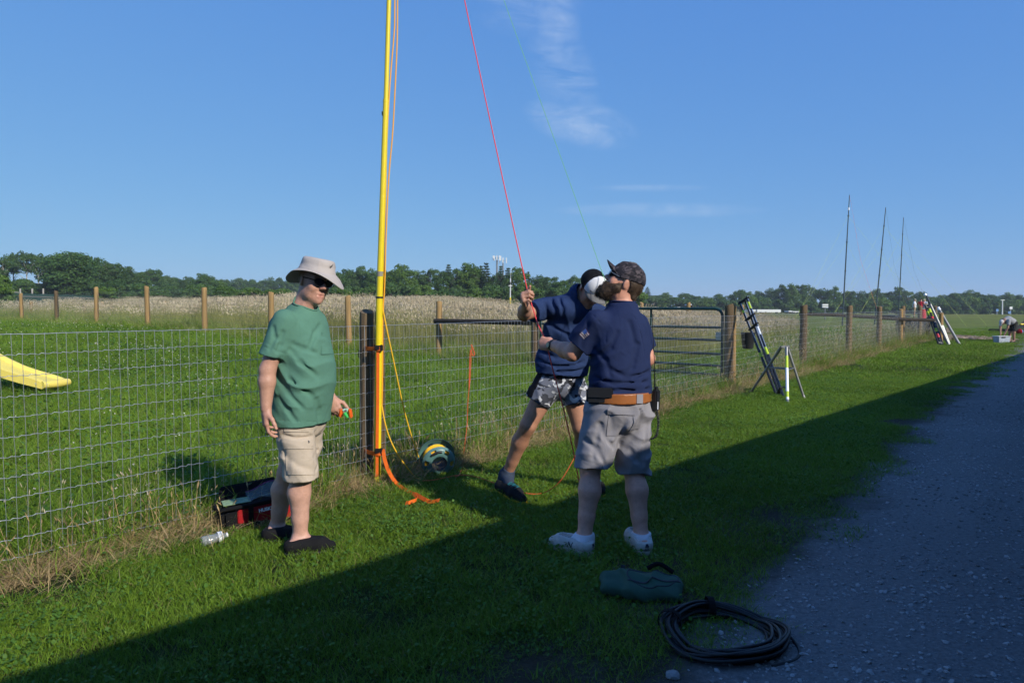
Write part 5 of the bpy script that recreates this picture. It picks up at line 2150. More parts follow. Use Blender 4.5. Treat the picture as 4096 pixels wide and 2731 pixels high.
    for (poly) in ([(-0.012, 0.016), (-0.008, 0.0), (0.0, -0.008), (0.003, -0.002), (-0.004, 0.006)], [(0.0, -0.008), (0.010, 0.006), (0.006, -0.006), (0.003, -0.012)]):
        Vm = []
        for (x_, y_) in poly:
            w = wv + x_ / 0.105
            R = 0.0945 + 0.0155 * math.cos(w) ** 2 + 0.0035
            Vm.append(cpos + r * (math.sin(w) * R) + f * (math.cos(w) * R) + u * (0.114 + y_))
        mk.add(Vm, [tuple(range(len(Vm)))])
    mk.build('hat_emblem', m_mark, hat)
    # sunglasses
    m_lens = plain('dark_lens', (0.006, 0.006, 0.007), rough=0.08, spec=0.6)
    sg = MB()
    glasses = []
    for qd in (1, -1):
        cL_ = hpt(0.035 * qd, 0.106, 0.008)
        M = basis(x=Vector(r - f * 0.18 * qd), z=Vector(f + r * 0.18 * qd))
        poly = [(0.031 * math.cos(w) * (1 + 0.06 * math.cos(2 * w)), 0.0225 * math.sin(w) - 0.003 * math.cos(w) ** 2) for w in np.linspace(0, 2 * PI, 24, endpoint=False)]
        sg.prism(poly, 0.004, Matrix.Translation(Vector(cL_)) @ M.to_4x4())
        sg.tube([Vector(hpt(0.064 * qd, 0.098, 0.015)), Vector(hpt(0.076 * qd, 0.05, 0.018)), Vector(hpt(0.080 * qd, -0.012, 0.018))], 0.0032, 6)
    sg.tube([Vector(hpt(0.012, 0.110, 0.012)), Vector(hpt(0, 0.112, 0.016)), Vector(hpt(-0.012, 0.110, 0.012))], 0.003, 6)
    g_ = sg.build('sunglasses', m_lens, p)
    autosmooth(g_, 30)
    # what he holds: bright line-holder
    m_or = plain('orange_plastic', (0.75, 0.135, 0.015), rough=0.35)
    m_gr = plain('green_plastic', (0.05, 0.48, 0.10), rough=0.35)
    m_pg = plain('pale_green_plastic', (0.40, 0.68, 0.50), rough=0.4)
    tool = empty('clamp_tool', AT(1385, 1655, D1 + 0.02), 'small orange and green plastic clamp held by the man in the sun hat', 'clamp')

    def jaw(cx, cy, mat, name, w=0.022, hh=0.062, rot=0.0):
        c = Vector(q1(cx, cy, 0.02))
        R = basis(x=Vector((math.cos(rot), 0, -math.sin(rot))), z=Vector((math.sin(rot), 0, math.cos(rot))))
        return MB().box(c, (w, 0.03, hh), R, bevel=0.006).build(name, mat, tool)
    jaw(1364, 1652, m_or, 'jaw', 0.020, 0.052, 0.1)
    jaw(1402, 1652, m_or, 'jaw', 0.020, 0.058, -0.15)
    jaw(1383, 1640, m_pg, 'bridge', 0.036, 0.018)
    MB().tube([q1(1378, 1650, 0.0), q1(1384, 1660, 0.0), q1(1391, 1670, 0.0)], [0.012, 0.010, 0.006], 10).build('handle', m_gr, tool, smooth=True)
    MB().lathe([(0.006, -0.018), (0.006, 0.0), (0.004, 0.003)], q1(1383, 1641, 0.0), axis=(0, -1, 0), n=10).build('screw', m_zinc, tool)
    return p


hat_man()

# ================================================================== the bearded man with the dark cap
D2 = 4.2


def q2(px, py, dd=0.0):
    return A3(AT(px, py, D2 + dd))


def bearded_man():
    F, Rr = unit((-0.35, 0.93, 0)), unit((0.93, 0.35, 0))
    heelL, toeL = A3(G(2366, 2226)), A3(G(2200, 2184))
    heelR, toeR = A3(G(2585, 2226)), A3(G(2512, 2150))
    for v in (heelL, toeL, heelR, toeR):
        v[2] = 0.012
    ankL, ankR = q2(2338, 2150, -0.10), q2(2566, 2146, -0.05)
    kneeL, kneeR = q2(2362, 1868, -0.03), q2(2532, 1868, 0.04)
    pel = q2(2474, 1640, 0.0)
    hipL, hipR = pel - Rr * 0.098, pel + Rr * 0.098
    waist, chest, upper = q2(2480, 1520, 0.0), q2(2482, 1390, 0.0), q2(2482, 1280, 0.01)
    hc = q2(2498, 1135, 0.02)
    hp, hcuts, hpt, hax = head_prims(hc, (-0.84, 0.12, 0.53), (0.53, 0.0, 0.84), s=0.98)
    shL, shR = q2(2384, 1284, -0.06), q2(2550, 1296, 0.08)
    elL, wrL = q2(2290, 1412, 0.02), q2(2210, 1380, 0.23)
    elR, wrR = q2(2588, 1434, 0.06), q2(2535, 1385, 0.28)
    ax = [Rr, F, Z3]
    neck = [Cap(q2(2486, 1240, 0.01), q2(2496, 1165, 0.02), 0.066, 0.064, k=0.03)]
    sl_ = [(1222, 2440, 2545, 0.075), (1245, 2418, 2552, 0.100), (1275, 2392, 2574, 0.118), (1310, 2376, 2588, 0.132), (1370, 2366, 2597, 0.142), (1440, 2360, 2600, 0.148),
           (1510, 2357, 2604, 0.156), (1560, 2354, 2607, 0.162), (1620, 2350, 2608, 0.164)]

    def slices(inset):
        rows = []
        for py, x0, x1, rf in sl_:
            c = q2((x0 + x1) / 2, py, 0.0)
            w = (x1 - x0) / 2 / FPX * D2
            rs = math.sqrt(max(w * w - (rf * 0.35) ** 2, 0.003)) / 0.93
            rows.append((c[2], c, max(rs - inset, 0.05), max(rf - inset, 0.05)))
        return rows
    torso = [Loft(slices(0.034), Rr, F, k=0.05), Ell(pel, ax, [0.158, 0.128, 0.125], k=0.06)]
    arms = limb([shL, elL], [0.058, 0.048], k=0.03) + [Cap(elL, elL * 0.65 + wrL * 0.35, 0.048, 0.049, k=0.02), Cap(elL * 0.65 + wrL * 0.35, wrL, 0.049, 0.033, k=0.02)]
    arms += limb([shR, elR], [0.058, 0.046], k=0.03) + [Cap(elR, wrR, 0.046, 0.033, k=0.02)]
    fist = (1.25, 1.45, 0.9)
    hands = hand_prims(wrL, unit((-0.75, 0.62, 0.12)), (0.55, 0.75, -0.2), (-0.1, -0.1, 1.0), curl=fist, s=1.06, tcurl=0.9)
    hands += hand_prims(wrR, unit((-0.6, 0.75, 0.2)), (-0.6, -0.2, -0.2), (0, 0, 1), curl=fist, s=1.0, tcurl=0.9)
    legs = leg_prims(hipL, kneeL, ankL, F, 1.08) + leg_prims(hipR, kneeR, ankR, F, 1.08)
    feet = foot_prims(ankL, heelL, toeL) + foot_prims(ankR, heelR, toeR)
    t = tinter((0.62, 0.29, 0.19), (kneeL * 0.5 + ankL * 0.5, 0.35, (0.70, 0.37, 0.285), 1.0), (kneeR * 0.5 + ankR * 0.5, 0.35, (0.70, 0.37, 0.285), 1.0),
               (hpt(0, 0.11, -0.02), 0.04, (0.50, 0.24, 0.18), 0.7), (hpt(-0.07, -0.03, -0.01), 0.045, (0.50, 0.25, 0.18), 0.6))
    body = Shape(hp + neck + torso + arms + hands + legs + feet, cuts=hcuts)
    origin = Vector((float(pel[0]), float(pel[1]), 0.0))
    p = solid('person', body, m_skin, None, h=0.0052, origin=origin, tint=t, project=1)
    tag(p, 'bearded man in a dark cap, navy T-shirt and grey shorts, back turned, looking up', 'person')
    # T-shirt
    m_navy = cloth('navy_jersey', (0.016, 0.026, 0.075), mottle=0.10)
    slL, slR = shL + (elL - shL) * 0.74, shR + (elR - shR) * 0.72
    hem = q2(2480, 1572, 0.0)
    disp = addf(folds((0.9, 0.2, 0.35), 26, 0.0050, 1.2, 0.4, c=q2(2520, 1400, -0.15), rad_=0.30), folds((-0.2, 0.1, 1.0), 62, 0.0045, 1.5, 1.9, c=q2(2470, 1545, -0.1), rad_=0.20),
                folds((0.5, 0.1, -0.8), 40, 0.004, 1.2, 2.9, c=q2(2390, 1370, -0.1), rad_=0.2))
    tors = [Loft(slices(0.0), Rr, F, k=0.04), Cap(q2(2484, 1255, 0.01), q2(2490, 1205, 0.015), 0.086, 0.072, k=0.05),
            cutcap(slL, elL - shL, Cap(shL, slL + (elL - shL) * 0.2, 0.072, 0.084, k=0.05)), cutcap(slR, elR - shR, Cap(shR, slR + (elR - shR) * 0.2, 0.070, 0.078, k=0.05))]
    base_ = Shape(tors, planes=[(hem, unit((0.02, 0, -1)))])
    cr = crease_cuts(base_, [[(2372, 1261), (2405, 1295), (2424, 1330), (2422, 1368)], [(2538, 1270), (2566, 1350), (2578, 1420)]], D2, r=0.0025, k=0.008)
    cr += crease_cuts(base_, [[(2442, 1478), (2515, 1512), (2598, 1486)], [(2376, 1508), (2460, 1535), (2590, 1527)], [(2380, 1400), (2420, 1440), (2440, 1500)], [(2520, 1290), (2540, 1370), (2535, 1450)],
                              [(2470, 1330), (2440, 1390), (2400, 1420)], [(2370, 1555), (2470, 1562), (2600, 1555)], [(2555, 1380), (2530, 1470), (2500, 1520)], [(2350, 1300), (2330, 1350), (2325, 1390)]], D2, r=0.007, k=0.024)
    shirt = Shape(tors, cuts=[Cap(q2(2488, 1222, 0.012), q2(2496, 1150, 0.02), 0.070, 0.09, k=0.008)] + cr, planes=[(hem, unit((0.02, 0, -1)))], disp=disp)
    solid('shirt', shirt, m_navy, p, h=0.0058)
    collar_ring('collar', Shape(tors), q2(2489, 1215, 0.014), q2(2496, 1150, 0.02) - q2(2488, 1222, 0.012), 0.078, m_navy, p)
    # flag patch on the sleeve: canton and stripes
    fu = unit(q2(2343, 1358, 0) - q2(2318, 1336, 0))
    flag_v = unit((elL - shL) * -1)
    fc = q2(2326, 1347, -0.2)
    ud = unit(np.cross(flag_v, (0.35, 0.93, 0)))
    m_white = cloth('white_stitching', (0.55, 0.53, 0.55))
    m_red = cloth('dull_red_stitching', (0.20, 0.05, 0.07))
    m_blue = cloth('blue_stitching', (0.05, 0.11, 0.35))
    dd = (0.25, 0.95, 0.1)
    fw, fh = 0.052, 0.040
    av, bv = unit((0.62, 0.0, -0.78)), unit((0.70, 0.0, 0.62))
    flag = applique('flag_patch', shirt, fc, av, bv, fh, fw, dd, m_red, p, thick=0.0015, nx=8, ny=8)
    for k in range(4):
        applique('stripe', shirt, fc + bv * (fw * (-0.5 + (k + 0.5) / 4) ), av, bv, fh, fw / 9, dd, m_white, flag, thick=0.003, nx=7, ny=3)
    applique('canton', shirt, fc + bv * fw * 0.24 - av * fh * 0.22, av, bv, fh * 0.55, fw * 0.5, dd, m_blue, flag, thick=0.004, nx=5, ny=5)
    # belt and shorts
    m_grey = cloth('grey_cotton', (0.255, 0.245, 0.265), mottle=0.10)
    m_belt = plain('tan_leather', (0.34, 0.115, 0.03), rough=0.38, noise=0.2, nscale=30)
    cLh, cRh = q2(2364, 1862, -0.03), q2(2532, 1888, 0.04)
    disp2 = addf(folds((0.35, 0, 0.95), 46, 0.005, 1.6, 0.9), folds((0.9, 0.2, -0.3), 36, 0.0055, 1.3, 2.2))
    legL = cutcap(cLh, (0.06, 0.0, -1), Cap(hipL, cLh - Z3 * 0.1 - Rr * 0.005, 0.122, 0.116, k=0.03))
    legR = cutcap(cRh, (-0.04, 0.0, -1), Cap(hipR, cRh - Z3 * 0.1, 0.122, 0.104, k=0.03))
    sh = Shape([Ell(pel + Z3 * 0.01, ax, [0.195, 0.160, 0.16], k=0.05), Cap(pel + Z3 * 0.03, pel + Z3 * 0.12, 0.184, 0.178, k=0.05, flat=(F, 0.84)), legL, legR],
               planes=[(q2(2480, 1572, 0), Z3)], disp=disp2)
    sh.cuts += crease_cuts(Shape(sh.prims, planes=sh.planes), [[(2400, 1700), (2386, 1760), (2372, 1830)], [(2455, 1790), (2420, 1745), (2400, 1700)], [(2500, 1690), (2480, 1740), (2455, 1780)], [(2560, 1640), (2550, 1720), (2500, 1790)], [(2340, 1760), (2390, 1800), (2420, 1860)], [(2520, 1800), (2545, 1840), (2570, 1850)], [(2590, 1700), (2580, 1780), (2575, 1860)], [(2440, 1660), (2452, 1720), (2445, 1745)]], D2, r=0.007, k=0.026)
    sh.cuts += crease_cuts(Shape(sh.prims, planes=sh.planes), [[(2318, 1832), (2360, 1848), (2414, 1868)], [(2496, 1876), (2530, 1880), (2572, 1877)], [(2552, 1625), (2548, 1700), (2500, 1780)]], D2, r=0.0015, k=0.005)
    solid('shorts', sh, m_grey, p, h=0.0058)
    bel = Shape([Cap(pel + Z3 * 0.0, pel + Z3 * 0.16, 0.2, 0.198, k=0.05, flat=(F, 0.90))], planes=[(q2(2480, 1562, 0), Z3), (q2(2480, 1603, 0), -Z3)])
    solid('belt', bel, m_belt, p, h=0.006)
    for px in (2560,):
        applique('belt_loop', bel, q2(px, 1590, -0.25), (1, 0, 0), (0, 0, 1), 0.036, 0.068, None, m_grey, p, thick=0.004, nx=4, ny=6)
    applique('back_pocket', sh, q2(2480, 1690, -0.28), (1, 0.1, 0.0), (0.1, 0, 1), 0.145, 0.155, None, m_grey, p, thick=0.004)
    applique('pocket_flap', sh, q2(2486, 1648, -0.28), (1, 0.1, -0.06), (0, 0, 1), 0.165, 0.030, None, m_grey, p, thick=0.011)
    applique('side_pocket', sh, q2(2612, 1690, -0.22), (0.5, 0.6, 0), (0, 0, 1), 0.09, 0.12, (-0.6, 0.8, 0), m_grey, p, thick=0.008)
    # shoes and socks
    m_wsock = cloth('white_sock', (0.62, 0.62, 0.66))
    m_wshoe = plain('white_leather', (0.50, 0.49, 0.46), rough=0.55, noise=0.25, nscale=35, bump=0.4, bscale=90)
    m_wsole = plain('white_rubber', (0.52, 0.50, 0.46), rough=0.6, noise=0.25, nscale=30)
    m_navyt = plain('navy_trim', (0.012, 0.015, 0.035), rough=0.6)
    for (a, h_, t_, kn, logo) in ((ankL, heelL, toeL, kneeL, True), (ankR, heelR, toeR, kneeR, False)):
        solid('sock', Shape([Cap(a * 0.85 + kn * 0.15, a - (0, 0, 0.03), 0.052, 0.050, k=0.01), Cap(a, h_ * 0.55 + t_ * 0.45 + (0, 0, 0.05), 0.050, 0.03, k=0.03), Cap(a - (0, 0, 0.01), h_ * 0.8 + t_ * 0.2 + (0, 0, 0.055), 0.052, 0.040, k=0.03)], planes=[(a * 0.93 + kn * 0.07, unit((0, 0, 1)))],
                            disp=folds((0, 0, 1), 200, 0.0008, 0.5)), m_wsock, p, h=0.006)
        s_, d, sd = shoe_shape(a, h_, t_, cut_h=0.076, ground=0.012, wide=1.10)
        s_.disp = None
        so = solid('shoe', s_, m_wshoe, p, h=0.0055)
        solid('sole', sole_shape(a, h_, t_, ground=0.006, t=0.034, out=0.005, wide=1.05), m_wsole, so, h=0.006)
        # heel tab with two lines of small print
        hb = h_ - d * 0.05
        applique('heel_tab', s_, h_ + Z3 * 0.072 - d * 0.09, sd, Z3, 0.016, 0.034, d, m_navyt, so, thick=0.003, nx=4, ny=4)

        def drape(V, s_=s_, d=d):
            return onto(s_, V - d * 0.08, d) - d * 0.0022
        for k, (tx, sz, zz) in enumerate((('608', 0.016, 0.052), ('new', 0.013, 0.040), ('balance', 0.013, 0.030))):
            M = Matrix.Translation(Vector(h_ + Z3 * zz)) @ basis(x=Vector(-np.cross(d, Z3) * -1.0), z=Vector(-d)).to_4x4()
            text_mesh('shoe_print', tx, sz, M, m_navyt, so, bold=0.0004, drape=drape)
        if logo:
            side = -sd if (-sd)[1] < 0 else sd
            cpos = h_ * 0.58 + t_ * 0.42 + Z3 * 0.046

            def drape2(V, s_=s_, n=side):
                return onto(s_, V + n * 0.10, -n) + n * 0.0022
            M = Matrix.Translation(Vector(cpos)) @ basis(x=Vector(-d), z=Vector(side)).to_4x4()
            text_mesh('shoe_emblem', 'N', 0.046, M, m_navyt, so, bold=0.0008, shear=0.25, drape=drape2)
        lc = h_ * 0.45 + t_ * 0.55 + Z3 * 0.1
        for k in range(4):
            a0 = h_ * (0.5 - 0.07 * k) + t_ * (0.5 + 0.07 * k) + Z3 * 0.16
            Pl = np.array([a0 + sd * x for x in np.linspace(-0.022, 0.022, 7)])
            Pl = onto(s_, Pl, (0, 0, -1)) + Z3 * 0.003
            MB().tube([Vector(v) for v in Pl], 0.0032, 6).build('lace', m_wsole, so, smooth=True)
    # cap
    m_cap = camo_mat('dark_camo', [(0.028, 0.025, 0.030), (0.060, 0.050, 0.056), (0.016, 0.015, 0.018), (0.085, 0.070, 0.076)], 26)
    m_capb = cloth('cap_band', (0.010, 0.010, 0.012))
    r, f, u = hax
    capc = hpt(0, -0.001, 0.036)
    crown_s = Shape([Ell(capc, [r, f, u], [0.090, 0.112, 0.103], k=0.01)], planes=[(hpt(0, 0, 0.018), unit(-u - f * 0.28))],
                    disp=folds(u * 0.5 + f * 0.8, 70, 0.0022, 1.8, 0.6))
    cap_o = solid('cap', crown_s, m_cap, p, h=0.0055)
    bill = []
    V, Fc = [], []
    na, nb = 15, 7
    for j in range(nb):
        tt = j / (nb - 1)
        for i in range(na):
            w = -1.05 + 2.1 * i / (na - 1)
            x_ = math.sin(w) * 0.084
            y0 = math.cos(w) * 0.100 - 0.008
            ext = 0.076 * tt * max(math.cos(w * 1.35), 0.0) ** 0.4
            zc = 0.060 - 0.062 * (x_ / 0.084) ** 2 + 0.012 * tt
            V.append(hpt(x_ * (1 - 0.06 * tt), y0 + ext, zc))
    nV = len(V)
    V += [v - u * 0.004 for v in V]
    for j in range(nb - 1):
        for i in range(na - 1):
            a = j * na + i
            Fc += [(a, a + 1, a + na + 1, a + na), (nV + a + na, nV + a + na + 1, nV + a + 1, nV + a)]
    rim = [i for i in range(na)] + [j * na + na - 1 for j in range(1, nb)] + [(nb - 1) * na + i for i in range(na - 2, -1, -1)] + [j * na for j in range(nb - 2, 0, -1)]
    for i in range(len(rim)):
        a, b = rim[i], rim[(i + 1) % len(rim)]
        Fc.append((b, a, a + nV, b + nV))
    o = obj('cap_bill', np.array(V), Fc, m_cap, p)
    autosmooth(o, 60)
    MB().lathe([(0.008, 0), (0.006, 0.004), (0.002, 0.006)], hpt(0, -0.012, 0.137), axis=u, n=10).build('cap_button', m_capb, p, smooth=True)
    m_pale = cloth('pale_tan_stitching', (0.28, 0.25, 0.22))
    pc = hpt(-0.055, 0.030, 0.16)
    fp = applique('cap_patch', crown_s, hpt(-0.042, 0.024, 0.2), f, -r - u * 0.6, 0.046, 0.024, -u + r * 0.35, m_pale, p, thick=0.002, nx=8, ny=6)
    for k in range(5):
        applique('patch_bar', crown_s, hpt(-0.042, 0.024 + 0.0085 * (k - 2), 0.2), f, -r - u * 0.6, 0.0035, 0.016, -u + r * 0.35, m_capb, fp, thick=0.0032, nx=2, ny=4)
    # hair and beard
    m_hair = leafy('brown_hair', (0.028, 0.018, 0.012), (0.075, 0.050, 0.033), trans=0.0, rough=0.55, wscale=60)
    hs = Shape([Ell(hpt(0, -0.020, 0.012), [r, f, u], [0.082, 0.094, 0.088], k=0.01), Cap(hpt(0.03, -0.085, -0.05), hpt(-0.03, -0.085, -0.05), 0.022, k=0.02)],
               cuts=[Cap(hpt(-0.12, -0.002, -0.02), hpt(0.12, -0.002, -0.02), 0.036, k=0.005), Ell(hpt(0, 0.10, -0.03), [r, f, u], [0.2, 0.105, 0.2], k=0.005)],
               planes=[(hpt(0, 0, -0.052), unit(-u + f * 0.3))])
    ho = solid('hair', hs, m_hair, p, h=0.006)
    Vh, _ = net(hs, 0.008, project=1)
    hair_tufts('hair_strands', Vh, normals_of(hs, Vh), m_hair, ho, 1500, 0.007, 0.0011, 3, droop=0.4)
    bs = Shape([Cap(hpt(0.056, 0.012, -0.062), hpt(0.034, 0.060, -0.112), 0.019, 0.028, k=0.03), Cap(hpt(-0.056, 0.012, -0.062), hpt(-0.034, 0.060, -0.112), 0.019, 0.028, k=0.03),
                Cap(hpt(0.058, 0.022, -0.040), hpt(0.042, 0.072, -0.066), 0.017, 0.021, k=0.02), Cap(hpt(-0.058, 0.022, -0.040), hpt(-0.042, 0.072, -0.066), 0.017, 0.021, k=0.02),
                Cap(hpt(0.052, 0.030, -0.055), hpt(0.030, 0.075, -0.100), 0.022, 0.030, k=0.03), Cap(hpt(-0.052, 0.030, -0.055), hpt(-0.030, 0.075, -0.100), 0.022, 0.030, k=0.03),
                Cap(hpt(0.0, 0.085, -0.105), hpt(0, 0.100, -0.128), 0.040, 0.024, k=0.04), Cap(hpt(0.030, 0.092, -0.060), hpt(-0.030, 0.092, -0.060), 0.0125, k=0.02),
                Cap(hpt(0.060, 0.010, -0.02), hpt(0.052, 0.030, -0.065), 0.014, 0.022, k=0.02), Cap(hpt(-0.060, 0.010, -0.02), hpt(-0.052, 0.030, -0.065), 0.014, 0.022, k=0.02),
                Cap(hpt(0.034, 0.088, -0.062), hpt(0.028, 0.085, -0.09), 0.011, 0.02, k=0.02), Cap(hpt(-0.034, 0.088, -0.062), hpt(-0.028, 0.085, -0.09), 0.011, 0.02, k=0.02)],
               cuts=[Cap(hpt(0.018, 0.115, -0.076), hpt(-0.018, 0.115, -0.076), 0.010, k=0.01)], disp=folds((0.3, 0.5, 0.8), 140, 0.0022, 1.8, 0.3))
    bo = solid('beard', bs, m_hair, p, h=0.0055)
    Vb_, _ = net(bs, 0.008, project=1)
    hair_tufts('beard_strands', Vb_, normals_of(bs, Vb_), m_hair, bo, 2600, 0.013, 0.0011, 4, droop=0.35, comb=f * 0.25 - u * 0.3)
    # spectacles
    m_spec = plain('silver_wire', (0.55, 0.52, 0.48), rough=0.3, metal=0.9)
    m_glass = plain('blue_lens', (0.10, 0.17, 0.26), rough=0.06, spec=0.8)
    sp = MB()
    temples = []
    for qd in (1, -1):
        temples.append(MB().tube([Vector(hpt(0.062 * qd, 0.105, 0.012)), Vector(hpt(0.078 * qd, 0.05, 0.012)), Vector(hpt(0.082 * qd, -0.01, 0.010))], 0.002, 6))
    sp.tube([Vector(hpt(0.012, 0.116, 0.014)), Vector(hpt(0, 0.118, 0.017)), Vector(hpt(-0.012, 0.116, 0.014))], 0.002, 6)
    so_ = sp.build('spectacles', m_spec, p, smooth=True)
    for tp in temples:
        tp.build('temple', m_spec, so_, smooth=True)
    for qd in (1, -1):
        poly = [(0.025 * math.cos(w), 0.019 * math.sin(w)) for w in np.linspace(0, 2 * PI, 20, endpoint=False)]
        M = basis(x=Vector(r - f * 0.15 * qd), z=Vector(f + r * 0.15 * qd)).to_4x4()
        MB().prism(poly, 0.003, Matrix.Translation(Vector(hpt(0.036 * qd, 0.113, 0.008))) @ M).build('lens', m_glass, so_)
    # wrist watch
    m_wb = plain('watch_rubber', (0.010, 0.010, 0.010), rough=0.5)
    wd = unit(wrL - elL)
    wc = wrL - wd * 0.012
    ws = Shape([Cap(wc - wd * 0.011, wc + wd * 0.011, 0.0385, k=0.005)], planes=[(wc - wd * 0.013, -wd), (wc + wd * 0.013, wd)])
    wo = solid('watch', ws, m_wb, p, h=0.006)
    vd = unit((0.1, -0.95, -0.1) - wd * (np.array((0.1, -0.95, -0.1)) @ wd))
    MB().lathe([(0.021, 0), (0.022, 0.004), (0.019, 0.009)], wc + vd * 0.034, axis=vd, n=20).build('watch_case', m_wb, wo)
    m_dial = plain('watch_dial', (0.30, 0.31, 0.20), rough=0.3)
    MB().lathe([(0.0155, 0), (0.0155, 0.0012)], wc + vd * 0.0432, axis=vd, n=20).build('watch_dial', m_dial, wo)
    # belt pouch and radio
    m_blk = plain('black_nylon', (0.010, 0.010, 0.011), rough=0.55, noise=0.2, nscale=40)
    pc_ = q2(2398, 1583, -0.13)
    m_btn2 = plain('dark_snap', (0.03, 0.03, 0.03), rough=0.3, metal=0.6)
    pouch = empty('belt_pouch', pc_, 'black belt pouch on the left hip of the bearded man', 'pouch')
    Rp = basis(x=Vector((0.97, -0.25, -0.04)), z=Vector((0, 0, 1)))
    MB().box(pc_, (0.150, 0.045, 0.095), Rp, bevel=0.012).build('pouch_body', m_blk, pouch)
    MB().box(pc_ + (0.0, -0.026, 0.020), (0.150, 0.014, 0.062), Rp, bevel=0.006).build('pouch_flap', m_blk, pouch)
    MB().lathe([(0.006, 0), (0.005, 0.004)], pc_ + (0.05, -0.022, -0.034), axis=(-0.2, -1, 0), n=10).build('snap', m_btn2, pouch)
    rc_ = q2(2623, 1600, -0.02)
    radio = empty('handheld_radio', rc_, 'black handheld radio with a long whip aerial on the right hip of the bearded man', 'radio')
    Rx = basis(x=Vector((0.6, 0.8, 0)), z=Vector((0.02, 0, 1)))
    MB().box(rc_, (0.055, 0.036, 0.130), Rx, bevel=0.008).build('radio_body', m_blk, radio)
    MB().lathe([(0.010, 0), (0.010, 0.018), (0.008, 0.02)], rc_ + (0.004, 0.0, 0.063), n=12).build('knob', m_blk, radio)
    MB().tube([rc_ + (-0.006, 0, 0.06), A3(AT(2618, 1450, D2 - 0.02)), A3(AT(2611, 1320, D2 - 0.02)), A3(AT(2608, 1240, D2 - 0.02))], [0.005, 0.0024, 0.0018, 0.0016], 6).build('aerial', m_blk, radio, smooth=True)
    MB().box(rc_ + (0.006, -0.021, -0.03), (0.012, 0.002, 0.045), None).build('radio_label', m_wsock, radio)
    cc = [A3(AT(2627, 1640, D2 - 0.03)), A3(AT(2634, 1690, D2 - 0.03)), A3(AT(2626, 1740, D2 - 0.03)), A3(AT(2606, 1756, D2 - 0.02))]
    ctr = spline(cc, 40)
    coil = []
    for i, c in enumerate(ctr):
        w = i * 1.35
        coil.append(Vector(c) + Vector((math.cos(w) * 0.007, math.sin(w) * 0.007, 0)))
    MB().tube(coil, 0.0028, 5).build('coiled_cord', m_blk, radio, smooth=True)
    return p


def camo_mat(name, cols, scale):
    m, nt, N, L, p = _mat(name)
    p.inputs['Roughness'].default_value = 0.85
    p.inputs['Specular IOR Level'].default_value = 0.15
    tc = N.new('ShaderNodeTexCoord')
    cur = None
    for i, c in enumerate(cols):
        if cur is None:
            rgb = N.new('ShaderNodeRGB')
            rgb.outputs[0].default_value = (*c, 1)
            cur = rgb.outputs[0]
            continue
        mp = N.new('ShaderNodeMapping')
        mp.inputs['Location'].default_value = (3.1 * i, 1.7 * i, 5.3 * i)
        mp.inputs['Scale'].default_value = (1, 1, 1.5)
        L.new(tc.outputs['Object'], mp.inputs[0])
        nz = N.new('ShaderNodeTexNoise')
        nz.inputs['Scale'].default_value = scale * (0.8 + 0.15 * i)
        nz.inputs['Detail'].default_value = 1.6
        nz.inputs['Distortion'].default_value = 0.9
        L.new(mp.outputs[0], nz.inputs['Vector'])
        gt = N.new('ShaderNodeMath')
        gt.operation = 'GREATER_THAN'
        L.new(nz.outputs['Fac'], gt.inputs[0])
        gt.inputs[1].default_value = 0.50 + 0.035 * i
        mx = N.new('ShaderNodeMix')
        mx.data_type = 'RGBA'
        L.new(gt.outputs[0], mx.inputs['Factor'])
        L.new(cur, mx.inputs[6])
        mx.inputs[7].default_value = (*c, 1)
        cur = mx.outputs[2]
    L.new(cur, p.inputs['Base Color'])
    return m


bearded_man()

# ================================================================== the man bending over the rope in camouflage shorts
D3 = 5.25


def q3(px, py, dd=0.0):
    return A3(AT(px, py, D3 + dd))


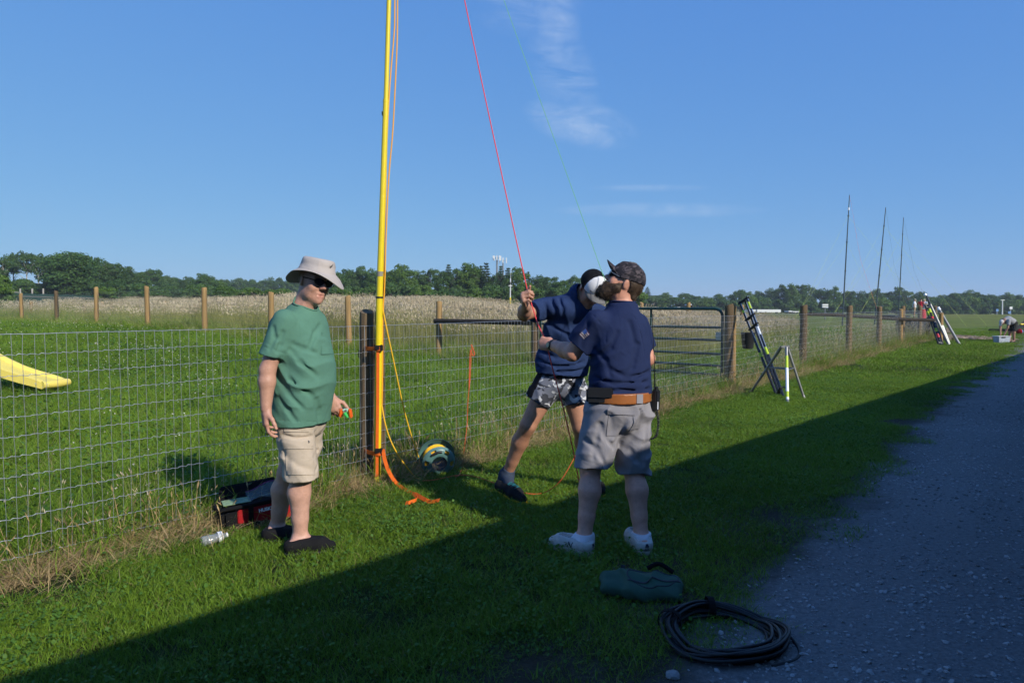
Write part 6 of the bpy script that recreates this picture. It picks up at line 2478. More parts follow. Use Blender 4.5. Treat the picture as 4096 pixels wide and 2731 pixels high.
def camo_man():
    F, Rr = unit((0.25, -0.97, 0)), unit((-0.97, -0.25, 0))
    heelR, toeR = A3(G(1996, 1968)), A3(G(2098, 2022))
    heelL, toeL = A3(G(2352, 1952)), A3(G(2412, 1992))
    for v in (heelR, toeR, heelL, toeL):
        v[2] = 0.012
    ankR, ankL = q3(2026, 1900, 0.18), q3(2362, 1905, 0.22)
    kneeR, kneeL = q3(2112, 1700, -0.02), q3(2322, 1708, 0.02)
    pel = q3(2240, 1530, 0.02)
    hipR, hipL = pel + Rr * 0.092 - Z3 * 0.03, pel - Rr * 0.092 - Z3 * 0.03
    waist, chest, upper = q3(2250, 1440, 0.0), q3(2275, 1330, -0.06), q3(2290, 1235, -0.14)
    hc = q3(2364, 1154, -0.25)
    hp, hcuts, hpt, hax = head_prims(hc, (0.28, -0.60, -0.75), (0.35, -0.60, 0.72), s=0.97)
    shR, shL = q3(2178, 1232, -0.14), q3(2398, 1262, -0.10)
    elR, wrR = q3(2096, 1258, -0.27), q3(2104, 1222, -0.42)
    elL, wrL = q3(2440, 1390, -0.12), q3(2400, 1480, -0.25)
    up_t = unit(upper - waist)
    ft = unit(F - up_t * (F @ up_t))
    ax = [Rr, ft, up_t]
    neck = [Cap(q3(2300, 1205, -0.15), hpt(0, -0.03, -0.06), 0.060, 0.056, k=0.03)]
    torso = [Ell(upper, ax, [0.170, 0.095, 0.082], k=0.05), Ell(chest, ax, [0.160, 0.108, 0.135], k=0.06), Ell(waist, ax, [0.150, 0.105, 0.130], k=0.07), Ell(pel, [Rr, F, Z3], [0.168, 0.125, 0.125], k=0.06)]
    arms = limb([shR, elR], [0.054, 0.045], k=0.03) + [Cap(elR, elR * 0.6 + wrR * 0.4, 0.044, 0.046, k=0.02), Cap(elR * 0.6 + wrR * 0.4, wrR, 0.046, 0.030, k=0.02)]
    arms += limb([shL, elL, wrL], [0.054, 0.044, 0.030], k=0.03)
    fist = (0.95, 1.15, 0.7)
    hands = hand_prims(wrR, unit((-0.22, -0.72, 0.62)), (0.95, -0.1, 0.15), (0.1, 0.5, 1.0), fing=[(1.3, 1.0, 0.7), (1.35, 1.1, 0.8), (1.4, 1.15, 0.8), (1.45, 1.2, 0.8)], spread=0.02, s=1.10, tcurl=0.35)
    hands += hand_prims(wrL, unit((-0.3, -0.3, -0.9)), (0.3, 0.8, 0), (0.8, -0.4, 0), curl=fist)
    legs = leg_prims(hipR, kneeR, ankR, unit((0.45, -0.9, 0)), 1.03) + leg_prims(hipL, kneeL, ankL, F, 1.03)
    feet = foot_prims(ankR, heelR, toeR) + foot_prims(ankL, heelL, toeL)
    t = tinter((0.46, 0.225, 0.14), (hc, 0.2, (0.44, 0.24, 0.165), 1.0), (wrR, 0.16, (0.50, 0.29, 0.21), 0.8), (hpt(0.07, 0, 0), 0.04, (0.45, 0.18, 0.13), 0.6))
    body = Shape(hp + neck + torso + arms + hands + legs + feet, cuts=hcuts)
    origin = Vector((float(pel[0]), float(pel[1]), 0.0))
    p = solid('person', body, m_skin, None, h=0.0055, origin=origin, tint=t, project=1)
    tag(p, 'man in a white-fronted cap, navy T-shirt and camouflage shorts bending over the pink rope', 'person')
    m_navy2 = cloth('blue_heather_jersey', (0.022, 0.042, 0.115), mottle=0.25)
    slR, slL = shR + (elR - shR) * 0.62, shL + (elL - shL) * 0.7
    hem = q3(2240, 1487, 0.0)
    disp = addf(folds((0.2, 0.1, 1.0), 52, 0.0055, 1.6, 0.9, c=q3(2240, 1450, -0.1), rad_=0.26), folds((0.85, -0.1, 0.5), 40, 0.005, 1.2, 2.0, c=q3(2200, 1270, -0.2), rad_=0.24),
                folds((0.7, 0.2, -0.7), 26, 0.004, 1.2, 3.3, c=q3(2290, 1340, -0.1), rad_=0.25))
    tors = [Ell(upper, ax, [0.200, 0.122, 0.105], k=0.05), Ell(chest, ax, [0.198, 0.142, 0.160], k=0.06), Ell(waist, ax, [0.192, 0.140, 0.150], k=0.07),
            Cap(waist, hem - Z3 * 0.1, 0.194, 0.206, k=0.06, flat=(F, 0.76)), Cap(q3(2296, 1215, -0.15), q3(2316, 1176, -0.19), 0.084, 0.078, k=0.03),
            cutcap(slR, elR - shR, Cap(shR, slR + (elR - shR) * 0.2, 0.078, 0.084, k=0.05)), cutcap(slL, elL - shL, Cap(shL, slL + (elL - shL) * 0.2, 0.078, 0.082, k=0.05))]
    shirt = Shape(tors, cuts=[Cap(q3(2316, 1180, -0.19), hpt(0, 0, -0.03), 0.066, 0.085, k=0.008)], planes=[(hem - Z3 * 0.015, unit((-0.09, 0, -1)))], disp=disp)
    shirt.cuts += crease_cuts(Shape(tors, planes=shirt.planes), [[(2150, 1436), (2230, 1468), (2335, 1448)], [(2145, 1462), (2250, 1490), (2340, 1476)], [(2160, 1400), (2220, 1430), (2300, 1430)], [(2205, 1195), (2222, 1240), (2226, 1285)], [(2236, 1190), (2250, 1235), (2256, 1280)], [(2180, 1215), (2190, 1260), (2200, 1290)], [(2200, 1300), (2270, 1340), (2320, 1400)]], D3, r=0.007, k=0.024)
    solid('shirt', shirt, m_navy2, p, h=0.0062)
    m_camo = camo_mat('grey_camo', [(0.150, 0.160, 0.200), (0.045, 0.048, 0.060), (0.50, 0.51, 0.54), (0.018, 0.018, 0.022)], 11)
    cR, cL = q3(2142, 1606, -0.01), q3(2312, 1612, 0.01)
    legR = cutcap(cR, (kneeR - hipR), Cap(hipR + Z3 * 0.02, cR + unit(kneeR - hipR) * 0.1, 0.112, 0.112, k=0.03))
    legL = cutcap(cL, (kneeL - hipL), Cap(hipL + Z3 * 0.02, cL + unit(kneeL - hipL) * 0.1, 0.112, 0.110, k=0.03))
    sh = Shape([Ell(pel, [Rr, F, Z3], [0.186, 0.142, 0.14], k=0.05), legR, legL], disp=addf(folds((0.6, 0, 0.8), 50, 0.004, 1.4, 0.2), folds((0.9, 0.2, -0.4), 34, 0.004, 1.4, 1.2)))
    solid('shorts', sh, m_camo, p, h=0.006)
    m_side = cloth('black_side_panel', (0.010, 0.010, 0.013))
    applique('side_panel', sh, q3(2098, 1545, -0.08), (0.4, -1, 0), (0.12, 0, 1), 0.07, 0.19, (1, 0.25, 0), m_side, p, thick=0.003)
    # cap: black mesh crown, white front, grey bill
    r, f, u = hax
    m_cblk = cloth('black_mesh', (0.008, 0.008, 0.010))
    m_cwht = cloth('white_foam', (0.68, 0.68, 0.70))
    m_cgry = cloth('grey_twill', (0.155, 0.150, 0.145))
    cs = Shape([Ell(hpt(0, -0.010, 0.040), [r, f, u], [0.090, 0.108, 0.105], k=0.01)], planes=[(hpt(0, 0, 0.020), unit(-u - f * 0.1))])
    solid('cap', cs, m_cblk, p, h=0.006)
    cf = Shape([Ell(hpt(0, -0.008, 0.040), [r, f, u], [0.0915, 0.1095, 0.1065], k=0.01)], planes=[(hpt(0, 0, 0.026), unit(-u - f * 0.1)), (hpt(0, 0.026, 0.02), unit(-f - u * 0.10))])
    cfo = solid('cap_front', cf, m_cwht, p, h=0.006)

    def drape(V):
        return onto(cf, V + f * 0.08, -f) + f * 0.002
    M = Matrix.Translation(Vector(hpt(0.028, 0.10, 0.052))) @ basis(x=Vector(-r), z=Vector(f)).to_4x4()
    text_mesh('cap_lettering', 'BADBACKERS', 0.0125, M, m_cblk, cfo, bold=0.0002, drape=drape)
    V, Fc = [], []
    na, nb = 15, 7
    for j in range(nb):
        tt = j / (nb - 1)
        for i in range(na):
            w = -1.1 + 2.2 * i / (na - 1)
            x_ = math.sin(w) * 0.088
            y0 = math.cos(w) * 0.104 - 0.008
            ext = 0.086 * tt * (max(math.cos(w * 1.3), 0) ** 0.4)
            zc = 0.044 - 0.034 * (x_ / 0.084) ** 2 - 0.010 * tt
            V.append(hpt(x_ * (1 - 0.05 * tt), y0 + ext, zc))
    nV = len(V)
    V += [v - u * 0.004 for v in V]
    for j in range(nb - 1):
        for i in range(na - 1):
            a = j * na + i
            Fc += [(a, a + 1, a + na + 1, a + na), (nV + a + na, nV + a + na + 1, nV + a + 1, nV + a)]
    rim = [i for i in range(na)] + [j * na + na - 1 for j in range(1, nb)] + [(nb - 1) * na + i for i in range(na - 2, -1, -1)] + [j * na for j in range(nb - 2, 0, -1)]
    for i in range(len(rim)):
        a, b = rim[i], rim[(i + 1) % len(rim)]
        Fc.append((b, a, a + nV, b + nV))
    autosmooth(obj('cap_bill', np.array(V), Fc, m_cgry, p), 60)
    # socks and trail shoes
    m_bsock = cloth('slate_sock', (0.040, 0.055, 0.085))
    m_tshoe = cloth('black_mesh_upper', (0.016, 0.017, 0.019), mottle=0.4)
    m_ysole = plain('yellow_rubber', (0.72, 0.44, 0.01), rough=0.55)
    m_teal = cloth('teal_lace', (0.02, 0.16, 0.20))
    for (a, h_, t_, kn) in ((ankR, heelR, toeR, kneeR), (ankL, heelL, toeL, kneeL)):
        solid('sock', Shape([Cap(a * 0.78 + kn * 0.22, a, 0.050, 0.052, k=0.01), Cap(a, a - (0, 0, 0.04), 0.052, 0.05, k=0.02), Cap(a, h_ * 0.5 + t_ * 0.5 + (0, 0, 0.05), 0.052, 0.036, k=0.03), Cap(a, h_ + (0, 0, 0.05), 0.048, 0.03, k=0.03)], planes=[(a * 0.86 + kn * 0.14, unit(kn - a))]), m_bsock, p, h=0.006)
        s_, d, sd = shoe_shape(a, h_, t_, cut_h=0.092, ground=0.014, wide=1.10)
        so = solid('shoe', s_, m_tshoe, p, h=0.006)
        solid('sole', sole_shape(a, h_, t_, ground=0.004, t=0.024, out=0.004, wide=1.0), m_ysole, so, h=0.006)
        for k in range(5):
            a0 = h_ * (0.56 - 0.07 * k) + t_ * (0.44 + 0.07 * k) + Z3 * 0.2
            Pl = np.array([a0 + sd * x + d * x * (0.3 if k % 2 else -0.3) for x in np.linspace(-0.022, 0.022, 7)])
            Pl = onto(s_, Pl, (0, 0, -1)) + Z3 * 0.003
            MB().tube([Vector(v) for v in Pl], 0.003, 6).build('lace', m_teal, so, smooth=True)
    return p


camo_man()
# ================================================================== yellow mast with straps and cable
m_yel = plain('yellow_fibreglass', (0.78, 0.60, 0.012), rough=0.35, noise=0.12, nscale=12, coat=0.2)
m_cable = plain('orange_cable', (0.80, 0.36, 0.02), rough=0.45)
m_rope_y = plain('yellow_rope', (0.85, 0.48, 0.02), rough=0.6)
m_strap = cloth('orange_webbing', (0.80, 0.15, 0.02))
m_black = plain('black_plastic', (0.012, 0.012, 0.013), rough=0.4)
m_grey_p = plain('grey_label', (0.24, 0.22, 0.17), rough=0.6)
MD = 5.66
mb0 = A3(AT(1508, 1945, MD))
mb0[2] = 0.0


def mast_pt(py):
    px = np.interp(py, [-900, 0, 560, 1150, 1945], [1582, 1556, 1539, 1518, 1508])
    return AT(px, py, MD)


mast = empty('fibreglass_mast', mb0, 'tall yellow fibreglass mast strapped to the dark fence post', 'mast')
for y0, y1, r0, r1 in ((1952, 1188, 0.0300, 0.0280), (1192, 400, 0.0262, 0.0225), (404, -700, 0.0192, 0.0165), (-690, -2400, 0.014, 0.010)):
    MB().tube([mast_pt(y0), mast_pt((y0 + y1) / 2), mast_pt(y1)], [r0, (r0 + r1) / 2, r1], 16).build('section', m_yel, mast, smooth=True)
MB().tube([mast_pt(1105), mast_pt(1086)], 0.0272, 16).build('label_band', m_grey_p, mast, smooth=True)
MB().tube([mast_pt(1193), mast_pt(1186)], 0.0305, 16).build('hose_clamp', m_black, mast, smooth=True)
MB().tube([mast_pt(412), mast_pt(400)], 0.0235, 16).build('joint_collar', m_yel, mast, smooth=True)
c_ = A3(mast_pt(455))
MB().box(c_ + (-0.026, 0, 0), (0.008, 0.01, 0.03)).build('clip', m_black, mast)

# ratchet straps round post and mast
for k, (yc, lab) in enumerate(((1391, 'upper orange ratchet strap binding the yellow mast to the post'), (1803, 'lower orange ratchet strap binding the yellow mast to the post'))):
    st = empty('ratchet_strap', AT(1480, yc, 5.72), lab, 'strap', 'straps round the mast')
    loop = []
    zc = AT(1480, yc, 5.72).z
    a, b = AT(1472, yc, 5.86), AT(1512, yc, MD)
    cx_, cy_ = (a.x + b.x) / 2, (a.y + b.y) / 2
    dv = Vector((b.x - a.x, b.y - a.y))
    dl = dv.length / 2
    dv.normalize()
    nv = Vector((-dv.y, dv.x))
    for w in np.linspace(0, 2 * PI, 36, endpoint=False):
        p = Vector((cx_, cy_)) + dv * (math.cos(w) * (dl + 0.062)) + nv * (math.sin(w) * (0.066 - 0.014 * math.cos(w)))
        loop.append(Vector((p.x, p.y, zc + 0.004 * math.sin(w))))
    MB().tube(loop, 0.017, 8, closed=True, flat=(Vector((0, 0, 1)), 1.0)).build('webbing', m_strap if k == 0 else m_strap, st) if False else None
    V, Fc = [], []
    n = len(loop)
    for q in loop:
        V += [q + Vector((0, 0, -0.0165)), q + Vector((0, 0, 0.0165))]
    cen = Vector((cx_, cy_, zc))
    for q in loop:
        inn = q + (cen - q).normalized() * 0.003
        V += [inn + Vector((0, 0, -0.0165)), inn + Vector((0, 0, 0.0165))]
    for i in range(n):
        j = (i + 1) % n
        Fc += [(2 * i, 2 * j, 2 * j + 1, 2 * i + 1), (2 * n + 2 * i + 1, 2 * n + 2 * j + 1, 2 * n + 2 * j, 2 * n + 2 * i),
               (2 * i + 1, 2 * j + 1, 2 * n + 2 * j + 1, 2 * n + 2 * i + 1), (2 * j, 2 * i, 2 * n + 2 * i, 2 * n + 2 * j)]
    obj('webbing', V, Fc, m_strap, st)
    bp_ = A3(AT(1512, yc, MD - 0.045))
    MB().box(bp_, (0.055, 0.02, 0.040), bevel=0.004).box(bp_ + (0.028, 0, 0.0), (0.022, 0.026, 0.05), bevel=0.004).build('buckle', m_black, st)
    if k == 0:
        MB().tube([A3(AT(1437, 1400, 5.76)), A3(AT(1433, 1420, 5.76)), A3(AT(1438, 1432, 5.76))], 0.005, 6).build('hook', m_black, st, smooth=True)


def ribbon(pts, width_dirs, w, t=0.0025):
    """Flat webbing along points; width_dirs one vector per point."""
    V, Fc = [], []
    for p, d in zip(pts, width_dirs):
        p, d = Vector(p), Vector(d).normalized() * (w / 2)
        V += [p - d, p + d]
    n = len(pts)
    nr = []
    for i in range(n):
        tg = Vector(pts[min(i + 1, n - 1)]) - Vector(pts[max(i - 1, 0)])
        nr.append(tg.cross(Vector(width_dirs[i])).normalized() * t)
    V += [V[2 * i + k] + nr[i] for i in range(n) for k in (0, 1)]
    for i in range(n - 1):
        a, b = 2 * i, 2 * i + 2
        Fc += [(a, a + 1, b + 1, b), (2 * n + b, 2 * n + b + 1, 2 * n + a + 1, 2 * n + a), (a, b, 2 * n + b, 2 * n + a), (b + 1, a + 1, 2 * n + a + 1, 2 * n + b + 1)]
    return V, Fc


pts = spline([AT(1512, 1405, MD - 0.036), AT(1511, 1600, MD - 0.036), AT(1509, 1760, MD - 0.037), AT(1508, 1905, MD - 0.038)], 6)
V, Fc = ribbon(pts, [Vector((1, 0, 0))] * len(pts), 0.024)
tag(obj('strap_tail', V, Fc, m_strap), 'orange strap tail hanging straight down the front of the yellow mast', 'strap', 'loose strap tails')
pp = [AT(1532, 1795, MD - 0.05), AT(1540, 1840, MD - 0.08), AT(1558, 1890, MD - 0.12), G(1592, 1938, 0.045), G(1640, 1968, 0.035), G(1690, 1992, 0.04), G(1722, 2006, 0.035), G(1758, 2000, 0.06)]
pts = spline(pp, 7)
dirs = [Vector((1, -0.25, 0)).lerp(Vector((0.35, 0.5, 0.75)), min(1, i / (len(pts) * 0.55))) for i in range(len(pts))]
V, Fc = ribbon(pts, dirs, 0.030)
tag(obj('strap_tail', V, Fc, m_strap), 'orange strap tail curling from the lower buckle out onto the lawn', 'strap', 'loose strap tails')
pts = spline([G(1700, 1998, 0.06), G(1660, 1975, 0.07), G(1668, 1995, 0.05), G(1640, 2008, 0.05), G(1622, 2012, 0.04)], 6)
V, Fc = ribbon(pts, [Vector((0.2, 0.5, 0.8))] * len(pts), 0.030)
tag(obj('strap_tail', V, Fc, m_strap), 'folded end of orange strap lying in the grass right of the mast', 'strap', 'loose strap tails')

# cables running up the mast
for k, (pl, lab) in enumerate(((((1592, -400), (1590, 0), (1588, 180), (1578, 400), (1570, 540), (1556, 700), (1546, 900), (1538, 1150), (1531, 1260), (1530, 1500), (1527, 1640)), 'orange cable hanging outermost along the right of the yellow mast'),
                               (((1580, -400), (1579, 40), (1576, 140), (1560, 330), (1548, 560), (1542, 800), (1536, 1000), (1534, 1180), (1533, 1260)), 'orange cable lying close against the right side of the yellow mast'))):
    pts = spline([AT(x, y, MD + (0.03 if k else 0.02)) for x, y in pl], 6)
    tag(MB().tube(pts, 0.0058, 7).build('cable', m_cable, smooth=True), lab, 'cable', 'cables on the mast')
# rope ends from the mast to the reel
RD = 5.98
pts = spline([AT(1531, 1235, MD), AT(1550, 1330, MD + 0.03), AT(1578, 1460, 5.76), AT(1612, 1620, 5.85), AT(1645, 1740, 5.92), AT(1675, 1828, 5.98)], 8)
tag(MB().tube(pts, 0.0055, 7).build('cable', m_rope_y, smooth=True), 'yellow cable slanting from the mast straight into the reel', 'cable', 'cables to the reel')
pts = spline([AT(1527, 1620, MD), AT(1540, 1690, MD), AT(1560, 1755, MD + 0.02), AT(1590, 1815, MD + 0.05), AT(1625, 1865, MD + 0.1), G(1660, 1906, 0.03), G(1680, 1916, 0.03)], 8)
tag(MB().tube(pts, 0.0055, 7).build('cable', m_rope_y, smooth=True), 'slack yellow cable curving down from the mast to the grass by the reel', 'cable', 'cables to the reel')

# ================================================================== green cable reel
m_reel = plain('reel_plastic', (0.095, 0.20, 0.185), rough=0.38, noise=0.12, nscale=10)
axr = Vector((0.30, -0.92, -0.22)).normalized()
rc0 = Vector(AT(1757, 1852, 5.90))
rcb = rc0 - axr * 0.15
reel = empty('cable_reel', (rc0.x, rc0.y, 0), 'dark green plastic cable reel wound with yellow cable on the grass', 'cable reel')
ra_ = axr.orthogonal().normalized()
ra_ = (Vector((0, 0, 1)) - axr * axr.z).normalized()
rb_ = axr.cross(ra_)


def rp(r, w, h, c=rc0):
    return c + (ra_ * math.cos(w) + rb_ * math.sin(w)) * r + axr * h


def flange(c, R, th, dish, holes, name):
    """Dished ring with oval openings: bands of radius; the middle band is left open over the holes."""
    n = 48
    rs = [0.066, 0.082, 0.090, 0.118, 0.128, R - 0.008, R]
    hs = [0.012, 0.016, 0.015, 0.006, 0.0, -0.010, -0.018]
    V, Fc = [], []
    for side in (0, 1):
        for r, h in zip(rs, hs):
            for k in range(n):
                w = 2 * PI * k / n
                V.append(rp(r, w, h * dish - side * th, c))
    m = len(rs)

    def idx(s_, i, k):
        return s_ * m * n + i * n + k % n
    keep = {}
    for i in range(m - 1):
        for k in range(n):
            hole = holes and i in (2, 3) and (k % 8) in (2, 3, 4)
            keep[i, k] = not hole
    for i in range(m - 1):
        for k in range(n):
            if keep[i, k]:
                Fc.append((idx(0, i, k), idx(0, i + 1, k), idx(0, i + 1, k + 1), idx(0, i, k + 1)))
                Fc.append((idx(1, i, k), idx(1, i, k + 1), idx(1, i + 1, k + 1), idx(1, i + 1, k)))
                if i + 1 <= m - 2 and not keep.get((i + 1, k), True):
                    Fc.append((idx(0, i + 1, k), idx(1, i + 1, k), idx(1, i + 1, k + 1), idx(0, i + 1, k + 1)))
                if i > 0 and not keep[i - 1, k]:
                    Fc.append((idx(0, i, k + 1), idx(1, i, k + 1), idx(1, i, k), idx(0, i, k)))
                for dk in (1, -1):
                    if not keep[i, (k + dk) % n]:
                        kk = k + (1 if dk == 1 else 0)
                        Fc.append((idx(0, i, kk), idx(0, i + 1, kk), idx(1, i + 1, kk), idx(1, i, kk)))
    for i in (0, m - 1):
        for k in range(n):
            Fc.append((idx(0, i, k), idx(0, i, k + 1), idx(1, i, k + 1), idx(1, i, k)))
    o = obj(name, V, Fc, m_reel, reel)
    bm = bmesh.new()
    bm.from_mesh(o.data)
    bmesh.ops.recalc_face_normals(bm, faces=bm.faces)
    bm.to_mesh(o.data)
    bm.free()
    return autosmooth(o, 35)


flange(rc0, 0.142, 0.006, 1.0, True, 'front_flange')
flange(rcb, 0.165, 0.006, -1.0, True, 'rear_flange')
V, Fc = [], []
n = 32
for r, h0, h1 in ((0.066, 0.012, -0.165), ):
    for h in (h0, h1):
        for k in range(n):
            V.append(rp(r, 2 * PI * k / n, h))
    Fc += [(k, (k + 1) % n, n + (k + 1) % n, n + k) for k in range(n)]
obj('hub', V, Fc, m_dark, reel, smooth=True)
for j in range(7):
    for lay in range(2):
        rr_ = 0.105 + 0.011 * lay
        loop = [rp(rr_ + 0.002 * math.sin(3 * w + j), w, -0.020 - 0.017 * j + 0.004 * math.sin(w * 2 + j)) for w in np.linspace(0, 2 * PI, 40, endpoint=False)]
        MB().tube(loop, 0.0058, 6, closed=True).build('cable_turn', m_rope_y, reel, smooth=True)
MB().lathe([(0.014, 0), (0.016, 0.012), (0.014, 0.034), (0.010, 0.036)], rp(0.118, PI * 1.06, 0.0), axis=axr, n=16).build('knob', plain('grey_knob', (0.20, 0.20, 0.21), rough=0.35), reel, smooth=True)
hp_ = [rp(0.108, w, 0.014) for w in np.linspace(-0.15, 0.75, 8)]
MB().tube(hp_, 0.010, 8).build('handle', m_black, reel, smooth=True)

# ================================================================== ropes held by the men
m_pink = plain('pink_rope', (0.72, 0.055, 0.055), rough=0.6)
m_lime = plain('green_line', (0.16, 0.46, 0.20), rough=0.6)
m_ocord = plain('orange_cord', (0.62, 0.10, 0.03), rough=0.65)
pk = [AT(1700, -800, 5.6), AT(1858, 0, 5.35), AT(1990, 620, 5.1), AT(2098, 1110, 4.85), AT(2120, 1195, 4.77), AT(2150, 1290, 4.65), AT(2182, 1365, 4.50), AT(2212, 1480, 4.50), AT(2255, 1640, 4.55), AT(2290, 1790, 4.6),
      AT(2318, 1930, 4.6), AT(2352, 2060, 4.5), G(2368, 2165, 0.03)]
tag(MB().tube(spline(pk, 10), 0.0040, 6).build('rope', m_pink, smooth=True), 'thin pink-red rope running up through the two men\'s hands out of the picture', 'rope')
gl_ = [AT(1880, -400, 5.9), AT(2015, 0, 5.7), AT(2160, 400, 5.45), AT(2290, 760, 5.2), AT(2398, 1060, 4.9), AT(2470, 1260, 4.62), AT(2520, 1385, 4.5)]
tag(MB().tube(spline(gl_, 8), 0.0021, 5).build('line', m_lime, smooth=True), 'thin green line rising from the bearded man up out of the picture', 'line')
oc = [AT(2330, 1760, 5.15), AT(2287, 1849, 5.1), AT(2237, 1927, 5.1), G(2171, 1971, 0.05), G(2088, 1969, 0.05), G(1990, 1935, 0.05), G(1900, 1906, 0.05), G(1830, 1900, 0.05), G(1740, 1918, 0.05), G(1690, 1922, 0.05)]
tag(MB().tube(spline(oc, 10), 0.0032, 5).build('cord', m_ocord, smooth=True), 'slack orange cord trailing over the grass from the bending man to the reel', 'cord', 'orange cords')
fc_ = [AT(1888, 1378, 6.62), AT(1884, 1440, 6.62), AT(1880, 1520, 6.62), AT(1872, 1600, 6.62), AT(1868, 1700, 6.6), AT(1856, 1800, 6.55), AT(1850, 1850, 6.5), G(1838, 1896, 0.05), G(1822, 1906, 0.05)]
tag(MB().tube(spline(fc_, 8), 0.0034, 5).build('cord', m_ocord, smooth=True), 'orange cord hanging down the wire fence right of the reel', 'cord', 'orange cords')
lp = [AT(1884, 1378, 6.60), AT(1892, 1395, 6.60), AT(1898, 1418, 6.60), AT(1890, 1420, 6.60), AT(1882, 1400, 6.60), AT(1878, 1470, 6.60), AT(1876, 1560, 6.60)]
tag(MB().tube(spline(lp, 6), 0.0050, 5).build('cord', m_ocord, smooth=True), 'doubled orange cord loop knotted to the top of the hanging cord', 'cord', 'orange cords')

# ================================================================== tool bag, bottle, green bag, cable coil
m_bagb = cloth('black_ballistic', (0.008, 0.008, 0.009))
m_bagr = cloth('red_nylon', (0.30, 0.012, 0.014))
bp0 = Vector(G(1005, 2100, 0.0))
bx_ = Vector((0.86, 0.50, 0)).normalized()
by_ = Vector((-bx_.y, bx_.x, 0))
RB = basis(x=bx_, z=Vector((0, 0, 1)))
bag = empty('tool_bag', bp0, 'open black and red tool bag on the grass behind the man in the sun hat', 'tool bag')


def bpnt(a, b, c):
    return bp0 + bx_ * a + by_ * b + Vector((0, 0, c))


def quad_solid(pts8, name, mat, parent, bevel=0.012):
    bm = bmesh.new()
    vs = [bm.verts.new(p) for p in pts8]
    for f in ((3, 2, 1, 0), (4, 5, 6, 7), (0, 1, 5, 4), (1, 2, 6, 5), (2, 3, 7, 6), (3, 0, 4, 7)):
        bm.faces.new([vs[i] for i in f])
    bmesh.ops.bevel(bm, geom=bm.edges[:], offset=bevel, segments=3, affect='EDGES', clamp_overlap=True)
    V = [v.co.copy() for v in bm.verts]
    bm.verts.index_update()
    Fc = [[v.index for v in f.verts] for f in bm.faces]
    bm.free()
    o = obj(name, V, Fc, mat, parent)
    return autosmooth(o, 50)


quad_solid([bpnt(-0.20, -0.11, 0), bpnt(0.24, -0.11, 0), bpnt(0.24, 0.11, 0), bpnt(-0.20, 0.11, 0), bpnt(-0.20, -0.10, 0.145), bpnt(0.24, -0.10, 0.19), bpnt(0.24, 0.10, 0.19), bpnt(-0.20, 0.10, 0.145)], 'bag_body', m_bagb, bag, 0.03)
quad_solid([bpnt(-0.10, -0.122, 0.055), bpnt(0.235, -0.122, 0.055), bpnt(0.235, -0.10, 0.055), bpnt(-0.10, -0.10, 0.055), bpnt(-0.10, -0.112, 0.140), bpnt(0.235, -0.112, 0.168), bpnt(0.235, -0.095, 0.168), bpnt(-0.10, -0.095, 0.140)], 'red_panel', m_bagr, bag, 0.006)
lp_ = [bpnt(-0.21, -0.10, 0.15), bpnt(0.02, -0.115, 0.172), bpnt(0.25, -0.10, 0.196), bpnt(0.26, 0, 0.196), bpnt(0.25, 0.10, 0.196), bpnt(0.02, 0.115, 0.172), bpnt(-0.21, 0.10, 0.15), bpnt(-0.22, 0, 0.146)]
MB().tube(lp_, 0.014, 8, closed=True).build('zip_rim', m_bagb, bag, smooth=True)
quad_solid([bpnt(-0.19, 0.11, 0.15), bpnt(0.2, 0.11, 0.18), bpnt(0.2, 0.13, 0.18), bpnt(-0.19, 0.13, 0.15), bpnt(-0.17, 0.16, 0.24), bpnt(0.19, 0.16, 0.27), bpnt(0.19, 0.18, 0.27), bpnt(-0.17, 0.18, 0.24)], 'lid', m_bagb, bag, 0.008)
for a in (-0.02, 0.16):
    MB().box(bpnt(a, -0.122, 0.10), (0.032, 0.008, 0.12), RB, bevel=0.003).build('strap', m_bagb, bag)
m_wtext = plain('white_print', (0.75, 0.75, 0.75), rough=0.6)
M = Matrix.Translation(bpnt(0.075, -0.1215, 0.128)) @ basis(x=bx_ + Vector((0, 0, 0.10)), z=-by_ + Vector((0, 0, 0.12))).to_4x4()
text_mesh('bag_lettering', 'HUSKY', 0.030, M, m_wtext, bag, bold=0.0012)
# clear zip bag lying in it
m_clear = plain('clear_film', (0.30, 0.36, 0.33), rough=0.15, noise=0.5, nscale=30, bump=0.6, bscale=25)
m_clear.node_tree.nodes['Principled BSDF'].inputs['Alpha'].default_value = 0.4
zb = empty('zip_bag', bpnt(0.02, 0.0, 0.17), 'clear plastic zip bag with a purple seal lying in the open tool bag', 'plastic bag')
V, Fc = [], []
for i in range(9):
    for j in range(7):
        a, b = i / 8, j / 6
        V.append(bpnt(-0.02 + 0.19 * a, -0.04 + 0.12 * b, 0.168 + 0.04 * a + 0.05 * b * b + 0.012 * math.sin(5 * a + 4 * b)))
for i in range(8):
    for j in range(6):
        q = i * 7 + j
        Fc.append((q, q + 7, q + 8, q + 1))
zo = obj('film', V, Fc, m_clear, zb, smooth=True)
m_purple = plain('purple_seal', (0.16, 0.02, 0.10), rough=0.4)
MB().tube([Vector(V[i * 7 + 6]) for i in range(9)], 0.0045, 6).build('seal', m_purple, zb, smooth=True)
m_papers = plain('printed_card', (0.30, 0.42, 0.22), rough=0.4, noise=0.5, nscale=60)
MB().box(bpnt(-0.09, 0.01, 0.172), (0.17, 0.10, 0.004), basis(x=bx_ + Vector((0, 0, 0.12)), z=Vector((0, -0.1, 1)))).build('card', m_papers, zb)

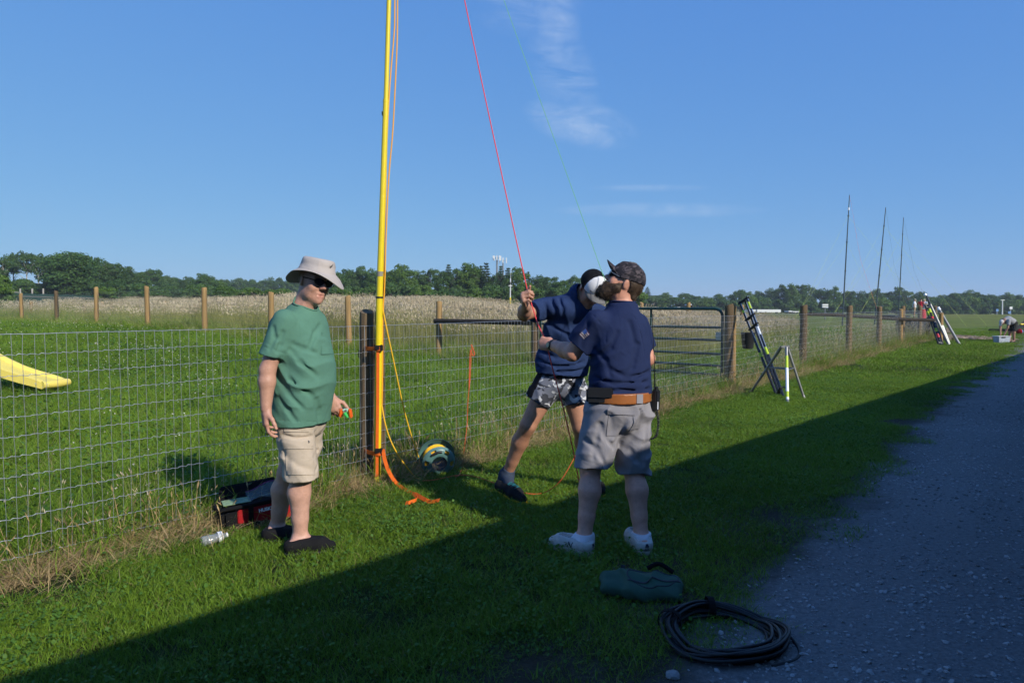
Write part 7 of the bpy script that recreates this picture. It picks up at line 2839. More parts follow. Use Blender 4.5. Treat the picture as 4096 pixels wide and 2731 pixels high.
# crumpled water bottle
m_pet = plain('clear_plastic', (0.40, 0.43, 0.45), rough=0.12, bump=0.8, bscale=30, spec=0.7)
m_pet.node_tree.nodes['Principled BSDF'].inputs['Alpha'].default_value = 0.42
b0, b1 = Vector(G(806, 2166, 0.045)), Vector(G(908, 2138, 0.055))
bd_ = (b1 - b0)
bl = bd_.length
bd_.normalize()
bottle = empty('water_bottle', (b0.x, b0.y, 0.02), 'crushed clear plastic water bottle lying on the lawn by the fence', 'bottle')
br = random.Random(3)
mbt = MB()
nk = 22
for i in range(1):
    V, Fc = [], []
    a_ = bd_.orthogonal().normalized()
    c_2 = bd_.cross(a_)
    prof = [(0.0, 0.020), (0.03, 0.030), (0.1, 0.032), (0.2, 0.029), (0.3, 0.032), (0.4, 0.029), (0.5, 0.032), (0.6, 0.030), (0.72, 0.031), (0.82, 0.026), (0.92, 0.013), (0.95, 0.0125), (1.0, 0.0125)]
    for t, r in prof:
        for k in range(nk):
            w = 2 * PI * k / nk
            rr_ = r * (1 + 0.14 * math.sin(2 * w + 6 * t) * (0.2 < t < 0.8) + br.uniform(-0.03, 0.03))
            V.append(b0 + bd_ * (t * bl) + (a_ * math.cos(w) + c_2 * math.sin(w)) * rr_)
    for i in range(len(prof) - 1):
        for k in range(nk):
            l = (k + 1) % nk
            Fc.append((i * nk + k, i * nk + l, (i + 1) * nk + l, (i + 1) * nk + k))
    Fc.append(tuple(range(nk)))
    obj('bottle_body', V, Fc, m_pet, bottle, smooth=True)
MB().tube([b0 + bd_ * (0.62 * bl), b0 + bd_ * (0.80 * bl)], [0.0335, 0.0315], 22, caps=False).build('bottle_label', plain('white_label', (0.72, 0.74, 0.76), rough=0.5), bottle, smooth=True)
MB().tube([b0 + bd_ * (0.955 * bl), b0 + bd_ * (1.02 * bl)], 0.0145, 14).build('cap', plain('white_cap', (0.7, 0.7, 0.7), rough=0.4), bottle, smooth=True)

# green padded bag
m_gbag = cloth('green_cordura', (0.050, 0.105, 0.075), wrinkle=0.4)
m_gtrim = cloth('grey_webbing', (0.055, 0.060, 0.068))
gb0 = A3(G(2568, 2385, 0.0))
gu = unit((0.97, -0.14, 0))
gw = unit((0.14, 0.97, 0))
gsh = Shape([Cap(gb0 - gu * 0.060 + gw * q_ + Z3 * z_, gb0 + gu * 0.155 + gw * q_ + Z3 * z_, 0.050, 0.046, k=0.035) for q_, z_ in ((-0.055, 0.046), (0.0, 0.066), (0.055, 0.060))] +
            [Cap(gb0 - gu * 0.170 + gw * q_ + Z3 * z_, gb0 - gu * 0.105 + gw * q_ + Z3 * z_, 0.042, 0.046, k=0.010 if q_ < 0 else 0.03) for q_, z_ in ((-0.02, 0.042), (0.04, 0.060), (0.085, 0.052))],
            planes=[(np.array([0, 0, 0.006]), -Z3)], disp=addf(folds((0.8, 0.2, 0.5), 55, 0.0040, 1.4, 0.4), folds((0.1, 0.5, 0.9), 48, 0.0035, 1.4, 2.0)))
gb = solid('green_bag', gsh, m_gbag, None, h=0.007, origin=Vector((float(gb0[0]), float(gb0[1]), 0.0)))
tag(gb, 'dark green padded cloth bag lying on the shaded grass', 'bag')
for nm, off, tl in (('seam_tape', -0.045, 0.0), ('seam_tape', 0.045, 0.03)):
    P = np.array([gb0 + gu * x + gw * (off + 0.08 * x + tl) + Z3 * 0.25 for x in np.linspace(-0.075, 0.185, 18)])
    S_ = onto(gsh, P, (0, 0, -1), far=0.4) + Z3 * 0.002
    V, Fc = ribbon([Vector(v) for v in S_], [Vector(gw)] * len(S_), 0.014, 0.002)
    obj(nm, V, Fc, m_gtrim, gb)
pip = np.array([gb0 + gu * (0.05 + 0.125 * math.cos(w)) + gw * (0.0 + 0.078 * math.sin(w)) + Z3 * 0.25 for w in np.linspace(0, 2 * PI, 40, endpoint=False)])
MB().tube([Vector(v) for v in onto(gsh, pip, (0, 0, -1), far=0.4)], 0.0035, 6, closed=True).build('piping', m_gtrim, gb, smooth=True)
MB().tube(spline([gb0 + gu * 0.03 + gw * 0.085 + Z3 * 0.115, gb0 + gu * 0.09 + gw * 0.10 + Z3 * 0.135, gb0 + gu * 0.16 + gw * 0.085 + Z3 * 0.10], 6), 0.012, 8).build('handle', m_bagb, gb, smooth=True)
MB().box(gb0 - gu * 0.095 + gw * 0.06 + Z3 * 0.12, (0.022, 0.004, 0.03), basis(x=Vector(gu), z=Vector((0.2, 0.1, 1)))).build('tab', m_gtrim, gb)

# coil of black cable
m_coax = plain('black_cable', (0.005, 0.006, 0.007), rough=0.55, noise=0.4, nscale=20)
cc0 = Vector(G(2893, 2565, 0.0))
coil = empty('cable_coil', cc0, 'coil of thick black cable lying at the edge of the gravel', 'cable coil')
cr = random.Random(8)
for k in range(15):
    R = 0.222 + cr.uniform(-0.03, 0.035)
    ox, oy = cr.uniform(-0.018, 0.018), cr.uniform(-0.018, 0.018)
    zb_ = 0.014 + 0.0042 * k
    ph = cr.uniform(0, 6.28)
    loop = []
    for w in np.linspace(0, 2 * PI, 52, endpoint=False):
        r = R + 0.010 * math.sin(2 * w + ph) + 0.006 * math.sin(5 * w + ph)
        tight = 0.4 + 0.6 * abs(math.sin((w - 0.6)))
        loop.append(cc0 + Vector((math.cos(w) * r * 1.06 + ox, math.sin(w) * r + oy, zb_ * tight + 0.012 + 0.006 * math.sin(w + ph))))
    MB().tube(loop, 0.0072, 7, closed=True).build('cable_turn', m_coax, coil, smooth=True)
for w in (1.55, 2.75):
    c = cc0 + Vector((math.cos(w) * 0.232, math.sin(w) * 0.222, 0.055))
    tdir = Vector((-math.sin(w), math.cos(w), 0))
    out = Vector((math.cos(w), math.sin(w), 0))
    lp = [c + (out * math.cos(a) * 0.052 + Vector((0, 0, 1)) * math.sin(a) * 0.050) for a in np.linspace(0, 2 * PI, 18, endpoint=False)]
    V, Fc = ribbon(lp + [lp[0]], [tdir] * 19, 0.030, 0.003)
    obj('tie', V, Fc, m_bagb, coil)
tl = spline([cc0 + Vector((0.21, -0.08, 0.05)), cc0 + Vector((0.27, -0.02, 0.04)), cc0 + Vector((0.285, -0.10, 0.02)), cc0 + Vector((0.24, -0.19, 0.02)), cc0 + Vector((0.12, -0.25, 0.02))], 8)
MB().tube(tl, 0.0072, 7).build('cable_end', m_coax, coil, smooth=True)
# one pale stone by the coil
rk = MB()
bm = bmesh.new()
bmesh.ops.create_icosphere(bm, subdivisions=2, radius=0.030)
rr2 = random.Random(2)
for v in bm.verts:
    v.co *= rr2.uniform(0.85, 1.12)
    v.co.z *= 0.6
sc0 = Vector(G(2690, 2700, 0.02))
V = [v.co + sc0 for v in bm.verts]
bm.verts.index_update()
Fc = [[v.index for v in f.verts] for f in bm.faces]
bm.free()
tag(obj('rock', V, Fc, m_stone), 'pale stone in the dark grass left of the cable coil', 'stone')

# ================================================================== yellow slide at the left edge
m_slide = plain('slide_plastic', (0.80, 0.64, 0.13), rough=0.4, noise=0.08, nscale=6)
SD = 9.2
ctrl = [(-420, 1290), (-240, 1362), (-110, 1440), (-10, 1488), (70, 1514), (125, 1528), (168, 1540)]
pts = spline([AT(x, y, SD) for x, y in ctrl], 5)
gs = gz(pts[-1].x, SD)
slide = empty('playground_slide', (pts[-1].x, SD, gs), 'yellow plastic slide end reaching into the paddock at the left edge', 'slide')
V, Fc = [], []
wv_ = Vector((0.22, 0.97, 0))
for i, p in enumerate(pts):
    rise = 0.055 * (1 - 0.45 * (i / (len(pts) - 1)) ** 6)
    for (b, h) in ((0.0, rise), (0.05, rise + 0.01), (0.06, 0.02), (0.34, 0.02), (0.37, rise + 0.01), (0.41, rise), (0.41, -0.055), (0.0, -0.055)):
        V.append(p + wv_ * b + Vector((0, 0, h)))
m8 = 8
for i in range(len(pts) - 1):
    for k in range(m8):
        l = (k + 1) % m8
        Fc.append((i * m8 + k, i * m8 + l, (i + 1) * m8 + l, (i + 1) * m8 + k))
Fc.append(tuple(range(m8)))
Fc.append(tuple((len(pts) - 1) * m8 + k for k in range(m8 - 1, -1, -1)))
autosmooth(obj('chute', V, Fc, m_slide, slide), 40)
lip = pts[-1]
MB().tube([lip + wv_ * 0.0, lip + wv_ * 0.2 + Vector((0.03, 0, 0)), lip + wv_ * 0.41], [0.050, 0.058, 0.050], 12).build('end_lip', m_slide, slide, smooth=True)
for a in (0.06, 0.42):
    q = pts[4] + wv_ * a
    MB().tube([q, Vector((q.x, q.y, gz(q.x, q.y) - 0.1))], 0.03, 8).build('leg', m_slide, slide, smooth=True)

# hanging mesh bucket behind the gate post
m_mesh = plain('dark_basket', (0.016, 0.017, 0.02), rough=0.6)
bc = Vector(AT(2992, 1362, 12.85))
bucket = empty('bucket', bc, 'dark bucket hung on the fence right behind the gate post', 'bucket')
MB().lathe([(0.085, -0.15), (0.098, -0.12), (0.125, 0.13), (0.132, 0.14), (0.130, 0.15), (0.118, 0.15), (0.09, -0.1)], bc, n=24).build('bucket_body', m_mesh, bucket, smooth=True)
MB().tube([bc + Vector((-0.125, 0, 0.14)), bc + Vector((-0.09, 0, 0.22)), bc + Vector((0, 0, 0.26)), bc + Vector((0.09, 0, 0.22)), bc + Vector((0.125, 0, 0.14))], 0.004, 6).build('bail', m_zinc, bucket, smooth=True)

# ================================================================== masts, tripods and poles leaning on the fence
m_alu = plain('highlight_aluminium', (0.62, 0.63, 0.64), rough=0.3, metal=0.9)
m_galv = plain('galvanised_steel', (0.30, 0.30, 0.29), rough=0.45, metal=0.7, noise=0.3, nscale=15)
m_tapey = plain('yellow_tape', (0.46, 0.60, 0.03), rough=0.35)
m_tapew = plain('white_reflective_tape', (0.85, 0.86, 0.88), rough=0.25)
m_bpole = plain('black_pole', (0.012, 0.012, 0.014), rough=0.25, coat=0.4)
m_tapered = plain('red_tape', (0.55, 0.02, 0.03), rough=0.35)


def lerp3(a, b, t):
    return Vector(a) + (Vector(b) - Vector(a)) * t


tri = empty('pole_bundle', G(3120, 1578), 'bundle of three black collapsed mast tubes leaning on the fence beside the gate post', 'mast bundle')
tops = [AT(2958, 1207, 12.35), AT(2981, 1205, 12.32), AT(2986, 1187, 12.25)]
bots = [G(3105, 1576, 0.02), G(3120, 1580, 0.02), G(3134, 1586, 0.02)]
for i in range(3):
    MB().tube([bots[i], lerp3(bots[i], tops[i], 0.45), tops[i]], [0.024, 0.023, 0.018], 12).build('tube', m_bpole, tri, smooth=True)
    MB().tube([lerp3(bots[i], tops[i], 0.46) + Vector((0.010, -0.014, 0.008)), lerp3(bots[i], tops[i], 0.985) + Vector((0.008, -0.012, 0.006))], 0.0072, 8).build('highlight_strip', m_alu, tri, smooth=True)  # thin bright strip on the front, stands in for the black tube's highlight
for t in (0.985, 0.80, 0.70, 0.03):
    a, b = lerp3(bots[0], tops[0], t), lerp3(bots[2], tops[2], t)
    d = (b - a).normalized()
    MB().box((a + b) / 2, ((b - a).length + 0.07, 0.058, 0.034), basis(x=d, z=(tops[1] - bots[1])), bevel=0.012).build('clamp', m_black, tri)
for i, t0, t1, mt in ((2, 0.87, 0.94, m_tapey), (2, 0.40, 0.47, m_tapey), (2, 0.60, 0.68, m_tapew), (0, 0.385, 0.43, m_tapey), (0, 0.87, 0.90, m_tapey)):
    MB().tube([lerp3(bots[i], tops[i], t0), lerp3(bots[i], tops[i], t1)], 0.0245 if t1 < 0.6 else 0.0225, 12).build('tape', mt, tri, smooth=True)
kp = lerp3(bots[2], tops[2], 0.09)
MB().tube([kp, kp + Vector((0.11, -0.05, 0.0))], 0.012, 8).build('knob', m_black, tri, smooth=True)

tp = empty('tripod', G(3115, 1600), 'grey steel tripod stand with yellow and white tape on its front leg', 'tripod')
feet_ = [G(3000, 1574), G(3150, 1612), G(3217, 1594)]
apex = [AT(3124, 1390, 11.15), AT(3146, 1390, 11.0), AT(3150, 1390, 11.1)]
for f_, a_ in zip(feet_, apex):
    k_ = lerp3(a_, f_, 0.10)
    MB().tube([a_ + Vector((0, 0, 0.005)), k_, lerp3(a_, f_, 0.97)], [0.024, 0.022, 0.020], 10).build('leg', m_galv, tp, smooth=True)
    MB().tube([lerp3(a_, f_, 0.93), lerp3(a_, f_, 0.975), lerp3(a_, f_, 1.0)], [0.022, 0.028, 0.034], 8).build('foot', m_galv, tp, smooth=True)
cen_ = (apex[0] + apex[1] + apex[2]) / 3
MB().box(cen_ + Vector((0, 0, 0.01)), (0.15, 0.06, 0.035), bevel=0.006).build('head_plate', m_galv, tp)
for i, j in ((0, 1), (1, 2), (0, 2)):
    MB().tube([lerp3(apex[i], feet_[i], 0.42), lerp3(apex[j], feet_[j], 0.40)], 0.010, 6).build('brace', m_galv, tp, smooth=True)
for t0, t1, mt in ((0.16, 0.38, m_tapey), (0.38, 0.80, m_tapew), (0.80, 0.90, m_tapey), (0.90, 0.94, m_tapew)):
    MB().tube([lerp3(apex[1], feet_[1], t0), lerp3(apex[1], feet_[1], t1)], 0.0235, 12).build('tape', mt, tp, smooth=True)

# second bundle at the end of the fence
fb = empty('pole_bundle', G(3765, 1379), 'far bundle of black tubes with yellow and red tape leaning at the fence end', 'mast bundle')
dz0 = 26.6
sets = [((3700, 1222), (3755, 1378), 0.04), ((3712, 1220), (3764, 1380), 0.05), ((3722, 1228), (3770, 1380), 0.05)]
for k, ((tx, ty), (bx2, by2), r) in enumerate(sets):
    a, b = AT(tx, ty, dz0 + 0.5), AT(bx2, by2, dz0 - 0.3)
    b.z = max(b.z, 0.02)
    MB().tube([b, a], [r, r * 0.8], 10).build('tube', m_bpole, fb, smooth=True)
    for t0, t1, mt in (((0.80, 0.90, m_tapey), (0.62, 0.70, m_tapered), (0.33, 0.41, m_tapey), (0.18, 0.27, m_tapered)) if k == 1 else ((0.74, 0.84, m_tapey),)):
        MB().tube([lerp3(b, a, t0), lerp3(b, a, t1)], r * 1.12, 10).build('tape', mt, fb, smooth=True)
for t in (0.96, 0.66, 0.60, 0.05):
    a = lerp3(AT(3755, 1378, dz0 - 0.3), AT(3700, 1222, dz0 + 0.5), t)
    b = lerp3(AT(3770, 1380, dz0 - 0.3), AT(3722, 1228, dz0 + 0.5), t)
    MB().tube([a, b], 0.05, 8).build('clamp', m_black, fb, smooth=True)
lpz = empty('silver_pole', G(3795, 1378), 'long silver and black telescopic pole leaning against the fence end', 'pole')
b, a = AT(3796, 1378, dz0 - 0.4), AT(3703, 1178, dz0 + 0.4)
b.z = 0.02
MB().tube([b, lerp3(b, a, 0.80)], [0.055, 0.045], 10).build('section', m_galv, lpz, smooth=True)
MB().tube([lerp3(b, a, 0.80), lerp3(b, a, 0.99)], [0.04, 0.03], 10).build('section', m_bpole, lpz, smooth=True)
MB().tube([lerp3(b, a, 0.985), lerp3(b, a, 1.0) + Vector((-0.05, 0, 0.01))], 0.055, 10).build('tip', m_tapew, lpz, smooth=True)
sp_ = empty('single_pole', G(3838, 1378), 'single dark pole with a pale tip leaning apart, rightmost at the fence end', 'pole')
b, a = AT(3838, 1378, 26.6), AT(3757, 1238, 27.4)
b.z = 0.02
MB().tube([b, a], [0.055, 0.05], 10).build('shaft', m_galv, sp_, smooth=True)
MB().tube([lerp3(b, a, 0.98), lerp3(b, a, 1.06)], 0.06, 10).build('tip', m_tapew, sp_, smooth=True)
wb0, wb1 = AT(3797, 1372, 26.5), AT(3768, 1300, 26.9)
wb0.z = 0.03
sb = MB().box((wb0 + wb1) / 2, (0.13, 0.05, (wb1 - wb0).length), basis(x=Vector((1, 0, 0)), z=(wb1 - wb0)), bevel=0.03).build('white_case', plain('white_case', (0.75, 0.75, 0.66), rough=0.5))
tag(sb, 'narrow white case propped against the silver pole at the fence end', 'case')

# ================================================================== three guyed masts in the far field
m_guy = plain('lime_guy', (0.50, 0.62, 0.10), rough=0.6)
m_mast = plain('dark_mast', (0.035, 0.055, 0.065), rough=0.5)
for k, (bx3, by3, tx3, ty3, D, lab, rr3) in enumerate(((3369, 1313, 3398, 780, 47.0, 'tallest and leftmost of the three thin guyed masts in the far field', 0.05), (3498, 1302, 3543, 830, 50.0, 'middle one of the three thin guyed masts in the far field', 0.05),
                                                      (3592, 1296, 3614, 870, 53.0, 'rightmost and thinnest of the three guyed masts in the far field', 0.042))):
    x = (bx3 - CX) / FPX * D
    z = gz(x, D)
    gm = empty('guyed_mast', (x, D, z), lab, 'mast', 'guyed masts')
    b, a = Vector((x, D, z)), AT(tx3, ty3, D)
    MB().tube([b, lerp3(b, a, 0.5), a], [rr3, rr3 * 0.85, rr3 * 0.5], 8).build('pole', m_mast, gm, smooth=True)
    if k == 0:
        MB().tube([lerp3(b, a, 0.885), lerp3(b, a, 0.905)], 0.06, 8).build('white_band', m_tapew, gm, smooth=True)
    for t in (0.42, 0.64, 0.84):
        MB().tube([lerp3(b, a, t - 0.002), lerp3(b, a, t + 0.006)], rr3 * 1.3, 8).build('collar', m_mast, gm, smooth=True)
    for t, an, rd in ((0.84, 3.6, 4.5), (0.64, 3.45, 4.2), (0.84, -0.7, 6.0), (0.64, 0.6, 5.0)):
        q = lerp3(b, a, t)
        e_ = Vector((x + math.cos(an) * rd, D + math.sin(an) * rd * 0.8, 0))
        e_.z = gz(e_.x, e_.y)
        MB().tube([q, e_], 0.0035, 4).build('guy', m_guy, gm)
    MB().tube([a, lerp3(b, a, 0.5) + Vector((1.0, 0, 0)), b + Vector((2.2, -1.0, 0))], 0.004, 4).build('halyard', m_pink if k == 0 else m_mast, gm)

# ================================================================== far things
m_white = plain('white_metal', (0.66, 0.67, 0.66), rough=0.5)
m_bluep = plain('blue_panel', (0.10, 0.22, 0.45), rough=0.5)
# cell towers
for k, (px, top, D, hh, lab) in enumerate(((1988, 1024, 300, 1, 'taller left cell tower with a ring of white antennas above the wood'), (2012, 1040, 330, 0, 'shorter right cell tower with a white panel above the wood'))):
    b, a = AT(px, 1200, D), AT(px, top, D)
    ct = empty('cell_tower', b, lab, 'tower', 'cell towers')
    MB().tube([b, a], [0.55, 0.32], 8).build('pole', m_galv, ct, smooth=True)
    n_ = 8 if hh else 4
    for i in range(n_):
        w = 2 * PI * i / n_
        c = a + Vector((math.cos(w) * 1.6, math.sin(w) * 1.6, -0.9 if hh else -0.2))
        MB().box(c, (0.45, 0.3, 2.0 if hh else 2.4)).build('antenna', m_white, ct)
        MB().tube([a + Vector((0, 0, -0.9 if hh else -0.2)), c], 0.08, 4).build('bracket', m_galv, ct)
# thin measuring pole with a yellow foot
D = 42
b = AT(2040, 1262, D)
b.z = gz(b.x, D)
wp = empty('instrument_pole', b, 'slim white instrument pole with a yellow foot in the meadow left of the raised hand', 'pole')
MB().tube([b, AT(2041, 1190, D)], 0.05, 6).build('foot', m_yel, wp, smooth=True)
MB().tube([AT(2041, 1190, D), AT(2042, 1114, D)], 0.035, 6).build('shaft', m_white, wp, smooth=True)
MB().tube([AT(2042, 1114, D), AT(2045, 1070, D)], 0.012, 5).build('whip', m_white, wp)
for y in (1130, 1136, 1143):
    MB().box(AT(2042, y, D), (0.22, 0.1, 0.05)).build('sensor', m_black if y != 1143 else m_white, wp)
# flood light pair beyond the fence
D = 60
b = AT(3299, 1285, D)
b.z = gz(b.x, D)
fl = empty('floodlight_post', b, 'small white twin-headed post behind the fence beyond the gate', 'post')
MB().tube([b, AT(3300, 1222, D)], 0.05, 6).build('shaft', m_galv, fl, smooth=True)
for y in (1219, 1227):
    MB().box(AT(3300, y, D), (0.5, 0.15, 0.12)).build('lamp', m_white, fl)
# white buildings and trailers far off
for px, py0, py1, w_, D, lab in ((3076, 1238, 1250, 96, 150, 'long white trailer parked far beyond the meadow'), (3008, 1238, 1249, 30, 150, 'small white trailer half hidden behind the leaning poles'),
                                 (3162, 1243, 1249, 16, 150, 'tiny white box at the far edge of the meadow'), (3184, 1245, 1250, 26, 150, 'low white roof at the far edge of the meadow'),
                                 (2716, 1228, 1244, 14, 120, 'small white hive box above the green gate'), (2762, 1216, 1223, 12, 90, 'small white nest box right of the orange post above the gate')):
    a, b = AT(px - w_ / 2, py1, D), AT(px + w_ / 2, py0, D)
    root = empty('trailer' if 'trailer' in lab else 'shed', (AT(px, py1, D)), lab, 'trailer' if 'trailer' in lab else 'shed', 'far white boxes')
    W2, H2 = b.x - a.x, b.z - a.z
    MB().box(((a.x + b.x) / 2, D + 1.2, (a.z + b.z) / 2), (W2, 2.4, H2), bevel=0.05).build('body', m_white, root)
    q = MB()
    for s_ in (-1, 1):
        MB().box(((a.x + b.x) / 2 + s_ * W2 * 0.32, D + 0.1, a.z - 0.3), (0.5, 0.3, 0.8)).build('leg' if 'trailer' not in lab else 'wheel', m_dark, root)
# lamp post, signs
D = 130
b = AT(4009, 1262, D)
b.z = gz(b.x, D) - 0.2
lpst = empty('lamp_post', b, 'pale lamp post with a crossbar at the far edge of the right-hand field', 'lamp post')
MB().tube([b, AT(4010, 1201, D)], [0.12, 0.09], 6).build('shaft', m_white, lpst, smooth=True)
MB().box(AT(4010, 1200, D), (0.75, 0.2, 0.1)).build('crossbar', m_white, lpst)
for px, y0, y1, w_, mt, lab in ((3989, 1236, 1246, 9, m_bluep, 'small blue-white sign left of the far lamp post'), (4044, 1227, 1236, 11, m_white, 'small white sign right of the far lamp post'), (4038, 1245, 1254, 11, m_bluep, 'small blue sign below the white one at the far right')):
    c = AT(px, (y0 + y1) / 2, D - 4)
    g0 = gz(c.x, c.y)
    sg = empty('road_sign', (c.x, c.y, g0), lab, 'sign', 'far signs')
    MB().box(c, (w_ / FPX * D, 0.05, (y1 - y0) / FPX * D)).build('panel', mt, sg)
    MB().tube([Vector((c.x, c.y + 0.05, g0 - 0.2)), Vector((c.x, c.y + 0.05, c.z))], 0.04, 5).build('stake', m_white, sg)
# mulch bed with a few stone blocks
m_mulch = plain('bark_mulch', (0.20, 0.145, 0.105), rough=0.95, noise=0.6, nscale=5, bump=1.0, bscale=9)
mc = G(3862, 1353)
V = [Vector((mc.x, mc.y, gz(mc.x, mc.y) + 0.06))]
for k in range(40):
    w = 2 * PI * k / 40
    r = 1 + 0.08 * math.sin(3 * w) + 0.05 * math.sin(7 * w)
    x, y = mc.x + 1.25 * math.cos(w) * r * 0.9, mc.y + 3.4 * math.sin(w) * r * 0.9
    V.append(Vector((x, y, gz(x, y) + 0.05)))
Fc = [(0, 1 + k, 1 + (k + 1) % 40) for k in range(40)]
tag(obj('mulch_bed', V, Fc, m_mulch), kind='structure')
ch = []
r_ = np.random.default_rng(12)
w = r_.uniform(0, 2 * PI, 1500)
q = np.sqrt(r_.uniform(0, 1, 1500))
x, y = mc.x + 1.15 * q * np.cos(w), mc.y + 3.1 * q * np.sin(w)
P = np.stack([x, y, HZ(x, y) + 0.065], 1)
chip = bpy.data.meshes.new('chip')
chip.from_pydata([(-1, -0.3, 0), (1, -0.25, 0.1), (0.9, 0.3, 0.2), (-1, 0.25, 0.1), (0, 0, 0.35)], [], [(0, 1, 4), (1, 2, 4), (2, 3, 4), (3, 0, 4), (3, 2, 1, 0)])
m_chip = leafy('bark_chip', (0.14, 0.09, 0.06), (0.40, 0.30, 0.22), trans=0, rough=0.9, island=False)
sz = r_.uniform(0.03, 0.075, 1500)
scatter('bark_chips', [(chip, m_chip)], P, r_.uniform(-0.4, 0.4, (1500, 3)) + np.stack([x * 0, x * 0, w * 7], 1), np.stack([sz] * 3, 1), np.zeros(1500, int), 'brown bark chips on the bed beyond the fence end', 'mulch')
m_block = plain('stone_block', (0.22, 0.18, 0.14), rough=0.9, noise=0.4, nscale=6, bump=0.6, bscale=12)
for px, py, w_, h_, lab in ((3782, 1322, 24, 22, 'upper stone block behind the leaning poles'), (3790, 1345, 34, 18, 'lower stone block behind the leaning poles'), (3806, 1357, 30, 8, 'flat stone slab beside the bark bed')):
    c = AT(px, py, 29.5)
    q = AT(px, py + h_, 29.5)
    hh = max(0.2, c.z + h_ / 2 / FPX * 29.5)
    o = MB().box((c.x, c.y, hh / 2 if lab[0] != 'u' else c.z), (w_ / FPX * 29.5, 0.4, hh if lab[0] != 'u' else h_ / FPX * 29.5), bevel=0.04).build('stone_block', m_block)
    tag(o, lab, 'stone block', 'stone blocks')
# dark low trailer behind the fence
tr = empty('utility_trailer', AT(3640, 1330, 31.0), 'low dark flat trailer behind the fence near the leaning poles', 'trailer')
D = 31.0
m_trd = plain('dark_trailer_paint', (0.030, 0.034, 0.038), rough=0.5)
for (x0, x1, y0, y1, dep, nm) in ((3578, 3642, 1261, 1268, 1.6, 'bed'), (3594, 3606, 1268, 1330, 0.2, 'leg'), (3640, 3724, 1284, 1325, 1.2, 'side_panel'), (3712, 3722, 1268, 1345, 0.2, 'leg')):
    a, b = AT(x0, y1, D), AT(x1, y0, D)
    MB().box(((a.x + b.x) / 2, D + dep / 2, (a.z + b.z) / 2), (b.x - a.x, dep, b.z - a.z), bevel=0.02).build(nm, m_trd, tr)
MB().lathe([(0.3, -0.1), (0.34, -0.06), (0.34, 0.06), (0.3, 0.1)], AT(3668, 1325, D - 0.1), axis=(0, 1, 0), n=20).build('wheel', m_black, tr, smooth=True)
# far rail fence below the left wood
rf = empty('rail_fence', AT(80, 1170, 104), 'small grey rail fence below the left wood', 'fence')
for px in (18, 51, 81, 129, 173):
    b, a = AT(px, 1176, 104), AT(px, 1154, 104)
    MB().tube([b, a], 0.12, 6).build('post', m_bark_pale, rf)
MB().tube([AT(10, 1158, 104), AT(51, 1158, 104)], 0.07, 5).build('rail', m_bark_pale, rf)
MB().tube([AT(10, 1166, 104), AT(75, 1170, 104)], 0.07, 5).build('rail', m_bark_pale, rf)


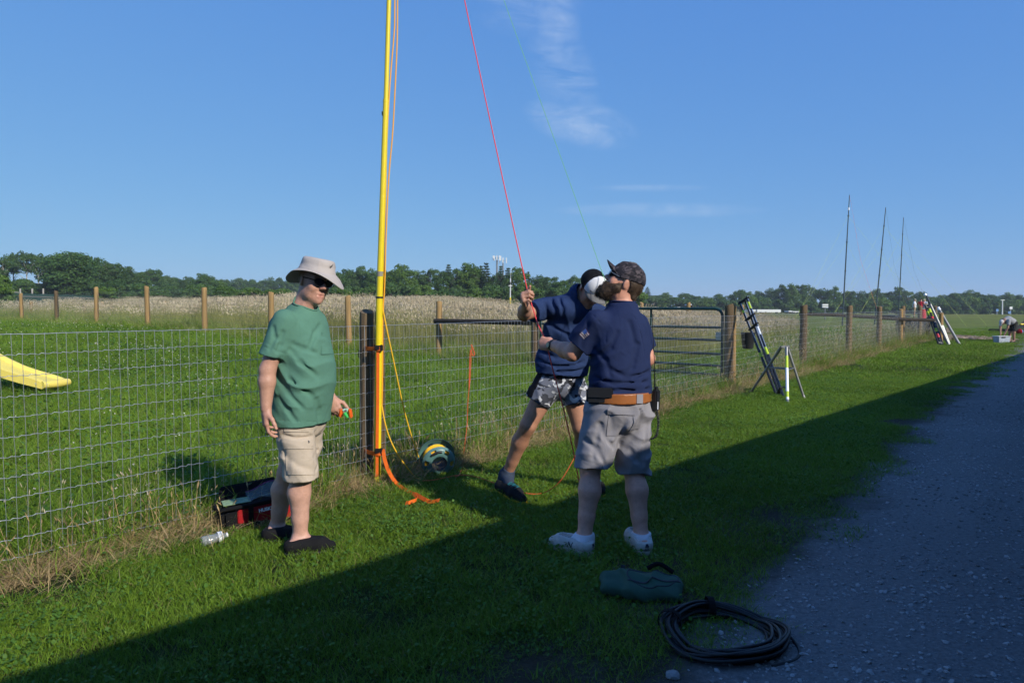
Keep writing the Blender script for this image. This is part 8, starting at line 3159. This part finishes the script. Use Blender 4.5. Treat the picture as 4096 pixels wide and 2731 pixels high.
# ================================================================== people further off
def far_person(base, h, F, pose, cols, label, hcell=0.02, hat=None):
    """Small full figure; pose gives joints as (right, forward, up) in metres for height 1.75."""
    b = A3(base)
    F = unit(F)
    Rr = np.array([F[1], -F[0], 0])
    s = h / 1.75

    def J(n):
        a = pose[n]
        return b + (Rr * a[0] + F * a[1] + Z3 * a[2]) * s
    skinc, shirtc, shortc, shoec, hatc = cols
    ch, nk, pv = J('chest'), J('neck'), J('pelvis')
    up = unit(nk - pv)
    fw = unit(F - up * (F @ up)) if abs(F @ up) < 0.95 else Z3
    hd = J('head')
    prims = [Ell(hd, [Rr, unit(np.cross(up, Rr)), up], [0.078 * s, 0.098 * s, 0.118 * s], k=0.02), Cap(hd - Z3 * 0.03, nk, 0.055 * s, k=0.03), Cap(nk, ch, 0.10 * s, 0.13 * s, k=0.05), Cap(ch, pv, 0.135 * s, 0.14 * s, k=0.05),
             Cap(hd + unit(J('nose') - hd) * 0.08, hd + unit(J('nose') - hd) * 0.115, 0.016 * s, k=0.02)]
    for q in ('R', 'L'):
        prims += limb([J('sh' + q), J('el' + q), J('wr' + q)], [0.052 * s, 0.042 * s, 0.030 * s], k=0.03)
        w, e = J('wr' + q), J('el' + q)
        prims += [Cap(w, w + unit(w - e) * 0.09 * s, 0.034 * s, 0.026 * s, k=0.02), Cap(w + unit(w - e) * 0.09 * s, w + unit(w - e) * 0.15 * s, 0.022 * s, 0.014 * s, k=0.02)]
        prims += limb([J('hip' + q), J('kn' + q), J('an' + q)], [0.085 * s, 0.058 * s, 0.036 * s], k=0.03)
        prims += [Cap(J('an' + q), J('an' + q) + F * 0.14 * s - Z3 * 0.03 * s, 0.036 * s, 0.028 * s, k=0.02)]
    o = solid('person', Shape(prims), m_skin, None, h=hcell, origin=Vector(b), tint=lambda V: np.tile(np.array(skinc), (len(V), 1)))
    tag(o, label, 'person')
    sl = []
    for q in ('R', 'L'):
        m_ = J('sh' + q) + (J('el' + q) - J('sh' + q)) * 0.65
        sl.append(cutcap(m_, J('el' + q) - J('sh' + q), Cap(J('sh' + q), m_ + (m_ - J('sh' + q)) * 0.2, 0.068 * s, 0.072 * s, k=0.04)))
    ms, mo = cloth('far_shirt_%.2f_%.2f' % (shirtc[0], shirtc[2]), shirtc), cloth('far_shorts_%.2f_%.2f' % (shortc[0], shortc[2]), shortc)
    hemd = unit(pv - ch)
    solid('shirt', Shape([Cap(J('neck') - up * 0.04, ch, 0.12 * s, 0.150 * s, k=0.05), Cap(ch, pv, 0.152 * s, 0.158 * s, k=0.05)] + sl, planes=[(pv, hemd)]), ms, o, h=hcell)
    lg = []
    for q in ('R', 'L'):
        m_ = J('hip' + q) + (J('kn' + q) - J('hip' + q)) * 0.92
        lg.append(cutcap(m_, J('kn' + q) - J('hip' + q), Cap(J('hip' + q), m_ + (m_ - J('hip' + q)) * 0.15, 0.100 * s, 0.088 * s, k=0.03)))
    solid('shorts', Shape([Cap(pv + up * 0.03, pv - Z3 * 0.03, 0.148 * s, k=0.04)] + lg), mo, o, h=hcell)
    msh = plain('far_shoe', shoec, rough=0.7)
    for q in ('R', 'L'):
        a = J('an' + q)
        solid('shoe', Shape([Cap(a - Z3 * 0.02 * s - F * 0.03, a + F * 0.15 * s - Z3 * 0.045 * s, 0.046 * s, 0.036 * s, k=0.02)], planes=[(np.array([0, 0, b[2] + 0.005]), -Z3)]), msh, o, h=hcell)
    mh = cloth('far_hat_%.2f' % hatc[0], hatc)
    nf = unit(J('nose') - hd)
    uh = unit(up * 0.6 + Z3 * 0.4 - nf * ((up * 0.6 + Z3 * 0.4) @ nf))
    hs_ = [Ell(hd + uh * 0.035 * s, [Rr, nf, uh], [0.092 * s, 0.11 * s, 0.10 * s], k=0.01)]
    bill_ = Ell(hd + uh * 0.05 * s + nf * 0.12 * s, [Rr, nf, uh], [0.075 * s, 0.08 * s, 0.014 * s], k=0.02)
    solid('cap', Shape(hs_ + [bill_], planes=[(hd + uh * 0.03 * s, -uh)]), mh, o, h=hcell * 0.8)
    return o


STAND = dict(pelvis=(0, 0, 0.93), chest=(0, 0.02, 1.25), neck=(0, 0.01, 1.47), head=(0, 0.03, 1.62), nose=(0, 0.2, 1.58), shR=(0.19, 0, 1.42), shL=(-0.19, 0, 1.42), elR=(0.24, -0.02, 1.14), elL=(-0.24, -0.02, 1.14),
             wrR=(0.23, 0.06, 0.90), wrL=(-0.23, 0.06, 0.90), hipR=(0.09, 0, 0.90), hipL=(-0.09, 0, 0.90), knR=(0.10, 0.02, 0.49), knL=(-0.10, 0.02, 0.49), anR=(0.10, 0, 0.08), anL=(-0.10, 0, 0.08))
TALK = dict(STAND, elR=(0.26, 0.05, 1.18), wrR=(0.10, 0.26, 1.25), elL=(-0.26, 0.05, 1.18), wrL=(-0.08, 0.25, 1.30))
BEND = dict(pelvis=(0, -0.02, 0.90), chest=(0, 0.24, 1.02), neck=(0, 0.44, 1.00), head=(0, 0.56, 0.90), nose=(0, 0.62, 0.76), shR=(0.18, 0.40, 0.98), shL=(-0.18, 0.40, 0.98), elR=(0.19, 0.44, 0.68), elL=(-0.19, 0.46, 0.68),
            wrR=(0.12, 0.50, 0.44), wrL=(-0.12, 0.52, 0.44), hipR=(0.09, -0.04, 0.86), hipL=(-0.09, -0.04, 0.86), knR=(0.10, 0.03, 0.48), knL=(-0.10, 0.03, 0.48), anR=(0.10, 0, 0.08), anL=(-0.10, 0, 0.08))
gpx = G(4048, 1371)
far_person((gpx.x, gpx.y, 0.0), 1.62, (-0.97, -0.22, 0), BEND, ((0.36, 0.20, 0.14), (0.30, 0.31, 0.32), (0.035, 0.035, 0.032), (0.01, 0.01, 0.01), (0.55, 0.54, 0.52)),
           'man in grey T-shirt and dark shorts bending over the white bin at far right', 0.016)
DP = 66.0
for px, py, F, pose, cols, lab in ((3656, 1266, (0.8, -0.5, 0), STAND, ((0.40, 0.24, 0.17), (0.62, 0.63, 0.66), (0.40, 0.30, 0.20), (0.02, 0.02, 0.02), (0.36, 0.33, 0.28)), 'man in white shirt, tan shorts and cap standing left of the far group'),
                                   (3682, 1268, (0.6, 0.7, 0), TALK, ((0.40, 0.24, 0.17), (0.36, 0.015, 0.03), (0.05, 0.05, 0.06), (0.02, 0.02, 0.02), (0.03, 0.02, 0.02)), 'person in a red shirt in the middle of the far group'),
                                   (3697, 1268, (-0.8, -0.4, 0), TALK, ((0.40, 0.24, 0.17), (0.55, 0.58, 0.66), (0.10, 0.10, 0.12), (0.02, 0.02, 0.02), (0.40, 0.36, 0.26)), 'person in pale shirt and tan hat, right of the red-shirted one')):
    p3 = AT(px, py, DP)
    far_person((p3.x, p3.y, gz(p3.x, p3.y)), 1.78, F, pose, cols, lab, 0.035)
# white bin, bags beyond
bn = G(4006, 1372)
m_bin = plain('translucent_bin', (0.52, 0.58, 0.66), rough=0.35, noise=0.3, nscale=7)
binr = empty('storage_bin', (bn.x, bn.y, 0), 'pale plastic storage bin at the feet of the bending man', 'bin')
V, Fc = [], []
quad_solid([Vector((bn.x + a, bn.y + b, z)) for z, k in ((0.01, 0.88), (0.27, 1.0)) for a, b in ((-0.25 * k, -0.18 * k), (0.25 * k, -0.18 * k), (0.25 * k, 0.18 * k), (-0.25 * k, 0.18 * k))], 'tub', m_bin, binr, 0.02)
MB().box((bn.x, bn.y, 0.275), (0.53, 0.39, 0.025), bevel=0.008).build('rim', m_white, binr)
MB().box((bn.x - 0.05, bn.y - 0.195, 0.24), (0.14, 0.012, 0.035)).build('handle', m_black, binr)
for px, py, w_, h_, dp, mt, nm, lab in ((3990, 1325, 72, 14, 0.25, m_bagb, 'long_bag', 'long black bag lying on the grass behind the bending man'), (4018, 1303, 22, 8, 0.3, m_bagb, 'black_box', 'small black case on the grass left of the bending man\'s head'),
                                        (4078, 1328, 22, 22, 0.3, m_bagr, 'red_bag', 'red and blue bag on the grass right of the bending man'), (4090, 1307, 22, 7, 0.3, m_yel, 'yellow_bundle', 'yellow bundle on the grass at the right edge')):
    c = G(px, py + h_ / 2)
    k = FPX / c.y
    base_z = gz(c.x, c.y)
    s_ = Shape([Cap(np.array([c.x - w_ / 2 / k + h_ / 2 / k, c.y, base_z + h_ / 2 / k]), np.array([c.x + w_ / 2 / k - h_ / 2 / k, c.y, base_z + h_ / 2 / k]), h_ / 2 / k, k=0.02)], disp=folds((1, 0, 0.3), 30, 0.006, 1.0, px))
    o = solid(nm, s_, mt, None, h=0.02, origin=Vector((c.x, c.y, base_z)))
    tag(o, lab, 'bag' if 'bag' in nm else ('case' if 'box' in nm else 'bundle'))
    if nm == 'red_bag':
        solid('blue_side', Shape([Ell(np.array([c.x + 0.08, c.y - 0.02, base_z + h_ / 2 / k]), [(1, 0, 0), (0, 1, 0), (0, 0, 1)], [0.07, 0.11, 0.105], k=0.01)]), m_bluep, o, h=0.02)
# red drum table beside the far group
c = AT(3691, 1268, DP - 2)
g0 = gz(c.x, c.y)
dr = empty('drum_table', (c.x, c.y, g0), 'red drum with a white top in front of the far group', 'table')
m_drum = plain('red_drum', (0.55, 0.03, 0.04), rough=0.4)
zt = AT(3691, 1234, DP - 2).z
MB().lathe([(0.27, 0), (0.28, 0.1), (0.27, 0.2), (0.28, 0.3), (0.27, zt - g0 - 0.03)], (c.x, c.y, g0), n=20).build('drum', m_drum, dr, smooth=True)
MB().lathe([(0.33, 0), (0.34, 0.03), (0.33, 0.05)], (c.x, c.y, zt - 0.03), n=20).build('top', m_white, dr)
HAZE_DENSITY = 0.0004

# ================================================================== thin summer haze
hz = bpy.data.materials.new('haze_air')
hz.use_nodes = True
hn, hl = hz.node_tree.nodes, hz.node_tree.links
hn.clear()
ho_ = hn.new('ShaderNodeOutputMaterial')
hv = hn.new('ShaderNodeVolumePrincipled')
hv.inputs['Color'].default_value = (0.80, 0.90, 1.0, 1)
hv.inputs['Density'].default_value = HAZE_DENSITY
hv.inputs['Anisotropy'].default_value = 0.0
hl.new(hv.outputs[0], ho_.inputs['Volume'])
o = MB().box((0, 760, 15.5), (1760, 1640, 37)).build('haze', hz)
tag(o, kind='stuff')
